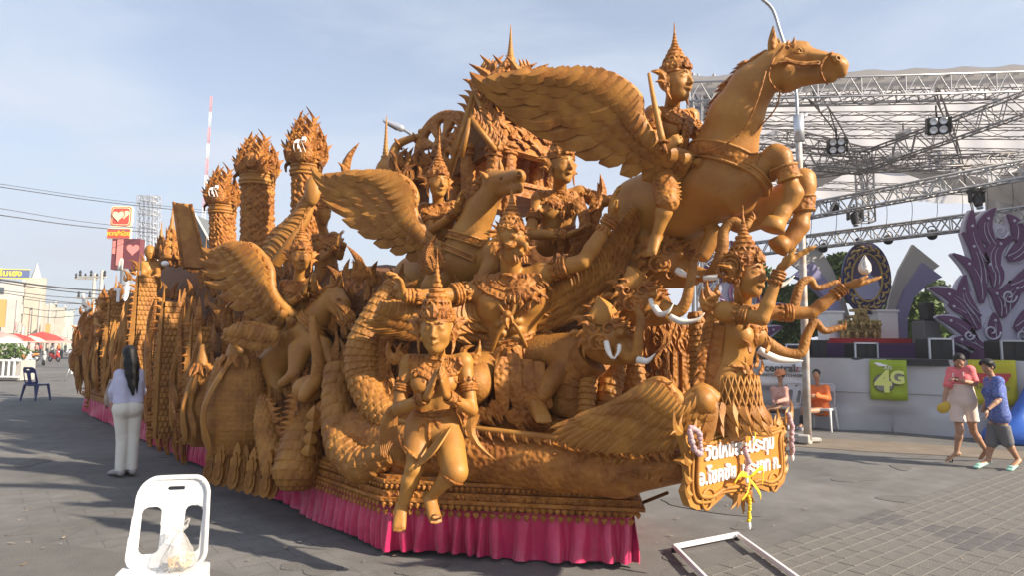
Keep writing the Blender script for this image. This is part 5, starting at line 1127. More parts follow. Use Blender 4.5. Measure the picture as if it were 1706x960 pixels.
# ---- canopy
t = thing('stage_canopy', (8, 18, 0), 'large white fabric stage canopy carried on steel lattice trusses', 'canopy')
def Wz(px, py, z):
    r = _R @ np.array([(px - 853.0) / FPX, (480.0 - py) / FPX, -1.0]); k = (z - CAM_H) / r[2]; return np.array([r[0] * k, r[1] * k, z])
fl, frr = W(1148, 121, 14.0), W(1770, 122, 13.2); fl[2] = frr[2] = 7.55
bl, br = W(1290, 325, 25.5), W(1790, 345, 25.0); n1, n2 = 26, 40
ridgeL = W(1335, 292, 24)
G_ = np.zeros((n1, n2, 3))
for i in range(n1):
    for j in range(n2):
        a_, b_ = i / (n1 - 1), j / (n2 - 1); p = (fl * (1 - b_) + frr * b_) * (1 - a_) + (bl * (1 - b_) + br * b_) * a_
        G_[i, j] = p + [0, 0, .55 * math.sin(a_ * math.pi) - .06 * abs(math.sin(b_ * math.pi * 8)) - .02 * abs(math.sin(a_ * math.pi * 9))]
mk('roof_fabric', [quadsheet(G_)], 'fabric', t)
mk('front_valance', [quadsheet(np.array([[G_[0, j] + [0, -.02, -.42 * k / 3] for j in range(n2)] for k in range(4)]))], 'fabric', t)
mk('left_side_fabric', [quadsheet(np.array([[G_[i, 0] + [-.02 * k, 0, -.9 * k / 3 * (1 + .6 * math.sin(i / 25 * math.pi))] for i in range(n1)] for k in range(4)]))], 'fabric', t)
wl = [A1 + [.9, -.4, 0], A1 + [4.4, 14, 0]]; mk('added_sun_screen', [quadsheet(np.array([[wl[0] * (1 - a_) + wl[1] * a_ + [.12 * math.sin(a_ * 60), .05 * math.sin(a_ * 47), z_] for a_ in np.linspace(0, 1, 70)] for z_ in (0.05, 2, 4, 6, 7.6)]))], 'tarp', t)  # tarpaulin wall added at the right to keep the sun off the stage
mk('front_truss', lattice(fl + [0, .1, -.42], frr + [0, .1, -.42], .42, 34, .022), 'trussl', t)
for k in range(1, 7):
    i = int(k * (n1 - 1) / 7); a_, b_ = G_[i, 0] - [0, 0, .25], G_[i, -1] - [0, 0, .25]; mk('purlin_truss', lattice(a_, b_, .26, 13, .015), 'truss', t)
for j in range(0, n2, 13):
    P_ = [G_[i, j] - [0, 0, .18] for i in range(0, n1, 5)]; mk('rafter', [tube(spline(P_, 16), .022, 5)] + [tube(spline([q - [0, 0, .4] for q in P_], 16), .02, 5)] + sum([[tube([P_[k] , P_[k] * .5 + P_[k + 1] * .5 - [0, 0, .4]], .018, 4, cap=False), tube([P_[k] * .5 + P_[k + 1] * .5 - [0, 0, .4], P_[k + 1]], .018, 4, cap=False)] for k in range(len(P_) - 1)], []), 'truss', t)
def tr(a, b, w, nb, r=.022, m='truss', nm='lighting_truss'): return mk(nm, lattice(a, b, w, nb, r), m, t)
tr(W(1735, 162, 12.4), W(1442, 268, 15.2), .42, 16); tr(W(1442, 272, 15.2), W(1165, 250, 15.6), .42, 16); tr(W(1440, 262, 15.2), W(1240, 205, 22), .35, 16)
tr(W(1735, 277, 13.4), W(1240, 372, 18.5), .36, 30, .03, 'trussl'); tr(W(1735, 355, 15.0), W(1215, 420, 20), .36, 34, .03, 'trussl'); tr(W(1445, 275, 16), W(1750, 262, 19), .3, 18); tr(W(1300, 292, 17), W(1735, 240, 24), .3, 24)
c = W(1443, 370, 16.5); mk('hanging_truss', lattice(c, [c[0], c[1], W(1443, 262, 16.5)[2]], .30, 9, .025), 'trussl', t)
for (px, y0, d) in ((1180, 128, 15.5),):
    c = W(px, 570, d); top = W(px, y0, d); mk('tower', lattice(c * [1, 1, 0], [c[0], c[1], top[2]], .38, 26, .03), 'trussl', t)
for (px, y0, y1) in ((1155, 122, 236), (1169, 138, 232)): mk('stay_pole', [tube([W(px, y0, 14.1), W(px, y1 + 330, 14.1)], .035, 6)], 'silver', t)
for k in range(9): mk('hanging_cable', [tube(spline([W(1350 + k * 42, 350 - k * 6, 16.5), W(1352 + k * 42, 372 - k * 5, 16.5), W(1349 + k * 42, 404 - k * 6, 16.6)], 8), .008, 4)], 'wire', t)
# back fabric swags
for (x0, y0, x1, y1, x2, y2) in ((1452, 268, 1590, 326, 1740, 350), (1440, 268, 1370, 320, 1290, 335)):
    g2 = np.array([[W(x0 + (x2 - x0) * b_, (1 - b_) ** 2 * y0 + 2 * b_ * (1 - b_) * y1 + b_ * b_ * y2 - 34 * k * math.sin(b_ * 3.0) * 1.0, 21 + k * 1.5) for b_ in np.linspace(0, 1, 24)] for k in np.linspace(0, 1, 5)]); mk('fabric_swag', [quadsheet(g2)], 'fabric', t)
# lights
def blinder(px, py, d, s, label):
    c = W(px, py, d); tt = thing('blinder_light', c, label, 'stage light', 'four lamp blinders on the truss'); Rm = basis((-.35, -.9, -.25)); w = s / FPX * d
    mk('housing', [bbox(c, (w, .14, w), .02, Rm)], 'black', tt, False)
    for x in (-1, 1):
        for z in (-1, 1): l_ = mk('lamp', [lathe([(.02, .0), (w * .2, .0), (w * .21, .03), (w * .17, .03), (.02, .015)], c + Rm @ [x * w * .245, .07, z * w * .245], 18, Rm[:, 1])], 'silver', tt)
    for x in (-1, 1): mk('barn_door', [bbox(c + Rm @ [x * w * .58, .06, 0], (.02, .2, w * .9), .004, Rm)], 'black', tt, False)
    mk('yoke', [tube([c + Rm @ [0, -.1, w * .5], c + Rm @ [0, -.1, w * .5] + [0, 0, .25]], .02, 6)], 'black', tt)
blinder(1562, 209, 13.2, 30, 'four lamp blinder light on the upper truss, right one'); blinder(1394, 243, 15.0, 26, 'four lamp blinder light on the upper truss, left one')
def moving_head(px, py, d, s, label):
    c = W(px, py, d); k = s / FPX * d; tt = thing('moving_head_light', c, label, 'stage light', 'moving head lights hanging on the trusses')
    mk('base', [bbox(c + [0, 0, k * .42], (k * .8, k * .6, k * .26), .02)], 'black', tt, False); mk('clamp', [tube([c + [0, 0, k * .5], c + [0, 0, k * .75]], .03, 6)], 'steel', tt)
    for x in (-1, 1): mk('arm', [bbox(c + [x * k * .36, 0, k * .05], (k * .13, k * .3, k * .6), .02)], 'black', tt, False)
    cl = Clay(.02).cap(c + [0, .0, .0], c + [0, -.05, -k * .38], k * .25, k * .22); mk('head', cl.mesh(.03), 'black', tt); mk('lens', [lathe([(.01, .0), (k * .17, 0), (k * .17, .03), (.01, .05)], c + [0, -.08, -k * .56], 14, (0, -.2, -1))], mat('lens', (.25, .27, .30), .1, spec=1) if 'lens' not in M else M['lens'], tt)
M['lens'] = mat('lens_glass', (.30, .33, .36), .1, spec=1.0)
moving_head(1627, 330, 14.3, 30, 'moving head light above the large plum ornament'); moving_head(1423, 360, 17.2, 28, 'moving head light hanging left of centre above the portrait')
for (px, py, d, lb) in ((1372, 411, 18.3, 'small black par light above the left swooping board'), (1480, 397, 17.6, 'small black par light between the portrait and the right board'), (1553, 389, 17, 'small black par light above the right swooping board'), (1391, 343, 17.5, 'small lamp fixed on the middle truss')):
    c = W(px, py, d); tt = thing('par_light', c, lb, 'stage light', 'small par lights under the lowest truss'); mk('can', [lathe([(.03, -.1), (.09, -.08), (.11, .1), (.12, .12), (.02, .11)], c, 14, (-.4, -.6, -.6))], 'black', tt); mk('yoke', [torus(c + [0, 0, .08], .12, .015, (0, 1, 0), 16, 5)], 'black', tt)
for (px, py, a_) in ((1505, 222, .6), (1488, 262, .9)):
    c = W(px, py, 15); tt = thing('flood_light', c, 'grey flood light %s the truss crossing' % ('above' if py < 240 else 'below'), 'stage light', None); Rm = basis((math.cos(a_) * -1, -.6, -.5)); mk('housing', [bbox(c, (.22, .42, .16), .03, Rm)], 'steel', tt, False); mk('bracket', [tube([c, c + [0, 0, .25]], .02, 6)], 'truss', tt)
# ---- banners on the skirt
def banner(x0, x1, y0, y1, m, label):
    def hit(px, py):
        r = _R @ np.array([(px - 853.0) / FPX, (480.0 - py) / FPX, -1.0]); o_ = np.array([0, 0, CAM_H]); k = (A0 + an_ * .12 - o_).dot(an_) / r.dot(an_); return o_ + r * k
    a, b, c = hit(x0, y0), hit(x1, y0), hit(x0, y1); w = np.dot(b - a, ad_); h = a[2] - c[2]; o_ = a * 1; o_[2] = c[2]; tt = thing('banner', (a + b) / 2 * [1, 1, 0] + [0, 0, o_[2]], label, 'banner', 'advertising banners on the stage skirt')
    gr = np.array([[o_ + ad_ * w * i / 10 + an_ * (.012 * math.sin(i * 1.1 + j)) + np.array([0, 0, h * j / 6]) for i in range(11)] for j in range(7)]); mk('sheet', [sheet2(gr, .006, an_)], m, tt)
    return tt, o_ + an_ * .03, w, h
tb, o_, w, h = banner(1265, 1339, 600, 643, 'white', 'white shopping centre banner with grey lettering behind the seated woman'); M['lettergrey'] = mat('letter_grey', (.10, .09, .09), .7); M['letterlight'] = mat('letter_light_grey', (.30, .29, .29), .7); M['letterred'] = mat('letter_red', (.45, .05, .06), .7)
Z3 = np.array([0, 0, 1.])
text_mesh('central', .215, .003, o_ + ad_ * w * .115 + Z3 * h * .56, ad_, Z3, M['lettergrey'], tb, align='LEFT', bold=.006); text_mesh('pla', .215, .003, o_ + ad_ * w * .60 + Z3 * h * .56, ad_, Z3, M['letterlight'], tb, align='LEFT'); text_mesh('z', .215, .003, o_ + ad_ * w * .805 + Z3 * h * .56, ad_, Z3, M['letterred'], tb, align='LEFT'); text_mesh('a', .215, .003, o_ + ad_ * w * .875 + Z3 * h * .56, ad_, Z3, M['letterlight'], tb, align='LEFT')
text_mesh('NAKHON RATCHASIMA', .083, .003, o_ + ad_ * w * .53 + Z3 * h * .37, ad_, Z3, M['lettergrey'], tb, bold=.002)
M['lime'] = mat('lime_banner', (.30, .40, .025), .6, col2=(.27, .36, .025), nscale=2); tb, o_, w, h = banner(1448, 1510, 600, 666, 'lime', 'lime green 4G banner hanging in the middle of the stage skirt')
circ = lambda cx, cz, r, n=26: [(cx + r * math.cos(a), cz + r * math.sin(a)) for a in np.linspace(0, 2 * math.pi, n, endpoint=False)]
mk('outline', [poly(circ(w * .38, h * .42, w * .285), o_, ad_, Z3, .01), poly(circ(w * .74, h * .54, w * .21), o_ + an_ * .001, ad_, Z3, .01)], 'lettergrey', tb, False)
mk('disc', [poly(circ(w * .38, h * .42, w * .255), o_ + an_ * .006, ad_, Z3, .01), poly(circ(w * .74, h * .54, w * .175), o_ + an_ * .008, ad_, Z3, .01)], mat('disc_grey', (.22, .23, .22), .6), tb, False)
M['letterlime'] = mat('letter_pale_lime', (.66, .72, .22), .6)
text_mesh('4', .56, .004, o_ + ad_ * w * .36 + Z3 * h * .21 + an_ * .014, ad_, Z3, M['letterlime'], tb, bold=.018); text_mesh('G', .33, .004, o_ + ad_ * w * .745 + Z3 * h * .425 + an_ * .018, ad_, Z3, M['letterlime'], tb, bold=.014)
mk('swoosh', [blade(spline([o_ + ad_ * w * .14 + Z3 * h * .92, o_ + ad_ * w * .3 + Z3 * h * .87, o_ + ad_ * w * .5 + Z3 * h * .86], 8), [.01, .02, .03, .035, .03, .02, .015, .005], .004, an_)], 'white', tb); text_mesh('AIS', .10, .003, o_ + ad_ * w * .5 + Z3 * h * .76, ad_, Z3, M['white'], tb)
M['acid'] = mat('yellow_banner', (.46, .42, .02), .6); tb, o_, w, h = banner(1612, 1692, 600, 674, 'acid', 'yellow banner with red arch emblem behind the walking pair')
bw = [(w * .14 + w * .72 * (0.5 - .5 * math.cos(a)), h * .66 - h * .26 * math.sin(a)) for a in np.linspace(0, math.pi, 16)]
mk('emblem', [poly([(w * .12, h * .70), (w * .88, h * .70), (w * .88, h * .64)] + [(w * .5 + w * .34 * math.cos(a), h * .62 - h * .2 * math.sin(a)) for a in np.linspace(0, math.pi, 14)] + [(w * .12, h * .64)], o_, ad_, Z3, .01)], 'letterred', tb, False)
mk('emblem_bowl', [poly([(w * .5 + w * .22 * math.cos(a), h * .6 - h * .10 * math.sin(a)) for a in np.linspace(0, math.pi, 12)], o_ + an_ * .008, ad_, Z3, .01)], mat('emblem_orange', (.62, .27, .04), .6), tb, False)
text_mesh('HUNDREDS', .09, .003, o_ + ad_ * w * .5 + Z3 * h * .34, ad_, Z3, M['lettergrey'], tb)
# blue tarpaulin at the right edge
t = thing('blue_tarpaulin', G(1700, 745), 'blue tarpaulin heap cut off by the right edge of the photo', 'tarpaulin'); c = G(1712, 742); cl = Clay(.15)
cl.cap(c + [.25, .2, .0], c + [.35, .2, 1.15], .28, .04).cap(c + [-.3, .1, .02], c + [.3, .2, .9], .18, .10).ell(c + [.2, .2, .1], (.75, .5, .32)); mk('sheet', cl.mesh(.04, clip=lambda X, Y, Z: -Z + .002), mat('blue_tarp', (.025, .10, .42), .45, bump=.6, bscale=5), t)
# ---- lamp post in front of the stage
t = thing('lamp_post', G(1345, 742), 'tall rusty street lamp post standing before the stage behind the horse head', 'lamp post'); c = G(1346, 740); d = c[1]
mk('pipe', [tube([c, W(1341, 560, d), W(1334, 330, d), W(1329, 195, d)], [.062, .06, .056, .05], 12)], 'rustpipe' if 'rustpipe' in M else mat('painted_pipe', (.50, .49, .48), .55, .2, col2=(.34, .25, .19), nscale=4.5), t)
mk('upper_pole', [tube(spline([W(1330, 240, d), W(1326, 150, d), W(1313, 95, d), W(1299, 50, d), W(1287, 15, d), W(1268, -4, d)], 24), .028, 8)], 'steel', t)
mk('sleeve', [tube([W(1332, 235, d + .0), W(1330, 192, d)], .085, 10)], 'silver', t); mk('lamp_head', [bbox(W(1240, -12, d), (.6, .22, .1), .03)], 'steel', t, False); mk('bracket', [tube([W(1336, 196, d), W(1344, 190, d)], .03, 6)], 'silver', t)
fb = [bbox(c + [random.uniform(-.16, .16), random.uniform(-.12, .12), random.uniform(.03, .1)], (random.uniform(.15, .3), random.uniform(.12, .2), random.uniform(.06, .14)), .02, rotz(random.uniform(0, 3))) for _ in range(6)]
for f_ in fb: mk('footing_stone', [f_], 'concrete', t, False)
# ---- street lamp behind the float
t = thing('street_lamp', W(700, 576, 14) * [1, 1, 0], 'grey street lamp head reaching left behind the stupa spire', 'street lamp')
mk('arm', [tube(spline([W(720, 560, 14), W(712, 330, 14), W(702, 250, 14), W(690, 228, 14), W(668, 212, 14)], 20), .035, 8)], 'steel', t); mk('lamp_head', [Clay(.03).cap(W(641, 201, 14), W(668, 213, 14), .05, .085).mesh(.025)], 'silver', t); mk('lens', [Clay(.02).cap(W(645, 205, 14), W(662, 213, 14), .04, .06).mesh(.025)], 'darkroof', t)
# ---- trees behind the stage
def tree(px, d, crown, label, dens=1400, m='leaf'):
    c = W(px, 576, d) * [1, 1, 0]; tt = thing('tree', c, label, 'tree', 'trees behind the stage'); rg = random.Random(int(px)); top = c.copy(); cc = [W(x, y, d) for x, y, r in crown]; top[2] = cc[0][2]
    mk('trunk', [tube(spline([c, c + [.1, 0, top[2] * .4], top * 1.0], 12), np.linspace(.25, .07, 12), 8)] + [tube(spline([c + [0, 0, top[2] * .45], (c + q) / 2 + [0, 0, 1.2], q], 8), np.linspace(.12, .03, 8), 6) for q in cc[1:]], 'bark', tt)
    mk('crown', [leaf_cloud(q, np.array([r, r * .8, r * .75]) * d / FPX, int(dens * (r / 40) ** 2) + 200, .16, int(px + i), .45) for i, (q, (x, y, r)) in enumerate(zip(cc, crown))] , m, tt, False)
tree(1390, 27, [(1388, 470, 36), (1368, 448, 22), (1405, 440, 24), (1420, 470, 30), (1375, 490, 34)], 'leafy tree between the lamp post and the portrait')
tree(1530, 26, [(1528, 530, 34), (1512, 510, 24), (1545, 508, 26), (1530, 560, 40), (1505, 555, 26), (1556, 560, 24)], 'leafy tree seen under the right swooping board')
tree(1558, 40, [(1560, 480, 16), (1550, 478, 11), (1570, 484, 12), (1562, 505, 22)], 'small distant tree top right of the swooping board', 900)
tree(1300, 25, [(1298, 520, 40), (1285, 480, 26), (1320, 500, 30), (1300, 570, 40), (1336, 540, 30)], 'leafy tree behind the raised hands of the kinnari')
tree(1275, 30, [(1270, 470, 22), (1262, 450, 16), (1280, 500, 24)], 'tree peeping out above the raised hand of the kinnari', 900)
tree(1480, 32, [(1478, 500, 26), (1462, 480, 20)], 'tree partly hidden behind the oval portrait', 900)
tree(1600, 34, [(1602, 540, 36), (1620, 570, 40), (1590, 575, 34)], 'tree behind the speaker stack', 1200, 'leafdark')
# ================================================================== the float
AX = nrm(np.array([.66, -.75, 0])); SN = nrm(np.array([-.75, -.66, 0])); UP = np.array([0, 0, 1.])     # forward, out of the near side
def Ys(px, w=0.0): return 3.363 / (.87 + (px - 853) / 1100.0) * (1 + w / 2.56)
def S(px, py, w=0.0): return W(px, py, Ys(px, w))
def slab(p, n, t, c=None, r=9):
    p = np.asarray(p); n = nrm(n)
    def f(X, Y, Z):
        g_ = np.abs((X - p[0]) * n[0] + (Y - p[1]) * n[1] + (Z - p[2]) * n[2]) - t
        if c is not None: g_ = np.maximum(g_, np.sqrt((X - c[0]) ** 2 + (Y - c[1]) ** 2 + (Z - c[2]) ** 2) - r)
        return g_
    return f
def hc(L): return [(W(x, y, d), r * d / FPX) for x, y, d, r in L]
P0f, P1f, P2f, P3f = np.array([-9.4, 14.7, 0]), np.array([-.90, 4.93, 0]), np.array([.87, 4.68, 0]), np.array([1.02, 6.1, 0])
P4f = P3f + np.array([-8.2, 9.3, 0])
fl_ = thing('candle_float', (-3, 8.5, 0), 'long orange carved wax candle festival float with a pink satin skirt', 'parade float')
ring = [P0f, P1f, P2f, P3f, P4f]
def offs(Q, o):
    out = []
    for i in range(len(Q)):
        a, b, c = Q[i - 1], Q[i], Q[(i + 1) % len(Q)]; n1 = nrm(np.array([(b - a)[1], -(b - a)[0], 0])); n2 = nrm(np.array([(c - b)[1], -(c - b)[0], 0])); n = nrm(n1 + n2); out.append(b + n * o / max(.4, n.dot(n1)))
    return out
# orientation: outward normals
ctr = sum(ring) / 5
def outp(o):
    q = offs(ring, o)
    if np.linalg.norm(q[1] - ctr) < np.linalg.norm(offs(ring, -o)[1] - ctr) and o > 0: q = offs(ring, -o)
    elif o < 0 and np.linalg.norm(q[1] - ctr) > np.linalg.norm(offs(ring, -o)[1] - ctr): q = offs(ring, -o)
    return q
def tier(o, z0, z1): return poly([(q[0], q[1]) for q in outp(o)], (0, 0, z1), (1, 0, 0), (0, 1, 0), z1 - z0)
mk('base_core', [tier(-.12, .1, .34)], 'dark', fl_, False)
prof = [(-.03, .335, .365), (.02, .365, .40), (.06, .40, .425), (.03, .425, .47), (-.01, .47, .52), (.03, .52, .545), (.0, .545, .57), (-.06, .57, .63)]
for o, z0, z1 in prof: mk('moulding', [tier(o, z0, z1)], 'carved', fl_, False)
mk('deck', [tier(-.10, .63, .65)], 'dark', fl_, False)
dent = []; dots = []
for (o, z, hgt, st) in ((.062, .395, .028, .05), (.032, .515, .022, .04), (.045, .345, .03, .06)):
    q = outp(o)
    for a, b in ((q[0], q[1]), (q[1], q[2])):
        n_ = int(np.linalg.norm(b - a) / st); dd = nrm(b - a); nn = np.array([dd[1], -dd[0], 0]); nn = nn if nn.dot(a - ctr) > 0 else -nn
        if (a is q[0]): i0 = int(n_ * .45)
        else: i0 = 0
        for i in range(i0, n_): dent.append(flame(a + dd * st * (i + .5) + UP * z, -UP, hgt * 1.5, st * .42, nn, 0, thick=.012, n=4))
mk('dentil_teeth', dent, 'carved', fl_, False, kind='stuff')
q = outp(.0)
rl = []
for a, b in ((q[0], q[1]), (q[1], q[2])):
    n_ = int(np.linalg.norm(b - a) / .055); dd = nrm(b - a); nn = np.array([dd[1], -dd[0], 0]); nn = nn if nn.dot(a - ctr) > 0 else -nn
    for i in range(int(n_ * .4) if a is q[0] else 0, n_):
        p = a + dd * .055 * (i + .5) + UP * .447 + nn * .03; rl.append(flame(p - UP * .02, UP + dd * (.5 if i % 2 else -.5), .05, .016, nn, .4, n=5)); rl.append(ball(p + nn * .004, .009, 4))
mk('moulding_relief', rl, 'carved', fl_, True, kind='stuff')
# pink satin skirt, hanging in folds
def satin():
    m = mat('pink_satin', (.58, .012, .105), .30, col2=(.46, .009, .08), nscale=6, bump=.25, bscale=30, spec=.7, sheen=.4); return m
M['satin'] = satin()
for (a, b, amp, nm) in ((outp(-.02)[0], outp(-.02)[1], .022, 'side'), (outp(-.02)[1], outp(-.02)[2], .040, 'front'), (outp(-.02)[2], outp(-.02)[3], .03, 'end')):
    Ls = np.linalg.norm(b - a); dd = nrm(b - a); nn = np.array([dd[1], -dd[0], 0]); nn = nn if nn.dot(a - ctr) > 0 else -nn; n_ = int(Ls / .012); rg = np.random.RandomState(3)
    u_ = np.linspace(0, Ls, n_); ph = np.cumsum(np.interp(np.arange(n_), np.arange(0, n_ + 12, 12), rg.uniform(.45, 1.9, n_ // 12 + 2)[:len(np.arange(0, n_ + 12, 12))])) * .012 * 2 * math.pi / (.15 if nm != 'side' else .13)
    w_ = np.sign(np.sin(ph)) * np.abs(np.sin(ph)) ** .6; rows_ = []
    for k, z in enumerate(np.linspace(.345, .03, 9)):
        f = k / 8; rows_.append(a + dd * u_[:, None] + nn * (amp * (.55 + .75 * f) * w_ + .012 * f + .015 * np.sin(u_ * 3 + k * .4) * f)[:, None] + dd * (.012 * f * np.sin(ph * .5 + k * .5))[:, None] + UP * (z + (.012 * np.sin(u_ * 4.7) + .008 * np.sin(ph)) * f)[:, None])
    mk('skirt_cloth', [quadsheet(np.array(rows_))], 'satin', fl_, True)
# inner mass of the float
def core_loft(st, m, name, parent):
    """st: list of (px, ytop, w_near, w_far)"""
    secs = []
    for px, yt, wn, wf in st:
        a = S(px, yt, wn); zt = a[2]; b = S(px, 600, wn) * [1, 1, 0]; inn = -SN; c_ = []
        for (w_, z) in ((-.02, .63), (0, 1.0), (.03, zt * .6), (.12, zt * .85), (.3, zt * .97), (.5 * (wf - wn) , zt), ((wf - wn) * .85, zt * .9), ((wf - wn), zt * .5), ((wf - wn), .63)): c_.append(b + inn * w_ + UP * z)
        secs.append(c_)
    A = np.array(secs); i = len(A); n = A.shape[1]; V, F = quadsheet(A); cap = [np.array([[0 + k, k + 1, n - 2 - k, n - 1 - k] for k in range(n // 2 - 0) if k + 1 < n - 2 - k + 1][:4])]
    e = (i - 1) * n; capb = np.array([[e + n - 1 - k, e + n - 2 - k, e + k + 1, e + k] for k in range(4)])
    return mk(name, [(V, F + [np.array([[k, k + 1, n - 2 - k, n - 1 - k] for k in range(4)]), capb])], m, parent, False)
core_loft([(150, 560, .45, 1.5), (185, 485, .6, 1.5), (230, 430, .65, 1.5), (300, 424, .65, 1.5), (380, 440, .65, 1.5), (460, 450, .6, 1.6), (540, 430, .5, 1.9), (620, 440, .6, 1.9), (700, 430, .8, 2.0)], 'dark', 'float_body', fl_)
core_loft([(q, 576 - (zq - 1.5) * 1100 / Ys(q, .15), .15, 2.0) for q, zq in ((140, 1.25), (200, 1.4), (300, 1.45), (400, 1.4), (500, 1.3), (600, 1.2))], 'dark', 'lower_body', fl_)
cl = Clay(.10)
for (x, y, d, r) in ((760, 560, 6.3, 95), (760, 650, 6.2, 100), (860, 620, 6.1, 110), (960, 600, 6.1, 100), (1000, 500, 6.4, 80), (900, 470, 6.6, 95), (940, 720, 5.8, 80), (800, 740, 5.8, 85), (1060, 470, 6.1, 50), (700, 700, 6.0, 85)): cl.ell(W(x, y, d), r * d / FPX)
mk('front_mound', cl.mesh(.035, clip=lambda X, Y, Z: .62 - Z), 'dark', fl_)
rc = W(1108, 700, 5.95); rc[2] = .64; hh_ = W(1108, 545, 5.95)[2] - .64
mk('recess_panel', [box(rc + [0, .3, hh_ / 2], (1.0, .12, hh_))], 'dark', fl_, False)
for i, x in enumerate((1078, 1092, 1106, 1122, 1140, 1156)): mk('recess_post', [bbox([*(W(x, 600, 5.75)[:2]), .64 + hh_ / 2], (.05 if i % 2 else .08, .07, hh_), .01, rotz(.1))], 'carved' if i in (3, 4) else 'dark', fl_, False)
for i in range(26): mk('recess_leaf', flame3(W(1075 + (i * 37) % 92, 548 + (i * 13) % 34, 5.6), UP * (1 if i % 3 else -1), .16, .04, np.array([-.1, -1, 0]), .3), 'carved', fl_, True, auto=40)
# swept boat hull
hull = hc([(548, 690, 5.75, 26), (600, 725, 5.45, 38), (690, 745, 5.1, 42), (800, 757, 4.92, 44), (920, 772, 4.75, 45), (1030, 786, 4.5, 40), (1130, 778, 4.28, 27)])
cl = Clay(.06).chain(hull)
cl.chain(hc([(700, 720, 5.2, 40), (850, 735, 5.15, 50), (1000, 755, 4.95, 50), (1100, 760, 4.6, 36)]))
mk('boat_hull', cl.mesh(.02), 'carved', fl_)
HP = spline([W(600, 690, 5.35), W(690, 706, 4.98), W(800, 716, 4.76), W(920, 730, 4.58), W(1030, 748, 4.34), W(1125, 752, 4.15)], 90)
mk('hull_rim', [tube(HP, .022, 8)], 'wax', fl_)
for i in range(2, 88, 3):
    if i < 14: continue
    mk('rim_flame', flame3(HP[i] + [0, -.01, .0], -UP + AX * .2, .075, .022, nrm([-.2, -1, .1]), .3), 'carved', fl_, True, auto=40)
rt = []; rg = random.Random(12)
for i in range(90):
    f = rg.random(); k = int(f * 88); p = HP[k] + [0, .015, -.05 - rg.random() * .16]; rt.append(flame(p - [0, .03, 0], (rg.uniform(-1, 1), 0, rg.uniform(-1, 1)), .05, .014, (-.15, -1, -.25), .5, n=5))
mk('hull_relief', rt, 'carved', fl_, True, kind='stuff', auto=40)
mk('tow_strut', [tube([W(1072, 838, 4.75), W(1112, 822, 4.5)], .012, 6)], 'dark', fl_)
# ---- copied flame leaves over the side of the float (each its own part)
tmpl = []
for k in range(4):
    o = mk('flame_leaf', [flame((0, 0, 0), (0, 0, 1), 1, .20 + .05 * (k % 2), (0, -1, 0), (.5, -.5, .3, -.35)[k]), flame((.10, 0, .0), (.45, 0, 1), .6, .13, (0, -1, 0), .4), flame((-.10, 0, .0), (-.45, 0, 1), .6, .13, (0, -1, 0), -.4), flame((0, -.05, .05), (0, 0, 1), .55, .11, (0, -1, 0), .2)], 'carved', None, True, origin=(0, 0, 0), auto=40)
    tmpl.append(o.data); bpy.data.objects.remove(o)
def leaf_at(p, size, face, lean=0.0, tip=0.0, parent=None, k=None, name='flame_leaf'):
    o = bpy.data.objects.new(name, tmpl[k if k is not None else random.randrange(4)]); COL.objects.link(o); parent = parent or fl_; o.parent = parent
    f = nrm(face); ang = math.atan2(f[1], f[0]) + math.pi / 2
    o.matrix_local = Matrix.Translation(tuple(np.asarray(p) - ORG[parent.name])) @ Matrix.Rotation(ang, 4, 'Z') @ Matrix.Rotation(lean, 4, 'Y') @ Matrix.Rotation(tip, 4, 'X') @ Matrix.Scale(size, 4)
    return o
random.seed(21); cnt = 0
for row, (yo, sz) in enumerate(((0.62, .38), (.95, .42), (1.3, .45), (1.65, .45), (2.0, .42), (2.35, .36))):
    for i in range(40):
        px = 135 + (700 - 135) * (i / 40) ** 1.35 + random.uniform(-5, 5); zc = S(px, 450, .3)[2]
        if yo > zc - .05 or (px > 560 and yo < 1.2): continue
        w_ = .08 if yo < 1.3 else .35 + (yo - 1.3) * .3
        leaf_at(S(px, 600, w_) * [1, 1, 0] + UP * (yo + random.uniform(-.1, .1)), sz * random.uniform(.6, 1.1) * (.7 if px > 450 else 1), SN + AX * random.uniform(-.3, .6), random.uniform(-.35, .35), random.uniform(-.1, .3)); cnt += 1
# silhouette flames along the top of the long body
for i in range(32):
    px = 140 + i * 12 + random.uniform(-4, 4); y = np.interp(px, [140, 160, 200, 240, 300, 350, 420, 500, 560, 600, 700], [590, 540, 455, 425, 425, 440, 440, 430, 400, 420, 430]) + random.uniform(-6, 22)
    leaf_at(S(px, y + 18, .7), .36 * random.uniform(.7, 1.3), SN + AX * random.uniform(0, 1.2), random.uniform(-.4, .4), .1)
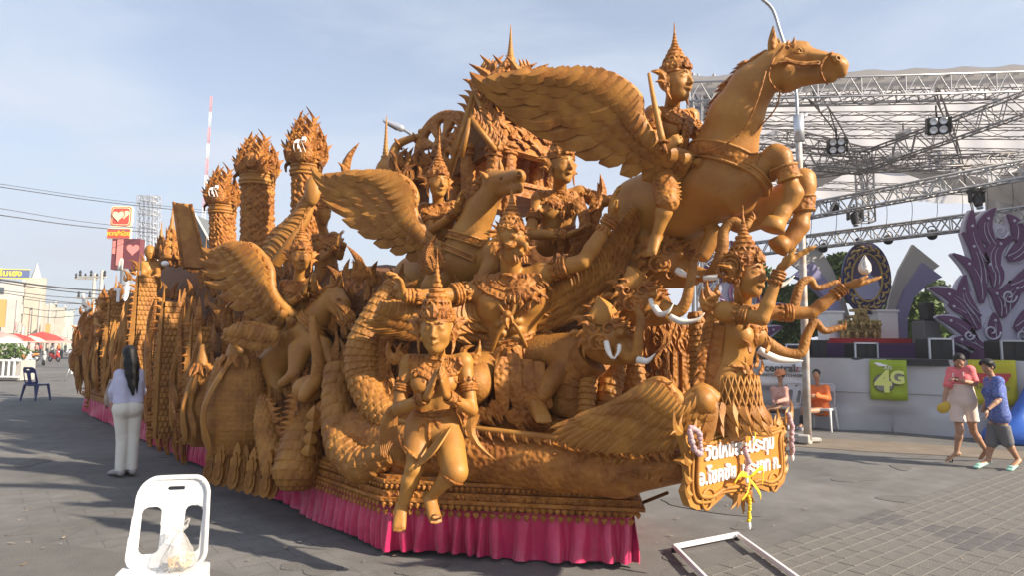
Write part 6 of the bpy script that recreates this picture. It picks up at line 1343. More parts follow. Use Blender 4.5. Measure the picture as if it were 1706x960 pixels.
# ================================================================== winged horses
def horse(name, label, chains, head_pts, d0, res, mane=None, wings=(), ear=None, harness=(), eye=None, brow=None, nostril=None, bridle=None, subs=()):
    allp = [q for c in chains for q in c]; b = W(allp[0][0], allp[0][1], allp[0][2]); t = thing(name, b, label, 'statue', 'winged horse statues'); cl = Clay(.035)
    for c in chains: cl.chain(hc(c))
    for c in head_pts: cl.chain(hc(c), k=.02)
    if eye is not None:
        e, r = eye; ec = W(*e); cl.ell(ec + [0, -r * .6, 0], np.array([r * 1.7, r * .9, r * 1.0]), None, .006, 's')
        mk('eyeball', [ball(ec, r * .95, 10)], 'wax', t); mk('eyelid', [tube(spline([ec + [-r * 1.7, -r * .75, -r * .1], ec + [-r * .6, -r * 1.05, r * .95], ec + [r * .6, -r * 1.0, r * .95], ec + [r * 1.8, -r * .4, -r * .2]], 12), r * .27, 6), tube(spline([ec + [-r * 1.7, -r * .75, -r * .1], ec + [-r * .3, -r * 1.05, -r * .85], ec + [r * .8, -r * .9, -r * .7], ec + [r * 1.8, -r * .4, -r * .2]], 12), r * .2, 6)], 'wax', t)
    if nostril is not None:
        nc = W(*nostril[0]); mk('nostril_rim', [torus(nc + np.array([.1, -.75, 0]) * nostril[1], nostril[1] * .85, nostril[1] * .28, (.25, -1, .1), 18, 6)], 'wax', t); cl.ell(nc, nostril[1] * 1.5, None, .01).ell(nc + np.array([.2, -1, .15]) * nostril[1] * 1.0, nostril[1] * np.array([1, 1, .8]), None, .008, 's')
    for s_ in subs: cl.chain(hc(s_), .008, 's')
    mk('body', cl.mesh(res), 'wax', t)
    for (p, n, th, c, r, fl) in harness:
        P_ = W(*p); C_ = W(*c); g = Clay(.035)
        for c2 in chains: g.chain(hc(c2))
        mk('harness', g.mesh(res, .022, slab(P_, n, th, C_, r)), 'carved', t); mk('harness_edge', g.mesh(res * .8, .030, slab(P_ + nrm(n) * th, n, .010, C_, r)), 'wax', t); mk('harness_edge', g.mesh(res * .8, .030, slab(P_ - nrm(n) * th, n, .010, C_, r)), 'wax', t)
    if mane:
        pts, n, ln, w, sd = mane; Q = [W(*p) for p in pts]
        for f in frill(Q, n, ln, w, sd, .45, .3, .25, N=np.array([-.1, -1, 0]), seed=4): mk('mane_lock', [f], 'carved', t, True, auto=40)
        for f in frill([q + [0, -.03, 0] for q in Q], n, ln * .7, w, sd, .7, .3, .25, N=np.array([-.3, -1, .2]), seed=5): mk('mane_lock', [f], 'carved', t, True, auto=40)
    if ear:
        for (a, b_, w) in ear:
            A_, B_ = W(*a), W(*b_); v = B_ - A_; P_ = A_ + v * np.linspace(0, 1, 8)[:, None]; mk('ear', [blade(P_, np.array([.6, .95, 1, .92, .75, .52, .28, .03]) * w, w * .5, (.35, -1, .1), .2)], 'wax', t); mk('inner_ear', [blade(A_ + v * np.linspace(.1, .8, 8)[:, None] + [.0, -w * .5, 0], np.array([.3, .5, .55, .5, .4, .3, .15, .02]) * w, w * .12, (.35, -1, .1), .2)], 'carved', t)
    if bridle:
        for path, r in bridle: mk('bridle_strap', [tube(spline([W(*p) for p in path], 20), r, 6)], 'carved', t)
    for wg in wings: wing(t, **wg)
    return t
t = horse('winged_horse', 'largest winged horse rearing above the front of the float, head against the sky',
  [[(1072, 352, 5.3, 60), (1130, 335, 5.1, 68), (1192, 300, 4.85, 66)], [(1192, 300, 4.85, 66), (1208, 250, 4.72, 52), (1225, 195, 4.6, 45), (1252, 145, 4.5, 37), (1288, 112, 4.42, 31)],
   [(1222, 318, 4.72, 44), (1252, 300, 4.6, 30), (1292, 258, 4.45, 18), (1302, 262, 4.42, 16), (1316, 298, 4.38, 11), (1322, 322, 4.36, 15), (1318, 336, 4.36, 11), (1304, 354, 4.36, 11), (1294, 374, 4.36, 15)],
   [(1240, 350, 4.95, 40), (1290, 345, 4.85, 30), (1338, 300, 4.7, 19), (1342, 312, 4.68, 15), (1338, 352, 4.66, 11), (1332, 376, 4.66, 15), (1322, 392, 4.66, 13), (1308, 408, 4.66, 15)],
   [(1090, 365, 5.25, 45), (1075, 410, 5.2, 30), (1060, 450, 5.2, 20)], [(1150, 385, 5.3, 40), (1130, 420, 5.3, 25)], [(1190, 390, 4.9, 16), (1172, 425, 4.9, 12)]],
  [[(1300, 100, 4.42, 29), (1326, 97, 4.38, 27), (1360, 104, 4.32, 20), (1388, 108, 4.27, 19), (1397, 110, 4.25, 16)], [(1303, 123, 4.42, 30), (1312, 127, 4.40, 26), (1345, 125, 4.34, 16), (1384, 126, 4.28, 12)], [(1398, 113, 4.25, 13), (1404, 122, 4.24, 7)], [(1326, 74, 4.34, 6), (1342, 74, 4.32, 6)], [(1289, 108, 4.30, 5), (1308, 101, 4.28, 5), (1336, 106, 4.25, 4), (1364, 104, 4.225, 4)], [(1350, 92, 4.27, 5), (1384, 94, 4.21, 5)]],
  4.9, .0105, subs=[[(1366, 112, 4.23, 1.5), (1384, 116, 4.19, 2.4), (1400, 122, 4.175, 2.6), (1411, 127, 4.19, 2.6)], [(1287, 118, 4.29, 2), (1306, 109, 4.27, 2.4), (1334, 113, 4.25, 2.2), (1360, 111, 4.23, 1.5)], [(1390, 97, 4.16, 2.5), (1399, 101, 4.155, 3)]], mane=([(1278, 92, 4.42), (1240, 118, 4.52), (1212, 150, 4.62), (1192, 190, 4.7), (1178, 232, 4.78)], 19, .085, .022, (-1, 0, .35)),
  ear=[((1288, 90, 4.36), (1288, 42, 4.36), .042), ((1302, 86, 4.5), (1296, 62, 4.52), .028)], eye=((1329, 86, 4.285), .017), nostril=((1394, 98, 4.18), .020),
  harness=[((1200, 268, 4.75), (.35, -.1, 1), .055, (1205, 268, 4.75), .34, 0), ((1256, 298, 4.58), (.7, -.1, .75), .02, (1256, 298, 4.58), .16, 0), ((1312, 288, 4.4), (.25, 0, -1), .045, (1312, 288, 4.4), .12, 0), ((1338, 340, 4.66), (.1, 0, -1), .05, (1338, 338, 4.66), .10, 0)],
  bridle=[([(1305, 76, 4.28), (1292, 92, 4.28), (1284, 108, 4.285)], .009), ([(1283, 112, 4.30), (1281, 130, 4.30), (1291, 146, 4.33), (1306, 154, 4.40)], .008), ([(1388, 86, 4.17), (1374, 96, 4.19), (1367, 112, 4.20), (1370, 128, 4.23), (1378, 139, 4.28)], .009), ([(1285, 108, 4.27), (1308, 102, 4.255), (1336, 107, 4.23), (1366, 106, 4.195)], .006),
          ([(1276, 118, 4.25), (1262, 165, 4.25), (1238, 215, 4.35), (1200, 245, 4.42), (1162, 256, 4.6)], .006), ([(1300, 150, 4.30), (1292, 180, 4.4), (1262, 215, 4.5)], .005)],
  wings=[dict(lead=[W(885, 128, 4.55), W(957, 121, 4.52), W(1007, 124, 4.52), W(1042, 142, 4.54), W(1062, 165, 4.56), W(1062, 190, 4.58), W(1078, 222, 4.6), W(1104, 248, 4.63), W(1160, 268, 4.7)],
      tips=[W(788, 140, 4.6), W(818, 170, 4.62), W(848, 198, 4.64), W(878, 220, 4.66), W(910, 240, 4.68), W(950, 256, 4.7), W(990, 272, 4.72), W(1030, 288, 4.74), W(1070, 300, 4.76), W(1108, 308, 4.78), W(1152, 306, 4.8)], nf=12, N=(-.1, -1, -.12), wd=.080, lead_r=(.048, .030), sag=.09, hook=.10, thick=.03)])
# hooves and a browband rosette
for (x, y, d, r, dv) in ((1290, 378, 4.34, 19, (-.35, 0, -1)), (1304, 412, 4.64, 17, (-.7, 0, -.7))): mk('hoof', [lathe([(r * .75 * d / FPX, -.03), (r * .9 * d / FPX, .0), (r * 1.15 * d / FPX, .055), (r * 1.0 * d / FPX, .06), (r * .6 * d / FPX, .045), (.004, .04)], W(x, y - 8, d), 20, dv)], 'wax', t)
mk('rosette', flame3(W(1316, 76, 4.24), (.6, 0, .8), .07, .02, (0, -1, .3)) + [ball(W(1312, 78, 4.22), .016, 6)], 'carved', t, True, auto=40)
t = horse('winged_horse', 'middle winged horse behind the garuda, head turned to show its nostrils',
  [[(700, 470, 6.5, 48), (740, 455, 6.2, 50), (772, 440, 5.9, 47)], [(772, 438, 5.9, 47), (783, 395, 5.8, 32), (800, 350, 5.72, 26), (820, 318, 5.65, 21)],
   [(800, 445, 5.8, 30), (822, 420, 5.6, 20), (815, 445, 5.55, 13), (800, 470, 5.5, 12)], [(740, 470, 5.9, 34), (720, 480, 5.7, 20)]],
  [[(824, 303, 5.62, 22), (846, 300, 5.5, 16), (864, 294, 5.38, 13)], [(830, 312, 5.6, 18), (846, 314, 5.5, 10), (864, 313, 5.38, 9)]], 6, .010, subs=[[(850, 308, 5.36, 1.6), (868, 306, 5.26, 2)]],
  mane=([(820, 288, 5.6), (800, 310, 5.65), (785, 345, 5.7), (765, 385, 5.78)], 12, .09, .026, (-1, 0, .4)), ear=[((812, 296, 5.5), (798, 284, 5.5), .028), ((836, 290, 5.6), (832, 262, 5.6), .026)],
  eye=((838, 298, 5.46), .017), nostril=((864, 290, 5.30), .020), harness=[((782, 400, 5.8), (.3, -.1, 1), .03, (782, 400, 5.8), .3, 0), ((856, 304, 5.48), (.9, -.3, .0), .012, (856, 304, 5.48), .14, 0), ((775, 425, 5.85), (.4, -.1, 1), .022, (775, 425, 5.9), .33, 0)],
  wings=[dict(lead=[W(608, 292, 5.9), W(652, 290, 5.85), W(680, 303, 5.82), W(692, 326, 5.8), W(688, 348, 5.8), W(698, 374, 5.8), W(720, 402, 5.8), W(748, 418, 5.8)],
      tips=[W(522, 300, 5.95), W(535, 328, 5.95), W(552, 352, 5.95), W(572, 374, 5.92), W(600, 398, 5.9), W(635, 416, 5.9), W(668, 428, 5.9), W(700, 436, 5.88), W(735, 440, 5.85)], nf=11, N=(-.15, -1, -.05), wd=.075, lead_r=(.045, .028), sag=.07, hook=.12, thick=.02)])
t = horse('winged_horse', 'small winged horse leaping off the side of the float, head bowed',
  [[(462, 610, 7.05, 32), (484, 580, 6.9, 27), (512, 552, 6.75, 30)], [(512, 552, 6.75, 30), (534, 524, 6.65, 22), (552, 500, 6.58, 18)],
   [(460, 615, 7.0, 26), (462, 655, 6.9, 12), (446, 682, 6.85, 9), (436, 712, 6.85, 8), (429, 728, 6.85, 10)], [(480, 610, 7.1, 22), (500, 650, 7.0, 10), (490, 690, 7.0, 8)],
   [(520, 570, 6.6, 22), (540, 577, 6.5, 13), (556, 606, 6.45, 9), (566, 632, 6.42, 8), (569, 648, 6.42, 10), (571, 660, 6.42, 12)], [(500, 585, 6.55, 20), (490, 625, 6.4, 10), (470, 640, 6.4, 8)]],
  [[(558, 494, 6.55, 18), (570, 508, 6.45, 14), (577, 532, 6.38, 10)], [(553, 505, 6.55, 14), (568, 525, 6.45, 9)]], 6.8, .013,
  mane=([(552, 480, 6.55), (535, 496, 6.62), (520, 515, 6.7), (503, 535, 6.78)], 10, .09, .026, (-1, 0, .5)), ear=[((556, 482, 6.5), (551, 457, 6.5), .028), ((566, 480, 6.55), (570, 462, 6.55), .024)],
  eye=((564, 500, 6.38), .015), nostril=((577, 531, 6.29), .012), harness=[((523, 538, 6.7), (.6, -.1, .8), .035, (523, 538, 6.7), .25, 0), ((573, 518, 6.42), (.3, -.1, -1), .012, (573, 518, 6.42), .10, 0)],
  wings=[dict(lead=[W(398, 408, 6.85), W(418, 408, 6.8), W(436, 424, 6.75), W(450, 448, 6.7), W(452, 474, 6.68), W(462, 500, 6.66), W(492, 530, 6.64)],
      tips=[W(342, 424, 6.9), W(345, 450, 6.9), W(352, 476, 6.88), W(368, 500, 6.85), W(392, 520, 6.82), W(420, 536, 6.8), W(450, 548, 6.75), W(480, 556, 6.7)], nf=10, N=(-.25, -1, -.05), wd=.075, lead_r=(.05, .03), sag=.07, hook=.10, thick=.022),
    dict(lead=[W(384, 548, 6.7), W(410, 540, 6.6), W(440, 545, 6.55), W(462, 552, 6.5)], tips=[W(372, 566, 6.7), W(392, 576, 6.65), W(420, 584, 6.6), W(452, 578, 6.55)], nf=8, N=(-.25, -1, -.05), wd=.05, layers=(1.0, .6), lead_r=(.035, .025), thick=.018)])
# ================================================================== elephant headed nagas
def tusk(t, path, r): mk('tusk', [tube(spline([W(*p) for p in path], 14), np.interp(np.linspace(0, 1, 14), [0, .3, 1], [r, r * 1.05, r * .12]), 10)], 'ivory', t)
def trunk(t, path, r0, r1, m='scale'):
    Q = spline([W(*p) for p in path], 70); n = len(Q); ringd = lambda v, u, R: R * .06 * np.abs(np.sin(v * math.pi * 22)) ; mk('trunk', [tube(Q, np.linspace(r0, r1, n), 16, ringd)], m, t)
    T, U, B = frames(Q); 
def gajasingha(label, hd, crest, d, sc, trunk_path, tusks, neck=None, body=True):
    o = W(*hd); t = thing('elephant_naga', o, label, 'statue', 'elephant headed naga statues'); k = sc; cl = Clay(.03 * k)
    q = lambda x, y, z: o + np.array([x, y, z]) * k
    if body:
        cl.ell(q(0, 0, 0), np.array([.155, .17, .165]) * k).ell(q(.10, -.05, .05), np.array([.10, .12, .10]) * k).cap(q(.06, -.03, -.03), q(.20, -.10, -.09), .11 * k, .075 * k)
        cl.cap(q(.05, -.10, .12), q(.19, -.12, .03), .05 * k, .035 * k).cap(q(.03, -.05, -.13), q(.15, -.08, -.15), .05 * k, .03 * k)
        cl.ell(q(.10, -.16, .045), .035 * k, None, .01).ell(q(.105, -.185, .045), .02 * k, None, .002)
        mk('head', cl.mesh(.011), 'wax', t); fc = np.array([-.25, -1, .0]); fl = []
        for i in range(9): a = .5 + i * .42; c_ = q(-.03 + .10 * math.cos(a), -.14 + .02 * math.sin(i), .02 + .12 * math.sin(a)); fl.append(flame(c_, (math.cos(a), -.1, math.sin(a)), .075 * k, .022 * k, fc, .6, thick=.010 * k))
        for i in range(3): a = 1.9 + i * .6; c_ = q(-.04 + .13 * math.cos(a), -.06, .02 + .15 * math.sin(a)); fl.append(flame(c_, (math.cos(a), 0, math.sin(a)), .10 * k, .030 * k, fc, .5, thick=.014 * k))
        fl += [flame(q(.02 + .045 * i, -.12, .13 - .02 * i), (.3, 0, 1), (.12 - .018 * i) * k, .026 * k, (0, -1, .1), -.3) for i in range(5)]
        fl += [flame(q(.05, -.17, .09), (1, 0, .35), .15 * k, .02 * k, fc, .3), torus(q(-.02, -.16, -.02), .045 * k, .012 * k, (-.2, -1, 0), 16, 6), torus(q(-.02, -.17, -.02), .02 * k, .010 * k, (-.2, -1, 0), 12, 6)]
        for (cx, cz, r_, tn) in ((-.06, -.03, .075, 2.6), (.02, .075, .05, 2.2), (-.09, .08, .05, -2.2), (.03, -.09, .045, -2.2)):
            fl.append(tube([q(cx + r_ * (1 - i / 20) * math.cos(i * .2 * tn), -.165 + .25 * (cx ** 2 + cz ** 2) + .0, cz + r_ * (1 - i / 20) * math.sin(i * .2 * tn)) for i in range(18)], np.linspace(.014, .006, 18) * k, 6))
        for i in range(4): fl.append(flame(q(.07 + .03 * i, -.15, .10 - .028 * i), (.75, 0, .75), .075 * k, .024 * k, (.2, -1, .2), -.5, thick=.03 * k))
        mk('head_flames', fl, 'carved', t, True, auto=40)
        c0 = W(*crest); b0 = o + (c0 - o) * .55; b0 = b0 * .7 + o * .3; lay = [flame(b0 + [0, -.08 * k, 0], c0 - b0, np.linalg.norm(c0 - b0) * 1.15, .125 * k, (.4, -1, .1), .12, thick=.07 * k, n=9)]
        for sx in (-1, 1): lay += [flame(b0 + [sx * .05 * k, -.02, -.05 * k], c0 - b0 + np.array([sx * .10 * k, 0, -.05]), np.linalg.norm(c0 - b0) * .75, .05 * k, (.3, -1, .1), sx * .2)]
        mk('crest', lay, 'wax', t, True, auto=40)
    trunk(t, trunk_path, .048 * k, .022 * k)
    pt_ = [W(*p) for p in trunk_path]; tp = pt_[-1]; dv = nrm(pt_[-1] - pt_[-2]); mk('trunk_tip_flames', [flame(tp, dv + [0, 0, .4], .06 * k, .016 * k, (0, -1, 0), .6), flame(tp, dv - [0, 0, .4], .045 * k, .014 * k, (0, -1, 0), -.6)], 'carved', t, True, auto=40)
    for path, r in tusks: tusk(t, path, r * k)
    if neck: mk('scaled_neck', [scaled([W(*p) for p in neck[0]], neck[1], 11, .012 * k)], 'scale', t, False)
    return t
gajasingha('elephant headed naga lowest and nearest, with small paired tusks', (1003, 567, 4.75), (998, 502, 4.7), 4.75, 1.0, [(1030, 578, 4.62), (1047, 596, 4.55), (1060, 590, 4.5), (1064, 560, 4.48), (1067, 532, 4.5), (1062, 518, 4.52)],
  [([(1010, 570, 4.5), (1013, 584, 4.46), (1019, 596, 4.42), (1026, 598, 4.42)], .019), ([(1032, 576, 4.5), (1030, 588, 4.46), (1022, 600, 4.42)], .015), ([(1062, 600, 4.46), (1078, 602, 4.42), (1092, 590, 4.4)], .024)], ([(990, 590, 4.85), (960, 620, 5.0), (955, 680, 5.1)], [.15, .17, .19]))
gajasingha('elephant headed naga in the middle of the front group, head with pointed crest', (1058, 505, 4.95), (1047, 450, 4.9), 4.95, 1.0, [(1105, 510, 4.75), (1128, 520, 4.66), (1142, 505, 4.62), (1150, 470, 4.62), (1155, 440, 4.64), (1160, 428, 4.62)],
  [([(1090, 512, 4.66), (1100, 524, 4.62), (1113, 520, 4.58), (1122, 507, 4.56)], .024), ([(1116, 528, 4.6), (1136, 537, 4.56), (1160, 534, 4.52), (1174, 522, 4.5)], .022), ([(1084, 500, 4.7), (1088, 512, 4.66), (1096, 520, 4.62)], .018)], ([(1040, 520, 5.1), (1010, 560, 5.3)], [.14, .18]))
gajasingha('elephant headed naga highest of the front group just under the horse belly', (1100, 440, 5.15), (1070, 398, 5.1), 5.15, 1.1, [(1150, 450, 4.95), (1180, 460, 4.8), (1196, 440, 4.72), (1204, 410, 4.7), (1206, 385, 4.7), (1222, 368, 4.68), (1240, 378, 4.66), (1250, 366, 4.66)],
  [([(1127, 450, 4.9), (1142, 458, 4.86), (1170, 461, 4.8)], .024), ([(1172, 464, 4.75), (1196, 460, 4.7), (1212, 443, 4.66)], .02)], ([(1080, 460, 5.35), (1060, 500, 5.5)], [.15, .19]))
gajasingha('curved trunk and long tusk of the elephant naga behind the kinnari waist', (1250, 560, 4.75), (1250, 540, 4.7), 4.75, .9, [(1270, 566, 4.7), (1305, 588, 4.68), (1334, 588, 4.66), (1344, 560, 4.66), (1358, 538, 4.66), (1374, 552, 4.66), (1401, 546, 4.66)],
  [([(1264, 584, 4.62), (1292, 598, 4.6), (1320, 602, 4.58), (1338, 602, 4.56)], .030)], None, False)
gajasingha('upper trunk of the far elephant naga rising beside the lamp post', (1300, 500, 5.1), (1300, 480, 5.1), 5.1, .85, [(1318, 530, 5.1), (1326, 500, 5.1), (1334, 474, 5.1), (1350, 466, 5.1), (1362, 480, 5.1), (1393, 470, 5.1)],
  [([(1280, 478, 5.1), (1305, 474, 5.08), (1324, 459, 5.06)], .026)], None, False)
# ================================================================== nagas and scaled columns
def naga(label, path, r, side=None, crest=None, d=0, nu=12, m='scale', name='naga', cat='statue', fr=(.11, .032, 26)):
    Q = [W(*p) for p in path]; t = thing(name, Q[-1], label, cat, 'scaly naga bodies on the float'); mk('scaled_body', [scaled(Q, r, nu, .014)], m, t, False)
    if side is not None:
        e = np.interp(np.linspace(0, 1, 80), np.linspace(0, 1, len(r)), r); SP = spline(Q, 80); T, U, B = frames(SP); out = []
        sv = np.array([nrm(np.cross(T[i], [0, -1., 0])) * side for i in range(80)]); ED = SP + sv * e[:, None] * .85 + np.array([0, -.02, 0])
        for i in range(fr[2]):
            k = int(i / fr[2] * 79); mk('crest_flame', [flame(ED[k], sv[k] + T[k] * -.55, fr[0] * (1.2 - .3 * (i % 3)), fr[1], (-.1, -1, 0), .35)], 'carved', t, True, auto=40)
    return t
naga('scaly naga neck with a long flaming crest curving beside the worshipping figure', [(655, 470, 5.5), (628, 520, 5.42), (606, 570, 5.4), (604, 620, 5.38), (622, 668, 5.3), (650, 700, 5.2)], [.06, .10, .13, .14, .13, .11], -1, nu=12, fr=(.15, .04, 26))
naga('plain dimpled naga coil looping down to the base beside the standing foot', [(560, 610, 5.7), (562, 680, 5.55), (574, 745, 5.35), (608, 775, 5.15), (655, 750, 5.0)], [.10, .13, .15, .14, .10], None, nu=9)
t = naga('naga with upright ringed trunk rising before the small winged horse', [(512, 655, 5.95), (510, 700, 5.9), (502, 745, 5.8), (494, 790, 5.72), (492, 818, 5.7)], [.10, .14, .18, .20, .11], None, nu=14)
trunk(t, [(516, 640, 5.8), (528, 632, 5.75), (530, 600, 5.72), (524, 560, 5.74), (521, 528, 5.76)], .075, .03)
cl = Clay(.03).ell(W(514, 650, 5.85), (.14, .13, .12)).cap(W(522, 640, 5.75), W(506, 662, 5.7), .07, .05); mk('head', cl.mesh(.014), 'wax', t)
for i, (x, y) in enumerate(((521, 700), (519, 720), (516, 740), (513, 760))): mk('belly_plate', [flame(W(x, y, 5.58), (.1, 0, 1), .12, .06, (.4, -1, 0), 0)], 'wax', t, True, auto=40)
for i in range(12): mk('crest_flame', [flame(W(497 - i * 1.5 - (i % 2) * 3, 668 + i * 9, 5.76), (-1, 0, .6), .11, .03, (-.1, -1, 0), .3)], 'carved', t, True, auto=40)
naga('spiny naga tail climbing left of the upright trunk', [(470, 800, 5.9), (452, 750, 6.1), (440, 700, 6.2), (438, 660, 6.3)], [.14, .12, .09, .03], 1, nu=11, fr=(.12, .035, 18))
for (lb, p, r) in (('narrow sunlit scaly leg column under the lowest elephant naga', [(990, 596, 4.9), (980, 640, 4.85), (976, 698, 4.8)], .062), ('wide shaded scaly column right of the sunlit one', [(1030, 600, 5.1), (1018, 640, 5.05), (1008, 690, 5.0)], .095), ('scaly column between the paired tusks and the dark recess', [(1058, 600, 5.3), (1054, 640, 5.3), (1048, 690, 5.25)], .10), ('scaly tail column hanging behind the kinnari shoulder', [(1158, 520, 4.75), (1165, 580, 4.75), (1164, 640, 4.7)], .07), ('scaly column in the shade behind the kinnari', [(1180, 500, 4.9), (1192, 560, 4.9), (1188, 630, 4.85)], .07)):
    naga(lb, p, [r * .7, r, r * .9], None, nu=9, name='scaled_column', cat='column')
# ================================================================== human and divine figures
Jp = lambda **k: {a: W(*b) for a, b in k.items()}
# worshipping figure at the very front
J = Jp(head=(727, 549, 4.40), shR=(681, 607, 4.52), shL=(773, 604, 4.50), hip=(722, 712, 4.55), elR=(663, 683, 4.45), wrR=(712, 662, 4.26), elL=(786, 684, 4.43), wrL=(744, 660, 4.25), knR=(690, 782, 4.42), anR=(668, 850, 4.44), toR=(664, 886, 4.34), toeR=(664, 886, 4.34), knL=(758, 782, 4.30), anL=(716, 832, 4.40), toeL=(728, 872, 4.28))
t, pt, right, fw, up, nk, B = statue('praying_figure', 'crowned figure with palms pressed together stepping off the front of the float', J, 1.02, .335, female=True, res=.0075, crown_tall=1.5,
  hands=[(J['wrR'], W(733, 603, 4.2) - J['wrR'], [1, .25, 0], 1.12, .03, .0, 1, .6), (J['wrL'], W(733, 603, 4.2) - J['wrL'], [-1, .25, 0], 1.12, .03, .0, -1, .6)], cat='statue')
g = Clay(.03); g.ell(pt(0, 0, .0), (.160, .135, .13)).cap(pt(.08, 0, 0), J['knR'] + [0, 0, .02], .102, .074).cap(pt(-.08, 0, 0), J['knL'] + [0, .01, -.02], .105, .074)
kz, kx = W(0, 772, 4.4)[2], W(722, 780, 4.4)[0]; hm_ = lambda X, Z: kz - .25 * (X - kx) * 2.2 - Z; mk('sarong', g.mesh(.008, .012, clip=lambda X, Y, Z: np.maximum(Z - pt(0, 0, .22)[2], hm_(X, Z))), 'wax', t); mk('sarong_hem', g.mesh(.007, .022, clip=lambda X, Y, Z: np.abs(hm_(X, Z) + .014) - .013 + 0 * Y), 'carved', t)
for i in range(5):
    a = W(752 - i * 3, 712 + i * 2, 4.38); b = W(726 - i * 9, 752 + i * 7, 4.27 + .012 * i); e = W(702 - i * 5, 776 + i * 3, 4.30 + .02 * i); mk('fold', [tube(spline([a, b, e], 12), np.linspace(.010, .004, 12), 6)], 'wax', t)
fl = []
for i in range(11): fl.append(flame(W(664 - i * .5, 672 + i * 2, 4.5), (-.5 + i * .07, 0, -1), .36, .026, (-.2, -1, 0), .25))
mk('side_sash', fl, 'feather', t, True, auto=40)
mk('side_sash', [flame(W(786, 690, 4.45) + [i * .01, 0, 0], (.3 - i * .12, 0, -1), .34 - i * .03, .03, (.2, -1, 0), .3) for i in range(5)], 'feather', t, True, auto=40)
for (x, y, s_) in ((668, 600, -1), (776, 598, 1)): mk('shoulder_flame', flame3(W(x, y, 4.5), (s_ * 1.3, 0, .9), .15, .04, (0, -1, .1), .5 * s_), 'carved', t, True, auto=40)
mk('toe_ring', [torus(W(727, 862, 4.27), .03, .006, (0, -.6, -.8), 12, 5)], 'carved', t)
# garuda
J = Jp(head=(853, 402, 4.96), shR=(800, 482, 5.12), shL=(904, 456, 5.05), hip=(850, 598, 5.2), elR=(728, 497, 4.95), wrR=(672, 494, 4.85), elL=(972, 436, 4.88), wrL=(1022, 358, 4.85), knR=(790, 640, 4.9), anR=(770, 700, 5.1), knL=(960, 580, 4.95), anL=(892, 672, 4.9), toeL=(908, 702, 4.7))
def gar(cl, pt, right, fw, up):
    for q in (-1, 1): cl.ell(pt(q * .10, -.01, .74), (.17, .13, .20), None, .08).ell(pt(q * .075, .075, .80), (.13, .06, .075), None, .05)
    for z in (.16, .27, .38, .49):
        for q in (-1, 1): cl.ell(pt(q * .040, .085, z), (.055, .045, .038), None, .012)
t, pt, right, fw, up, nk, B = statue('garuda', 'garuda with beaked face and both arms flung wide above the front hull', J, 1.48, .32, B=basis((.5, -.85, .0)), res=.0085, crown_tall=1.35, face=False, extra=gar,
  hands=[(J['wrR'], [-.25, -.3, 1], [-.6, -.3, -.2], 1.35, .55, .35, -1, .0), (J['wrL'], [.0, -.25, 1], [.8, -.2, .3], 1.3, .3, .35, -1, .0)])
HB = basis((.55, -.82, -.05)); hc0 = J['head']; h = .335; T = lambda x, y, z: hc0 + HB @ np.array([x, y, z]) * h; g = Clay(.02)
g.ell(T(0, -.05, .1), np.array([.34, .40, .36]) * h, HB).cap(T(0, .1, -.1), T(0, .05, -.35), .24 * h, .2 * h).cap(T(0, .25, .0), T(0, .55, -.12), .13 * h, .06 * h).cap(T(0, .55, -.12), T(0, .60, -.25), .055 * h, .02 * h).cap(T(0, .2, -.3), T(0, .45, -.32), .12 * h, .05 * h)
for s in (-1, 1): g.ell(T(s * .16, .27, .08), .075 * h, None, .006).ell(T(s * .165, .33, .08), .045 * h, None, .001).cap(T(s * .05, .34, .16), T(s * .28, .2, .26), .035 * h, .03 * h, .008).ell(T(s * .2, .2, -.12), .10 * h, None, .01).cap(T(0, .3, -.2), T(s * .2, .25, -.28), .03 * h, .02 * h, .006)
mk('beaked_head', g.mesh(.0075), 'wax', t); fl = []
for s in (-1, 1):
    for i in range(7): a = -.9 + i * .42; fl.append(flame(T(s * (.30), .05 - .02 * i, .05 * i - .15), HB @ np.array([s * math.cos(a), -.3, math.sin(a)]), .11, .026, (s * .5, -1, 0), .4 * s))
    fl += [flame(T(s * .1, .36, .18), HB @ np.array([s * .9, .2, .6]), .09, .02, (0, -1, .2), .5 * s), flame(T(s * .14, .34, -.05), HB @ np.array([s * 1.0, .1, -.5]), .09, .018, (0, -1, 0), -.5 * s)]
for i in range(5): fl.append(flame(T(-.16 + .08 * i, .36, -.34), HB @ np.array([0, .3, -1.]), .06, .014, (0, -1, 0), .1))
[mk('face_flame', [f_], 'carved', t, True, auto=40) for f_ in fl]
mk('sash', [tube(spline([pt(.12, .06, 1.0), pt(.03, .135, .68), pt(-.05, .13, .4), pt(-.1, .09, .1)], 18), .016, 8, flat=.5)], 'wax', t); mk('sash', [tube(spline([pt(-.13, .05, 1.0), pt(-.04, .135, .68), pt(.05, .13, .4), pt(.10, .09, .1)], 18), .016, 8, flat=.5)], 'wax', t)
mk('chest_clasp', flame3(pt(0, .19, .62), -UP, .10, .03, fw, .2) + [ball(pt(0, .19, .64), .03, 8)], 'carved', t, True, auto=40)
g = Clay(.03).cap(pt(-.1, 0, 0), J['knL'], .155, .115).cap(J['knL'], J['anL'], .11, .06); mk('feathered_thigh', g.mesh(.011), 'scale', t)
out = []; kk = J['knL']; aa = pt(-.1, 0, 0)
for i in range(9):
    for j in range(6): a = math.pi * (1.02 + j * .16); c_ = aa + (kk - aa) * (i / 9); dr = nrm(kk - aa); vv = nrm(np.cross(dr, [0, -1, 0])); ww = np.cross(dr, vv); out.append(flame(c_ + (vv * math.cos(a) + ww * math.sin(a)) * -.135 * (1 - .03 * i), dr, .11, .034, (vv * math.cos(a) + ww * math.sin(a)) * -1, .1, n=5))
mk('thigh_feathers', out, 'feather', t, True, kind='stuff', auto=40)
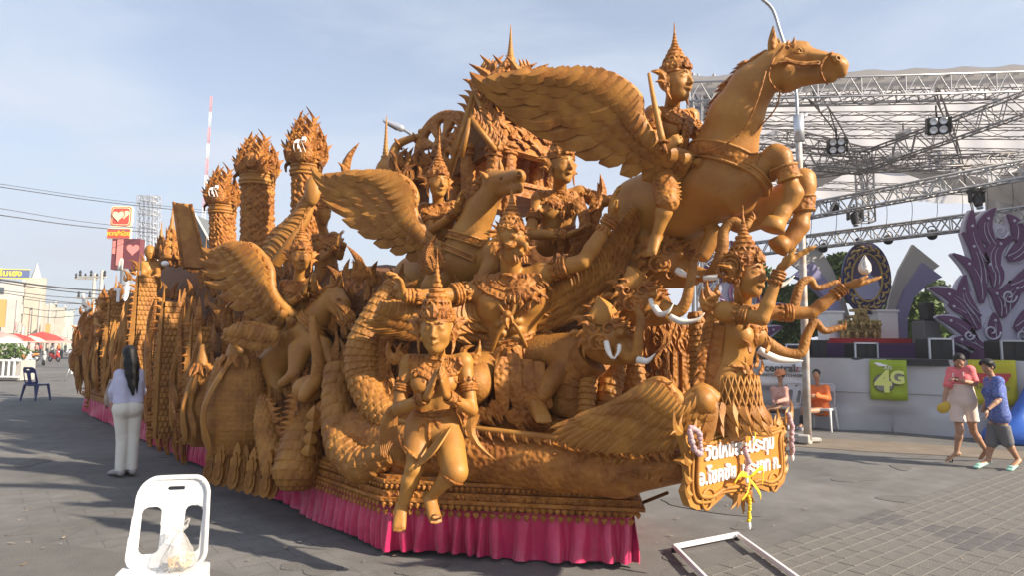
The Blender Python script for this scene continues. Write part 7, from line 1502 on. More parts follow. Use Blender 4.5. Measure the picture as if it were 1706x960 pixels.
g = Clay(.03).cap(pt(.1, 0, 0), J['knR'], .16, .14).cap(J['knR'], J['anR'], .13, .09); mk('skirt_leg', g.mesh(.011), 'scale', t)
for (x0, x1, y0, y1, d_) in ((846, 868, 590, 690, 4.9), (868, 888, 600, 700, 4.92), (826, 846, 596, 690, 4.88), (888, 905, 604, 680, 4.94)):
    mk('apron_panel', [blade(spline([W(x0 + 10, y0, d_), W((x0 + x1) / 2, (y0 + y1) / 2, d_ - .06), W(x1 + (x0 - 850) * .3, y1, d_ - .03)], 9), np.array([.7, .9, 1, 1, 1, .95, .9, .8, .5]) * .055, .02, (0, -1, .2), .3)], 'carved', t, True, auto=40)
for i in range(16): mk('hem_flame', [flame(W(770 + i * 9, 676 + 10 * math.sin(i * .7) + (i % 2) * 8, 4.84), (random.uniform(-.5, .5), 0, -1), .14, .04, (0, -1, .2), .4)], 'carved', t, True, auto=40)
for i in range(3): g_ = J['anL']; mk('anklet', [torus(g_ + nrm(J['knL'] - g_) * (.02 + .025 * i), .058, .012, J['knL'] - g_, 18, 6)], 'carved', t)
cl = Clay(.01); foot(cl, J['anL'], J['toeL'], 1.5); mk('bare_foot', cl.mesh(.009), 'wax', t)
wing(t, lead=[W(1048, 352, 5.02), W(1020, 392, 5.08), W(985, 432, 5.1), (W(940, 462, 5.14)), W(905, 488, 5.2)], tips=[W(1072, 368, 5.05), W(1052, 430, 5.08), W(1022, 488, 5.1), W(985, 524, 5.1), W(945, 545, 5.1), W(902, 560, 5.12)], nf=19, N=(-.1, -1, .05), layers=(1, .80, .60, .40), wd=.036, lead_r=(.03, .025), sag=-.10, hook=-.35, thick=.022, step=.03)
wing(t, lead=[W(640, 505, 5.05), W(690, 508, 5.05), W(740, 510, 5.08), W(800, 505, 5.15)], tips=[W(628, 540, 5.0), W(655, 562, 5.0), W(700, 572, 5.02), W(750, 574, 5.05), W(815, 570, 5.1)], nf=17, N=(-.1, -1, .05), layers=(1, .78, .52), wd=.036, lead_r=(.025, .025), sag=.12, hook=.3, thick=.022, step=.03)
# dancing figure behind the garuda
J = Jp(head=(936, 277, 5.55), shR=(898, 332, 5.65), shL=(966, 322, 5.72), hip=(928, 402, 5.75), elR=(882, 390, 5.5), wrR=(948, 391, 5.42), elL=(1006, 336, 5.62), wrL=(1046, 326, 5.5))
t, pt, right, fw, up, nk, B = statue('dancing_figure', 'bare chested figure with low rounded crown dancing behind the garuda crown', J, 1.12, .335, B=basis((.5, -.86, 0)), res=.010, female=False, crown_tall=1.0, legs=False, belt=True, hands=[(J['wrR'], [1, -.1, .35], [0, .2, 1], 1.2, .3, .3, -1, 0), (J['wrL'], [.5, -.2, .9], [0, -1, .2], 1.2, .2, .3, 1, 0)])
for i in range(7): mk('scarf_flame', [flame(W(985 - i * 4, 345 + i * 14, 5.6), (.5, 0, 1), .3, .06, (-.1, -1, 0), .3)], 'carved', t, True, auto=40)
mk('scarf', [blade(spline([W(962, 330, 5.55), W(975, 372, 5.5), (W(962, 410, 5.55)), W(950, 440, 5.6)], 10), np.full(10, .05), .02, (0, -1, 0))], 'carved', t, True, auto=40)
# rider of the middle horse
J = Jp(head=(730, 305, 5.95), shR=(707, 348, 6.05), shL=(756, 345, 6.05), hip=(734, 412, 6.1), elR=(720, 384, 5.9), wrR=(762, 350, 5.72), elL=(776, 372, 5.92), wrL=(790, 346, 5.75), knR=(720, 440, 5.85), anR=(748, 462, 5.8), knL=(765, 440, 5.9), anL=(740, 458, 5.85))
statue('riding_figure', 'crowned rider on the middle winged horse making a hand gesture', J, 1.0, .285, B=basis((.45, -.88, -.04)), res=.0105, female=True, crown_tall=1.75, hands=[(J['wrR'], [.35, -.1, 1], [.6, -.4, 0], 1.15, .3, .35, -1, .2), (J['wrL'], [.1, -.1, 1], [-.6, -.4, 0], 1.15, .2, .3, 1, .2)])
# rider of the small horse
J = Jp(head=(501, 428, 6.75), shR=(476, 476, 6.85), shL=(519, 472, 6.85), hip=(497, 532, 6.9), elR=(478, 510, 6.75), wrR=(508, 490, 6.58), elL=(534, 498, 6.75), wrL=(524, 486, 6.58), knR=(476, 560, 6.7), anR=(470, 590, 6.8), knL=(520, 560, 6.8), anL=(515, 590, 6.8))
statue('riding_figure', 'crowned rider with pressed palms on the small winged horse at the side', J, 1.0, .31, B=basis((.4, -.9, -.04)), res=.011, female=True, crown_tall=1.2, hands=[(J['wrR'], W(520, 446, 6.55) - J['wrR'], [1, .2, 0], 1.15, .03, 0, 1, .6), (J['wrL'], W(522, 446, 6.55) - J['wrL'], [-1, .2, 0], 1.15, .03, 0, -1, .6)])
# rider of the largest horse
J = Jp(head=(1127, 137, 4.68), shR=(1088, 190, 4.72), shL=(1150, 194, 4.98), hip=(1117, 268, 4.92), elR=(1090, 238, 4.62), wrR=(1108, 246, 4.5), elL=(1166, 238, 4.92), wrL=(1172, 262, 4.8), knR=(1112, 335, 4.62), anR=(1092, 398, 4.68), toeR=(1082, 425, 4.62), knL=(1160, 330, 5.1), anL=(1150, 380, 5.1))
t, pt, right, fw, up, nk, B = statue('riding_figure', 'tall crowned rider with a sword on the largest winged horse', J, 1.04, .315, B=basis((.62, -.78, 0)), res=.0085, crown_tall=1.35, hands=[(J['wrR'], [.4, -.2, .3], [.2, .6, -.3], 1.0, .9, .05, 1, .6)])
g = Clay(.03).ell(pt(0, 0, 0), (.19, .17, .15)).cap(pt(.09, 0, 0), J['knR'], .12, .085).cap(pt(-.09, 0, 0), J['knL'], .12, .085); mk('breeches', g.mesh(.010), 'carved', t)
out = []
for i in range(10):
    for s in (-1, 1): a = J['knR'] * (i / 10) + pt(.09, 0, 0) * (1 - i / 10) + [0, -.11 + .003 * i, 0]; out.append(tube([a + [-.09, .03, -.03 * s], a + [0, -.012, 0], a + [.09, .03, .03 * s]], .006, 5))
mk('lattice_relief', out, 'wax', t, kind='stuff'); mk('sword', [tube(spline([W(1081, 122, 4.58), W(1090, 170, 4.5), W(1104, 236, 4.46)], 12), np.linspace(.012, .026, 12), 8)], 'wax', t); mk('sword_grip', [tube([W(1104, 236, 4.46), W(1110, 256, 4.46)], .016, 8), torus(W(1104, 236, 4.46), .028, .010, (.1, 0, -1), 14, 6)], 'carved', t)
mk('chest_sash', [blade(spline([pt(-.05, .13, .9), pt(.02, .15, .6), pt(.04, .15, .3), pt(.03, .16, .0)], 10), np.array([.04, .05, .055, .05, .045, .05, .055, .06, .05, .02]), .015, fw)], 'carved', t, True, auto=40)
# kinnari at the prow
J = Jp(head=(1243, 458, 4.16), shR=(1206, 520, 4.12), shL=(1268, 522, 4.42), hip=(1216, 640, 4.32), elR=(1270, 532, 3.98), wrR=(1301, 446, 3.95), elL=(1352, 522, 4.36), wrL=(1410, 477, 4.3))
J['toeR'] = W(1216, 700, 4.3)
t, pt, right, fw, up, nk, B = statue('kinnari', 'bird bodied woman at the prow with one arm raised and one stretched out', J, 1.0, .315, B=basis((.62, -.78, 0)), res=.0075, female=True, crown_tall=1.3, legs=False, belt=True,
  hands=[(J['wrR'], [.82, -.15, .62], [.3, 0, 1], 1.3, -.12, .12, 1, .2), (J['wrL'], [1, -.05, .22], [0, 0, 1], 1.25, .10, .10, 1, .2)])
g = Clay(.03).ell(pt(0, 0, .02), (.16, .15, .14)).cap(pt(0, 0, 0), pt(0, -.02, 0) - [0, 0, .22], .145, .16); mk('hips', g.mesh(.009), 'wax', t)
out = []
for i in range(17):
    a = math.pi * (1.0 + i / 16 * 1.15); c1_ = pt(0, 0, .12) + np.array([.17 * math.cos(a), .155 * math.sin(a), 0])
    for s in (-1, 1):
        P_ = [pt(0, 0, .12) - [0, 0, k_ * .055] + np.array([(.165 + .006 * k_) * math.cos(a + s * k_ * .10), (.155 + .006 * k_) * math.sin(a + s * k_ * .10), 0]) for k_ in range(7)]; out.append(tube(P_, .0075, 5))
mk('beaded_net', out, 'wax', t, kind='stuff'); mk('ear_disc', [torus(W(1217, 445, 4.12), r_, .012, (-.75, -.6, 0), 22, 6) for r_ in (.03, .055, .08)], 'carved', t); mk('ear_disc_flames', ring_flames(W(1217, 445, 4.12), (-.75, -.6, 0), .08, 14, .03, .02, tilt=1.5), 'carved', t, auto=40)
for (x, y, s_) in ((1196, 498, -1), (1188, 512, -1)): mk('shoulder_flame', flame3(W(x, y, 4.12), (s_ * 1.0, 0, .9), .13, .035, (0, -1, .1), .5 * s_), 'carved', t, True, auto=40)
mk('back_sash', [blade(spline([W(1196, 540, 4.2), W(1186, 590, 4.25), W(1182, 640, 4.25)], 12), np.linspace(.05, .08, 12), .03, (-.6, -.8, 0), .3)] + frill([W(1190, 530, 4.15), W(1178, 590, 4.2), W(1172, 650, 4.2)], 14, .08, .025, (-1, 0, -.3), .4, N=np.array([-.5, -1, 0])), 'carved', t, True, auto=40)
mk('bodice_scrolls', [flame(pt(x, .15, z), (q, 0, 1), .10, .022, fw, .5) for x, z, q in ((-.1, .5, .3), (.1, .5, -.3), (0, .3, .2), (.07, .2, -.3), (-.07, .2, .3))], 'carved', t, True, auto=40)
mk('feather_skirt', sum([[flame(pt(0, 0, -.25) + np.array([.20 * math.cos(a), .17 * math.sin(a), -.03 * j]), (math.cos(a) * .5, math.sin(a) * .5, -1), .16, .04, (math.cos(a), math.sin(a), .3), .15) for a in np.linspace(math.pi * .95, math.pi * 2.2, 13)] for j in (0, 2)], []), 'feather', t, True, auto=40)
wing(t, lead=[W(1188, 668, 4.12), W(1168, 655, 4.10), W(1140, 676, 4.10), W(1122, 660, 4.12), W(1100, 638, 4.15), W(1066, 648, 4.22), W(1040, 668, 4.3)][::-1], tips=[W(922, 712, 4.4), W(945, 738, 4.35), W(985, 752, 4.3), W(1030, 758, 4.25), W(1080, 756, 4.2), W(1130, 748, 4.12), W(1170, 745, 4.08)], nf=22, N=(-.3, -1, .05), layers=(1, .74, .5, .28), wd=.04, lead_r=(.055, .03), sag=.04, hook=.0, thick=.016, step=.018)
mk('wing_scroll', [lathe([(.03, 0), (.075, .0), (.08, .02), (.05, .035), (.04, .05), (.01, .055)], W(1170, 668, 4.06), 22, (-.3, -1, .05))] , 'wax', t)
lt = thing('lotus_bud', W(1442, 452, 4.26), 'white lotus bud standing on the outstretched palm of the kinnari', 'flower')
for k in range(11): a = k * 2.4; c_ = W(1441, 456, 4.27); mk('petal', [blade(c_ + np.array([math.cos(a) * .03, math.sin(a) * .03, 0]) * np.interp(np.linspace(0, 1, 7), [0, .4, 1], [.5, 1.2, .05])[:, None] + UP * (np.linspace(0, 1, 7) * (.125 - .006 * k))[:, None], np.array([.5, .9, 1, .9, .65, .35, .03]) * .022, .006, (math.cos(a), math.sin(a), .1), .3)], 'ivory', lt)
# background figures on the float
J = Jp(head=(537, 355, 7.6), shR=(528, 398, 7.6), shL=(556, 394, 7.8), hip=(545, 460, 7.8), elR=(540, 430, 7.5), wrR=(562, 410, 7.4), elL=(566, 428, 7.7), wrL=(572, 405, 7.6))
statue('small_figure', 'dim figure with bowed head standing between the upraised wing and the middle wing', J, 1.0, .28, B=basis((.9, -.35, -.1)), res=.014, crown_tall=1.1, legs=False, hands=[(J['wrR'], [.2, -.1, 1], [1, 0, 0], 1.2, .3, .2, 1, .3)])
J = Jp(head=(393, 520, 7.1), shR=(372, 562, 7.15), shL=(410, 560, 7.2), hip=(392, 620, 7.3), elR=(372, 592, 7.0), wrR=(392, 575, 6.85), elL=(415, 592, 7.05), wrL=(398, 575, 6.85))
J = Jp(head=(250, 420, 11.6), shR=(240, 440, 11.6), shL=(262, 440, 11.7), hip=(252, 475, 11.7), elR=(238, 458, 11.5), wrR=(250, 462, 11.4), elL=(264, 458, 11.5), wrL=(254, 462, 11.4))
statue('small_figure', 'seated round headed figure near the rear top of the float', J, 1.0, .28, B=basis((.6, -.8, 0)), res=.02, crown_on=False, legs=False, collar_on=False, armbands=False)
J = Jp(head=(172, 505, 12.7), shR=(164, 524, 12.7), shL=(182, 524, 12.8), hip=(174, 555, 12.8), elR=(160, 540, 12.6), wrR=(170, 545, 12.5), elL=(186, 540, 12.6), wrL=(178, 545, 12.5))
statue('small_figure', 'small crowned figure at the rear end of the float', J, 1.0, .27, B=basis((.4, -.9, 0)), res=.022, crown_tall=1.3, legs=False, armbands=False)
# ================================================================== pavilion, pillars, disc, panels, sign
t = thing('pavilion', W(830, 300, 7.0), 'carved pavilion with steep gables and a tall needle spire at the top of the float', 'pavilion'); d = 7.0
def pl(pts, d_=7.0, th=.08, m='carved', nm='panel', off=0):
    o = W(820, 230, d_); k = d_ / FPX; return mk(nm, [poly([((x - 820) * k, (230 - y) * k) for x, y in pts], o + [0, off, 0], (1, 0, 0), (0, 0, 1), th)], m, t, False)
RGd = nrm(np.array([.75, .66, 0]))           # ridge runs away to the right
pk, lf, rtp = W(791, 150, 6.7), W(745, 300, 6.9), W(830, 243, 6.5)
def slabq(a, b, c, e, th, m, nm):
    n = nrm(np.cross(b - a, e - a)); n = n if n[2] > 0 else -n; V = np.array([a, b, c, e] + [q - n * th for q in (a, b, c, e)]); return mk(nm, [(V, [np.array([[0, 1, 2, 3], [7, 6, 5, 4], [0, 4, 5, 1], [1, 5, 6, 2], [2, 6, 7, 3], [3, 7, 4, 0]])])], m, t, False)
pk2, r2, l2 = pk + RGd * 1.1, rtp + RGd * 1.1, lf + RGd * 1.1
slabq(pk, rtp, r2, pk2, .07, 'carved', 'roof_slope'); slabq(pk, pk2, l2, lf, .07, 'carved', 'roof_slope')
mk('gable_panel', [(np.array([pk - [0, .0, .04], rtp, lf, pk + RGd * .08, rtp + RGd * .08, lf + RGd * .08]), [np.array([[0, 1, 2], [5, 4, 3]]), np.array([[0, 3, 4, 1], [1, 4, 5, 2], [2, 5, 3, 0]])])], 'dark', t, False)
for a, b, s_ in ((pk, rtp, 1), (pk, lf, -1)):
    mk('bargeboard', [tube([a, b], .035, 8)], 'wax', t)
    for f in frill([a, b], 13, .15, .035, (s_ * .8, 0, 1), -.4, .3, N=np.array([-.2, -1, 0]), seed=2): mk('roof_flame', [f], 'carved', t, True, auto=40)
a2, b2 = W(785, 197, 6.45), W(826, 250, 6.4); mk('bargeboard', [tube([a2, b2], .03, 8)], 'wax', t); mk('bargeboard', [tube([W(785, 197, 6.45), W(768, 262, 6.5)], .03, 8)], 'wax', t)
for f in frill([a2, b2], 9, .13, .03, (.8, 0, 1), -.4, .3, N=np.array([-.2, -1, 0]), seed=3): mk('roof_flame', [f], 'carved', t, True, auto=40)
rgx = random.Random(9)
for i in range(60):
    u1, u2 = rgx.random(), rgx.random(); p = pk + (rtp - pk) * u1 + RGd * 1.05 * u2; mk('roof_carving', [flame(p + [.02, -.02, .02], (rtp - pk) * -1 + RGd * rgx.uniform(-.6, .6), .16, .04, (.6, -.5, .7), .5 * (1 if i % 2 else -1))], 'carved', t, True, auto=40)
for (x, y0, y1, dd, r) in ((780, 240, 305, 6.75, .075), (823, 240, 290, 6.5, .07), (846, 238, 300, 6.7, .085), (894, 240, 320, 7.3, .08), (915, 245, 320, 7.6, .07), (870, 240, 300, 7.8, .06), (757, 290, 330, 7.0, .08)):
    a, b = W(x, y1 + 60, dd), W(x, y0, dd); n_ = 40; mk('column', [tube(spline([a, b], n_), r, 16, lambda v, u, R: .014 * np.sin(u * 2 * math.pi * 5 + v * 24) * np.cos(v * 40)), torus(b - [0, 0, .05], r * 1.1, .02), torus(b - [0, 0, .12], r * 1.1, .015)], 'carved', t)
mk('floor_slab', [box(W(850, 335, 7.2), (1.0, .9, .12), rotz(.7)), box(W(850, 325, 7.2), (1.06, .96, .04), rotz(.7))], 'carved', t, False)
mk('upper_tier', [lathe([(.34, -.3), (.36, -.2), (.28, -.12), (.26, 0), (.30, .04), (.22, .12), (.16, .2)], W(850, 150, 7.1), 8)], 'carved', t, False)
sb = W(850, 128, 7.1); K7 = 7.1 / FPX
bellp = [(19, 0), (20, 4), (17, 6), (16, 14), (13, 22), (9, 27), (8, 30), (9.5, 32), (7, 34)]; z = 34; r = 7
for i in range(9): bellp += [(r * .78, z + 1.5), (r, z + 3), (r * .95, z + 4.5)]; z += 5; r *= .86
bellp += [(r * .8, z), (1.2, z + 8), (.3, z + 16)]
mk('spire', [lathe([(a * K7, b * K7) for a, b in bellp], sb, 20)], 'wax', t)
for s_, x0 in ((-1, 828), (1, 866)):
    for i in range(9): mk('roof_flame', [flame(W(x0 + s_ * (i % 3) * 6 - 4, 152 - (i // 3) * 14, 6.85 + .03 * i), (s_ * .35, 0, 1), .22 - .02 * (i // 3), .045, (0, -1, 0), .4 * s_)], 'carved', t, True, auto=40)
for i in range(16): mk('roof_flame', [flame(W(806 + (i * 29) % 78, 168 - (i * 7) % 22, 6.7 - .02 * i), (.25 * math.sin(i), 0, 1), .36, .07, (0, -1, .1), .45 * (1 if i % 2 else -1))], 'carved', t, True, auto=40)
for i in range(12): mk('roof_flame', [flame(W(812 + i * 6, 165 - abs(6 - i) * 1.5, 6.8), (.1 * (i - 6), 0, 1), .20, .04, (0, -1, .1), .3)], 'carved', t, True, auto=40)
# dharma wheel disc
t = thing('wheel_disc', W(736, 245, 7.1), 'large pierced wheel disc standing left of the pavilion', 'disc'); c = W(736, 246, 7.1); Nw = nrm(np.array([-.62, -.78, .05])); u1 = nrm(np.cross([0, 0, 1], Nw)) * -1; u2 = np.cross(Nw, u1); u2 = u2 if u2[2] > 0 else -u2
def dfield(X, Y, Z):
    x = (X - c[0]) * u1[0] + (Y - c[1]) * u1[1] + (Z - c[2]) * u1[2]; y = (X - c[0]) * u2[0] + (Y - c[1]) * u2[1] + (Z - c[2]) * u2[2]; n_ = (X - c[0]) * Nw[0] + (Y - c[1]) * Nw[1] + (Z - c[2]) * Nw[2]
    r = np.sqrt(x * x + y * y); a = np.arctan2(y, x); s_ = np.cos(a * 8 + .4); hole = np.maximum(np.abs(r - .22) - .085, (.25 - s_) * r * .14); f = np.maximum(np.maximum(r - .40, np.abs(n_) - .035), -hole)
    rim = np.sqrt((r - .385) ** 2 + n_ ** 2) - .045; hub = np.maximum(r - .09, np.abs(n_) - .07); r3 = np.sqrt((r - .33) ** 2 + (n_ - .03) ** 2) - .014; return np.minimum(np.minimum(np.minimum(f, rim), hub), r3)
mk('disc_plate', fieldmesh(dfield, c - .48, c + .48, .016), 'carved', t); mk('hub_flower', ring_flames(c + Nw * .07, Nw, .01, 10, .01, .02, tilt=8) + [ball(c + Nw * .08, .03, 8)], 'wax', t, auto=40)
mk('stand', [tube([W(735, 300, 7.1), W(735, 420, 7.1)], .06, 8)], 'dark', t)
# small stupa, horn and carved boards in front of the disc
t = thing('stupa', W(641, 300, 7.9), 'slender stupa spire standing behind the middle wing', 'stupa'); K8 = 7.9 / FPX; prf = [(20, 0), (22, 4), (19, 8), (17, 12), (16, 22), (13, 30), (9, 36), (7, 40), (8, 43), (5.5, 45)]; z = 45; r = 5.6
for i in range(8): prf += [(r * .75, z + 2), (r, z + 4), (r * .9, z + 5.5)]; z += 6.2; r *= .88
prf += [(1.5, z + 8), (.3, z + 22)]; mk('spire', [lathe([(a * K8, b * K8) for a, b in prf], W(641, 302, 7.9), 20)], 'wax', t)
t = thing('curved_horn', W(658, 270, 7.4), 'smooth bent horn shaped tube with a knob beside the stupa', 'ornament'); mk('tube', [tube(spline([W(655, 300, 7.4), W(655, 262, 7.4), W(662, 242, 7.4), W(680, 232, 7.35), W(702, 226, 7.3)], 24), np.linspace(.07, .035, 24), 12)], 'wax', t); mk('knob', [ball(W(701, 219, 7.3), .035, 8)], 'wax', t); mk('collar_ring', [torus(W(664, 240, 7.4), .065, .015, (1, 0, .7), 18, 6), torus(W(690, 229, 7.33), .05, .012, (1, 0, .2), 18, 6)], 'carved', t)
t = thing('carved_board', W(680, 300, 7.0), 'flame carved board below the bent horn', 'ornament')
for i in range(22): x = 655 + (i * 37 % 60); y = 300 - (i * 23 % 46); leaf_at(W(x, y, 6.9 + .02 * (i % 5)), .2, (-.3, -1, 0), random.uniform(-.5, .5), .1, t)
mk('board', [box(W(686, 300, 7.1), (.38, .1, .5))], 'dark', t, False)
leaf_t = thing('flame_spire', W(578, 300, 7.6), 'thin dark flame spike rising behind the middle wing', 'ornament'); mk('spike', [flame(W(575, 292, 7.6), (.25, 0, 1), .42, .06, (-.3, -1, 0), -.2), flame(W(572, 296, 7.58), (-.1, 0, 1), .2, .05, (-.3, -1, 0), .4)], 'carved', leaf_t, True, auto=40)
# candle pillars
M['numeral'] = mat('white_numeral', (.85, .85, .85), .4)
def pillar(cx, w, yring, ytop, ybot, d, label, num, face=False):
    k = d / FPX; r = w / 2 * k; a = W(cx, ybot, d); b = W(cx, yring, d); t = thing('candle_pillar', a, label, 'candle pillar', 'carved candle pillars'); H_ = b[2] - a[2]; n = 130
    rgq = np.random.RandomState(int(cx)); 
    def rel(v, u, R):
        z = v * H_; x = u * 2 * math.pi * r; g1 = np.sin(x * 34 + 2.4 * np.sin(z * 19 + cx) + 1.2 * np.sin(x * 21)); g2 = np.sin(z * 30 + 2.6 * np.sin(x * 24) + cx); return .020 * np.tanh(1.6 * g1 * g2) + .008 * np.sin(x * 90 + z * 70)
    mk('shaft', [tube(spline([a, b], n), r * .92, 110, rel)], 'carved', t)
    mk('ring', [torus(b + [0, 0, q], r * .96, .03 if i % 2 else .022, n=36) for i, q in enumerate((-.14, -.09, -.02, .03))] + [lathe([(r, -.14), (r * .98, .03), (r * .9, .05)], b, 36)], 'wax', t)
    hh = (yring - ytop) * k
    rb = lambda v: r * np.interp(v, [0, .1, .3, .5, .72, .88, 1], [.88, 1.02, 1.0, .78, .40, .18, .02])
    mk('bud', [lathe([(rb(v), v * hh) for v in np.linspace(0, 1, 26)], b, 30, disp=lambda H, A, R: R * .06 * np.sin(A * 2 * math.pi * 9 + H * 9))], 'carved', t)
    for row in range(9):
        v = row * .095; n_ = 12 if row < 5 else 9 if row < 7 else 6
        for i in range(n_):
            aa = 2 * math.pi * (i + .5 * (row % 2)) / n_ + .3; rd = np.array([math.cos(aa), math.sin(aa), 0])
            if rd[1] > .45: continue
            sl_ = (rb(min(1, v + .2)) - rb(v)) / (.2 * hh); mk('crown_flame', [flame(b + rd * (rb(v) + .01) + UP * v * hh, UP + rd * (max(sl_, -.35) + .42), hh * (.44 if i % 2 else .32), .060 * (1 - .05 * row), nrm(rd + UP * .2), .45 * (1 if (i + row) % 2 else -1), thick=.045)], 'carved', t, True, auto=40)
    for s_ in (-1, 1): mk('side_scroll', [tube(spline([b + np.array([s_ * r * 1.0, -.1, .02]), b + np.array([s_ * r * 1.22, -.1, -.03]), b + np.array([s_ * r * 1.18, -.1, -.12])], 10), np.linspace(.035, .012, 10), 7)], 'dark', t)
    if num: 
        o = b + np.array([.05, -r * 1.55, hh * .06]); mk('numeral_plaque', [blade(spline([o - [0, -.03, .05], o + [0, .03, hh * .22], o + [0, .03, hh * .48]], 8), np.array([.7, 1, 1.05, 1, .85, .6, .35, .05]) * .12, .02, (-.1, -1, 0))], 'carved', t, True); text_mesh('๙', hh * .46, .014, o + [-.0, -.16, .03], (1, 0, 0), (0, 0, 1), M['numeral'], t, bold=.012)
    if face:
        g = Clay(.02); fc = b + np.array([.03, -r * 1.22, hh * .28]); head(g, fc, basis((-.1, -1, .1)), .26, male=True); mk('guardian_face', g.mesh(.014), 'carved', t)
pillar(371, 43, 343, 282, 440, 12.0, 'shortest carved candle pillar furthest left with a white numeral', True)
pillar(429, 56, 294, 228, 430, 9.9, 'stout carved candle pillar in the middle with a guardian face in its flames', False, True)
pillar(510, 50, 276, 194, 440, 9.2, 'tallest carved candle pillar on the right with a white numeral', True)
# upraised wing
t = thing('carved_wing', W(480, 420, 7.4), 'upraised carved wing pointing to the sky below the tallest pillar', 'ornament')
wing(t, lead=[W(528, 306, 7.3), W(520, 340, 7.3), W(502, 378, 7.3), W(480, 410, 7.3), W(458, 440, 7.35)], tips=[W(516, 312, 7.3), W(490, 352, 7.35), W(470, 372, 7.35), W(448, 388, 7.4), W(436, 420, 7.4)], nf=16, N=(-.3, -1, 0), layers=(1, .7), wd=.045, lead_r=(.06, .03), sag=-.1, hook=-.1, thick=.02)
mk('tip_cap', [ball(W(521, 318, 7.25), (.09, .06, .17), 10)], 'wax', t)
# scaled boards, skirts and leaves along the side
def board(px0, px1, ytop, ybot, w, label, lean=0.0, m='scale', scale_=.075, tipy=None):
    """upright board across the float edge, its broad face turned to the front"""
    a, b = S((px0 + px1) / 2, ybot, w), S((px0 + px1) / 2, ytop, w); b[:2] = a[:2]; Wd = (px1 - px0) / FPX * a[1] * 1.02; H_ = b[2] - a[2]; t = thing('scaled_board', a, label, 'carved board', 'upright scaled boards along the side'); u = nrm(np.array([.80, .60, 0])); n_ = np.array([u[1], -u[0], 0])
    nr, nc = int(H_ / scale_ * 6), int(Wd / scale_ * 6 * 1.6) + 1; g = np.zeros((nr, nc, 3))
    for i in range(nr):
        for j in range(nc):
            z = H_ * i / (nr - 1); x = Wd * (j / (nc - 1) - .5); r_ = math.floor(z / scale_); du = (x / scale_ * 1.4 + .5 * (r_ % 2)) % 1 - .5; dv = 1 - (z / scale_ - r_); hgt = .022 * ((1 - (2 * du) ** 2) * dv) + .012 * math.cos(x / Wd * 3.1)
            g[i, j] = a + u * (x + lean * z) + UP * z + n_ * (.05 + hgt)
    mk('scaled_face', [quadsheet(g)], m, t, True, auto=35); mk('back_board', [xf(box((0, 0, 0), (Wd, .10, H_)), np.stack([u, -n_, UP], 1), a + UP * H_ / 2 + u * lean * H_ / 2)], 'dark', t, False)
    mk('edge_blade', [blade(spline([a - u * Wd * .56 + UP * 0.0, a - u * Wd * .6 + UP * H_ * .6 + u * lean * H_ * .6, a - u * Wd * .55 + UP * (H_ * 1.12) + u * lean * H_], 12), np.array([.6, .9, 1, 1, 1, 1, .9, .8, .6, .45, .25, .04]) * .06, .03, n_)], 'wax', t, True, auto=40)
    for f in frill([a - u * Wd * .66, a - u * Wd * .66 + UP * H_ * 1.0 + u * lean * H_], int(H_ / .09), .09, .028, -u, .5, .3, N=n_, seed=int(px0)): mk('edge_flame', [f], 'carved', t, True, auto=40)
board(219, 245, 459, 700, -.20, 'tall scaled board catching the sun behind the woman in lilac'); board(263, 291, 504, 730, -.22, 'scaled board catching the sun right of the tallest one'); board(312, 338, 545, 740, -.05, 'shaded scaled board left of the checkered gown', m='scale')
board(176, 194, 500, 660, -.12, 'narrow scaled board left of the woman'); board(152, 168, 545, 680, .05, 'narrow scaled board nearest the rear end')
def gown(cx, ytop, ybot, wpx, w, label, grid=.05):
    a, b = S(cx, ybot, w), S(cx, ytop, w); b[:2] = a[:2]; H_ = b[2] - a[2]; R_ = wpx / 2 / FPX * a[1]; t = thing('carved_gown', a, label, 'carved figure', 'bell shaped checkered gowns'); pr = []
    for i in range(90):
        v = i / 89; pr.append((R_ * np.interp(v, [0, .08, .3, .6, .85, 1], [.42, .72, 1, .98, .80, .66]), v * H_))
    chk = lambda H2, A, R: -.007 * ((np.abs(((H2 / grid) % 1) - .5) > .38) | (np.abs(((A * 34) % 1) - .5) > .38)) * 1.0
    V, F = lathe(pr, a, 150, disp=chk, sx=1.0); V[:, 0:2] = a[:2] + (V[:, 0:2] - a[:2]) @ np.array([[1, 0], [0, .50]]).T; mk('gown', (V, F), 'scale', t, True, auto=50)
    for s_ in (-.55,): mk('sash_panel', [blade(spline([a + UP * H_ * .95 + np.array([s_ * R_ * .3, -R_ * .35, 0]), a + UP * H_ * .5 + np.array([s_ * R_ * 1.2, -R_ * .70, 0]), a + UP * .05 + np.array([s_ * R_ * .9, -R_ * .45, 0])], 12), np.array([.8, .5, .5, .5, .5, .5, .5, .5, .6, .7, .5, .1]) * .065, .02, (-.1 + s_ * .3, -1, .1))], 'wax', t, True, auto=40)
    ct = Clay(.03); top = a + UP * H_; ct.cap(top - UP * .05, top + UP * .22, R_ * .42, R_ * .22); mk('waist', ct.mesh(.018), 'wax', t)
    mk('waist_flames', ring_flames(top + UP * .02, -UP, R_ * .42, 12, .16, .04, tilt=.5), 'carved', t, auto=40); return t
gown(388, 596, 768, 106, -.22, 'wide checkered gown hanging at the side left of the small horse'); gown(330, 610, 745, 56, -.15, 'narrower checkered gown beside the wide one'); gown(300, 610, 725, 34, -.1, 'slim carved gown left of the narrower gown')
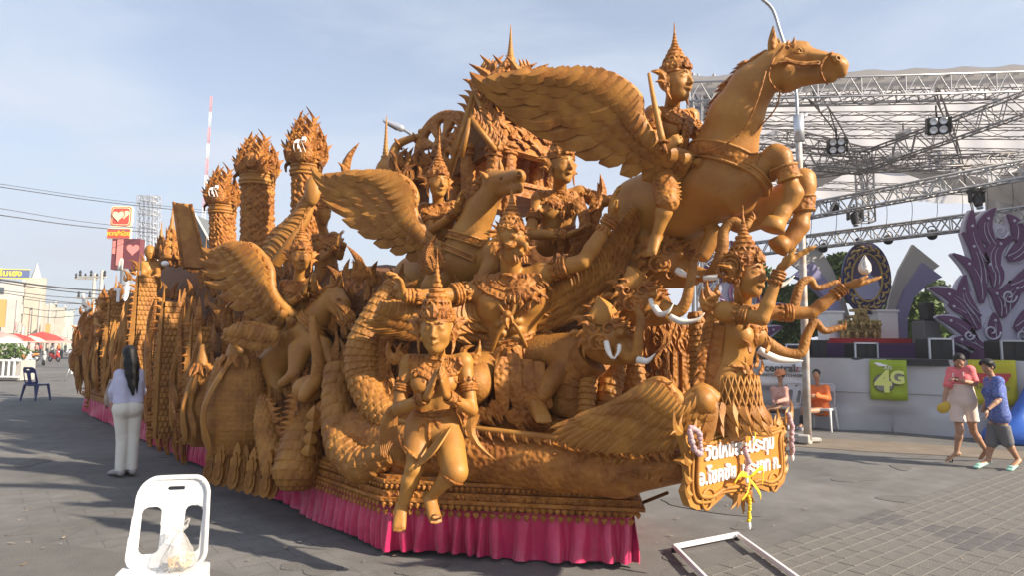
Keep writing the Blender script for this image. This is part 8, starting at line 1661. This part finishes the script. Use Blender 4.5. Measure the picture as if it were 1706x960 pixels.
# rounded shields at the lower edge
for i in range(9):
    x = [351, 365, 377, 391, 404, 418, 432, 444, 456][i]; y = [766, 768, 770, 774, 778, 782, 785, 788, 790][i]; c = W(x, y + 2, Ys(x, -.30 - .07 * (i % 2))); t = thing('lobed_plaque', c, 'tall lobed wax plaque, %s in the row above the pink skirt' % ['leftmost', 'second from the left', 'third from the left', 'fourth from the left', 'middle one', 'fourth from the right', 'third from the right', 'second from the right', 'rightmost'][i], 'plaque', 'lobed plaques along the lower edge')
    k = c[1] / FPX; u = nrm(np.array([.95, .12 * (-1) ** i - .1, 0])); o2 = [(w_ * 1.0, z_) for w_, z_ in ((10, -36), (14, -24), (13, -12), (9, -6), (13, 0), (13, 10), (8, 15), (10, 21), (6, 30), (0, 38))]; pts = [(a_ * k * .70, b_ * k) for a_, b_ in o2] + [(-a_ * k * .70, b_ * k) for a_, b_ in o2[::-1][1:]] + [(0, -40 * k)]
    R2 = np.stack([u, UP], 1); lean = .10; mk('plaque', [poly(pts, c, nrm(u + UP * .0), nrm(UP + u * .12), .06)], 'wax', t, True, auto=30); mk('inner_lobe', [poly([(a_ * .62, b_ * .66 - .02) for a_, b_ in pts], c + np.cross(u, UP) * .012, u, nrm(UP + u * .12), .03)], 'scale', t, True, auto=30)
# long hanging leaves in the left half
random.seed(77)
hl = thing('hanging_leaves', S(240, 700, -.1), 'row of long upright carved leaves covering the rear side of the float', 'carving')
for i in range(84):
    px = 130 + i * 2.5 + random.uniform(-2, 2)
    if 214 < px < 248 or 258 < px < 294: px = random.choice((150, 165, 200, 206, 252, 255, 300, 306)) + random.uniform(-4, 4)
    w_ = -.08 + random.uniform(-.1, .12); z0 = random.uniform(.25, .7) if px > 235 else random.uniform(.35, .9); L_ = random.uniform(.8, 1.7); b = S(px, 600, w_) * [1, 1, 0] + UP * z0; dr = UP + AX * random.uniform(-.12, .12); n_ = SN + AX * random.uniform(-.1, .9)
    t_ = np.linspace(0, 1, 14)[:, None]; P_ = b + dr * L_ * t_ + AX * .06 * np.sin(t_ * math.pi * 2 * random.choice([1, 1.5])) + SN * .05 * np.sin(t_ * 3); mk('long_leaf', [blade(P_, np.array([.1, .55, .85, 1, .9, .75, .85, .95, .8, .6, .7, .5, .3, .03]) * random.uniform(.035, .09), .04, n_, .4)], random.choice(['carved', 'scale', 'wax']), hl, True, auto=40)
for i in range(5):
    px = 250 + i * 14; a = S(px, 742 + i * 4, -.12); mk('hanging_tassel', [flame(a + UP * .35, -UP + AX * .1 * (i % 2), .5, .07, SN + AX * .4, .2, thick=.05)], 'carved', hl, True, auto=40)
for (x, y0, y1) in ((300, 560, 762), (308, 590, 776)): mk('hanging_tassel', [flame(S(x, y0, -.12), -UP, (y1 - y0) / FPX * Ys(x), .06, SN + AX * .4, .1, thick=.05, n=10)], 'carved', hl, True, auto=40)
# plank, small spires and rear ornaments
t = thing('tall_plank', S(312, 440, .9), 'smooth slanting plank rising above the rear half of the float', 'plank'); a, b = W(322, 445, 10.6), W(303, 338, 10.6); u = nrm(np.array([.85, .5, 0])); k = 10.6 / FPX
v = nrm(b - a); mk('plank', [poly([(-.14, 0), (.20, 0), (.13, np.linalg.norm(b - a)), (-.10, np.linalg.norm(b - a))], a, u, v, .2)], 'feather', t, False); mk('edge_strip', [tube([a - u * .15 + [0, -.02, 0], b - u * .11 + [0, -.02, 0]], .025, 6), tube([a + u * .21 + [0, -.02, 0], b + u * .14 + [0, -.02, 0]], .025, 6)], 'carved', t)
def chedi(x, ytop, ybot, wpx, d, label):
    k = d / FPX; H_ = ybot - ytop; c = W(x, ybot, d); t = thing('small_spire', c, label, 'spire', 'small spires on the rear half'); pr = [(1, 0), (1, .06), (.85, .08), (.9, .16), (.7, .2), (.75, .3), (.5, .34), (.55, .44), (.34, .5), (.36, .58), (.2, .64), (.2, .72), (.1, .78), (.08, .9), (.01, 1)]
    mk('spire_body', [lathe([(a_ * wpx / 2 * k, b_ * H_ * k) for a_, b_ in pr], c, 16)], 'wax', t); mk('spire_flames', sum([ring_flames(c + UP * H_ * k * z_, UP, wpx / 2 * k * r_, 8, H_ * k * .22, wpx * k * .12) for z_, r_ in ((.05, 1), (.2, .75), (.36, .5))], []), 'carved', t, auto=40)
chedi(283, 338, 432, 30, 11.6, 'taller pointed spire left of the slanting plank'); chedi(266, 366, 430, 20, 11.8, 'shorter pointed spire left of the taller one'); chedi(340, 390, 470, 14, 10.8, 'dark slim spire right of the slanting plank'); chedi(190, 455, 520, 18, 12.5, 'pale spire at the rear beside the white tag')
t = thing('rear_wing', S(180, 560, 0), 'sunlit carved wing near the rear end of the float', 'ornament'); wing(t, lead=[W(166, 508, 13.2), W(178, 525, 13.1), W(190, 548, 13.0), W(200, 570, 13.0)], tips=[W(172, 520, 13.0), W(186, 540, 12.9), W(198, 556, 12.8), W(208, 575, 12.8)], nf=8, N=(.5, -1, 0), layers=(1, .6), wd=.07, lead_r=(.05, .03), thick=.03)
t = thing('rear_tusk', W(140, 510, 13.8), 'white curved tusk standing at the rear end of the float', 'tusk'); mk('tusk_body', [tube(spline([W(150, 518, 13.8), W(142, 510, 13.8), W(138, 490, 13.8)], 14), np.linspace(.065, .03, 14), 10)], 'ivory', t); mk('tusk_band', [torus(W(143, 511, 13.8), .065, .015, (.5, 0, 1), 14, 6)], 'carved', t)
t = thing('white_tag', W(196, 490, 11.8), 'white tag hanging from the carving above the woman in lilac', 'tag'); mk('tag_sheet', [box(W(196, 482, 11.6), (.12, .02, .06)), box(W(197, 494, 11.6), (.05, .02, .2))], 'white', t, False)
t = thing('white_tusk', W(202, 445, 12.3), 'short white upright tusk above the tallest scaled board', 'tusk'); mk('tusk_body', [tube(spline([W(200, 450, 12.3), W(201, 440, 12.3), W(203, 430, 12.3)], 8), [.04, .045, .045, .045, .045, .04, .035, .02], 8)], 'ivory', t)
t = thing('white_patch', W(275, 440, 10.4), 'small white cloth bundle caught in the dark rear carving', 'cloth'); mk('bundle', [ball(W(275, 439, 10.2), (.06, .05, .045), 8)], 'white', t)
for (x, y, d_, n_) in ((135, 572, 14.4, 6), (150, 560, 14.0, 6), (128, 600, 14.6, 5), (160, 600, 13.6, 5)):
    for i in range(n_): leaf_at(W(x + random.uniform(-6, 6), y + random.uniform(-8, 24), d_), random.uniform(.35, .6), (-.3, -1, 0), random.uniform(-.3, .3), .1)
# mass behind the front animals and hanging leaves between figures (parts of the float)
random.seed(5)
for i in range(70):
    x = random.uniform(580, 1120); y = random.uniform(430, 700)
    leaf_at(W(x, y, 5.55 + random.uniform(-.1, .25)), random.uniform(.16, .32), (-.2, -1, 0), random.uniform(-.6, .6), .1)
# ---- sign hanging at the prow
o = np.array([1.045, 3.97, 0]); u = nrm(np.array([.75, .66, 0])); n_ = np.array([u[1], -u[0], 0]); zb_ = W(1145, 852, 3.97)[2]; Lw = 1.20; Hh = .50
t = thing('temple_sign', o + UP * zb_, 'carved wax name board with white Thai letters hanging at the prow', 'sign')
o = o + UP * zb_
def sg(x, z, y=0): return o + u * x * Lw + UP * z * Hh + n_ * y
half = [(.0, .12), (.02, .04), (.08, -.02), (.20, -.04), (.30, .04), (.36, .10), (.42, .02), (.5, -.08)]
pts = half + [(1 - x, z) for x, z in half[::-1][1:]] + [(1.02, .22), (.98, .35), (1.03, .55), (.99, .75), (1.06, .93), (.97, .90), (.86, .83), (.76, .86), (.66, .90), (.58, .92), (.5, .98), (.42, .92), (.34, .90), (.24, .86), (.14, .83), (.03, .90), (-.06, .96), (-.01, .75), (.01, .62), (-.06, .58), (.01, .5), (.02, .35), (-.02, .22)]
mk('board', [poly([(x * Lw, z * Hh) for x, z in pts], o, u, UP, .05)], 'wax', t, False)
inner = [(.10, .14), (.2, .10), (.32, .16), (.5, .14), (.68, .16), (.8, .10), (.9, .14), (.93, .3), (.92, .62), (.94, .76), (.8, .74), (.5, .80), (.2, .74), (.06, .76), (.08, .62), (.07, .3)]
mk('inner_panel', [poly([(x * Lw, z * Hh) for x, z in inner], o + n_ * .006, u, UP, .01)], mat('wax_panel', (.50, .20, .03), .5, col2=(.44, .16, .025), nscale=6), t, False)
mk('frame_moulding', [tube(spline([sg(x, z, .012) for x, z in inner + inner[:2]], 120), .013, 7), tube(spline([sg(.5 + (x - .5) * 1.09, .45 + (z - .45) * 1.16, .006) for x, z in inner + inner[:2]], 120), .010, 7)], 'wax', t)
for i, (x, z) in enumerate([(-.05 + .0, .95), (.09, .87), (.19, .88), (.28, .90), (.37, .93), (.46, .97), (.54, .97), (.63, .93), (.72, .90), (.81, .88), (.91, .88), (1.04, .93)]):
    mk('top_flame', flame3(sg(x, z - .04, 0), UP + u * (-.9 if i == 0 else .9 if i == 11 else (x - .5) * .8), .11 if 0 < i < 11 else .15, .028, n_, .4 * (-1 if x < .5 else 1)), 'wax', t, True, auto=40)
for s_, x0 in ((-1, .03), (1, .97)):
    for z in (.18, .34, .55, .72): mk('side_flame', [flame(sg(x0, z, 0), u * s_ + UP * .5, .09, .024, n_, .4 * s_)], 'wax', t, True, auto=40)
for cx, s_ in ((.16, 1), (.84, -1)):
    mk('corner_scroll', [tube([sg(cx, .06, .01) + (u * s_ * math.cos(a) + UP * math.sin(a)) * .085 * (1 - a / 11) for a in np.linspace(0, 9, 34)], .009, 6)], 'wax', t)
for i in range(5): mk('bottom_flame', [flame(sg(.42 + .04 * i, .06, .01), -UP + u * (i - 2) * .15, .14 if i == 2 else .10, .026, n_, .2 * (i - 2))], 'wax', t, True, auto=40)
text_mesh('วัดใหม่สระประทุม', .128, .006, sg(.49, .55, .014), u, UP, M['numeral'], t, bold=.003); text_mesh('อ.โชคชัย  ประเภท ก.', .126, .006, sg(.49, .27, .014), u, UP, M['numeral'], t, bold=.003)
mk('bracket', [tube([sg(.3, .8, -.05), W(1140, 745, 4.5)], .02, 6), tube([sg(.7, .8, -.05), W(1200, 720, 4.6)], .02, 6)], 'dark', t)
# garlands
M['marigold'] = mat('yellow_cloth', (.85, .55, .02), .6, bump=.5, bscale=30); M['mauve'] = mat('mauve_flowers', (.33, .20, .24), .8, col2=(.5, .36, .36), nscale=60)
def garland(pts, label, m='mauve', r=.018, n=26):
    Q = spline([np.asarray(p) for p in pts], n); t2 = thing('flower_garland', Q[0], label, 'garland', 'garlands on the name board'); rgg = random.Random(n)
    for i in range(n): mk('blossom', [ball(Q[i] + np.array([rgg.uniform(-1, 1), rgg.uniform(-1, 1), 0]) * .004, r * rgg.uniform(.8, 1.15), 6)], m, t2)
    mk('tail_bud', [ball(Q[-1] - UP * .03, (.012, .012, .03), 6)], 'numeral', t2); return t2
garland([sg(-.02, .93, .03), sg(-.0, .74, .04), sg(.06, .66, .04), sg(.05, .9, .04), sg(-.01, .97, .03)], 'mauve flower garland looped over the left corner of the name board'); garland([sg(1.0, .98, .03), sg(1.03, .80, .04), sg(1.02, .6, .04), sg(1.04, .44, .03)], 'mauve flower garland hanging at the right corner of the name board', n=20)
garland([sg(.47, .62, .05), sg(.49, .45, .06), sg(.47, .30, .06)], 'mauve garland hanging down the middle of the name board', n=12)
t2 = thing('yellow_ribbon', sg(.48, .3, .05), 'yellow cloth ribbon bow tied over the middle of the name board', 'ribbon')
for (a, b, c_) in (((.47, .98), (.47, .8), (.47, .66)), ((.52, .99), (.53, .8), (.52, .64)), ((.5, .26), (.38, .34), (.33, .22)), ((.5, .26), (.60, .36), (.62, .12)), ((.5, .24), (.44, .1), (.40, .0)), ((.5, .24), (.56, .06), (.60, -.04))):
    mk('ribbon_loop', [blade(spline([sg(*a, .06), sg(*b, .085), sg(*c_, .065)], 10), np.array([.4, .7, .9, .8, 1, .75, 1, .85, .9, .7]) * .020, .004, nrm(n_ + u * .5))], 'marigold', t2, True)
garland([sg(.5, .02, .05), sg(.505, -.14, .05), sg(.5, -.28, .05)], 'short hanging flower drop at the bottom of the name board', 'marigold', .013, 9)
# ================================================================== thin haze over the street
hm = bpy.data.materials.new('haze_air'); hm.use_nodes = True; hn = hm.node_tree; hn.nodes.clear(); ho = hn.nodes.new('ShaderNodeOutputMaterial'); hv = hn.nodes.new('ShaderNodeVolumePrincipled')
hv.inputs['Density'].default_value = .0014; hv.inputs['Color'].default_value = (.92, .94, .97, 1); hv.inputs['Anisotropy'].default_value = .3; hn.links.new(hv.outputs[0], ho.inputs['Volume'])
hz_ = mk('haze', [box((0, 150, 20), (700, 400, 50))], hm, None, False, kind='stuff')
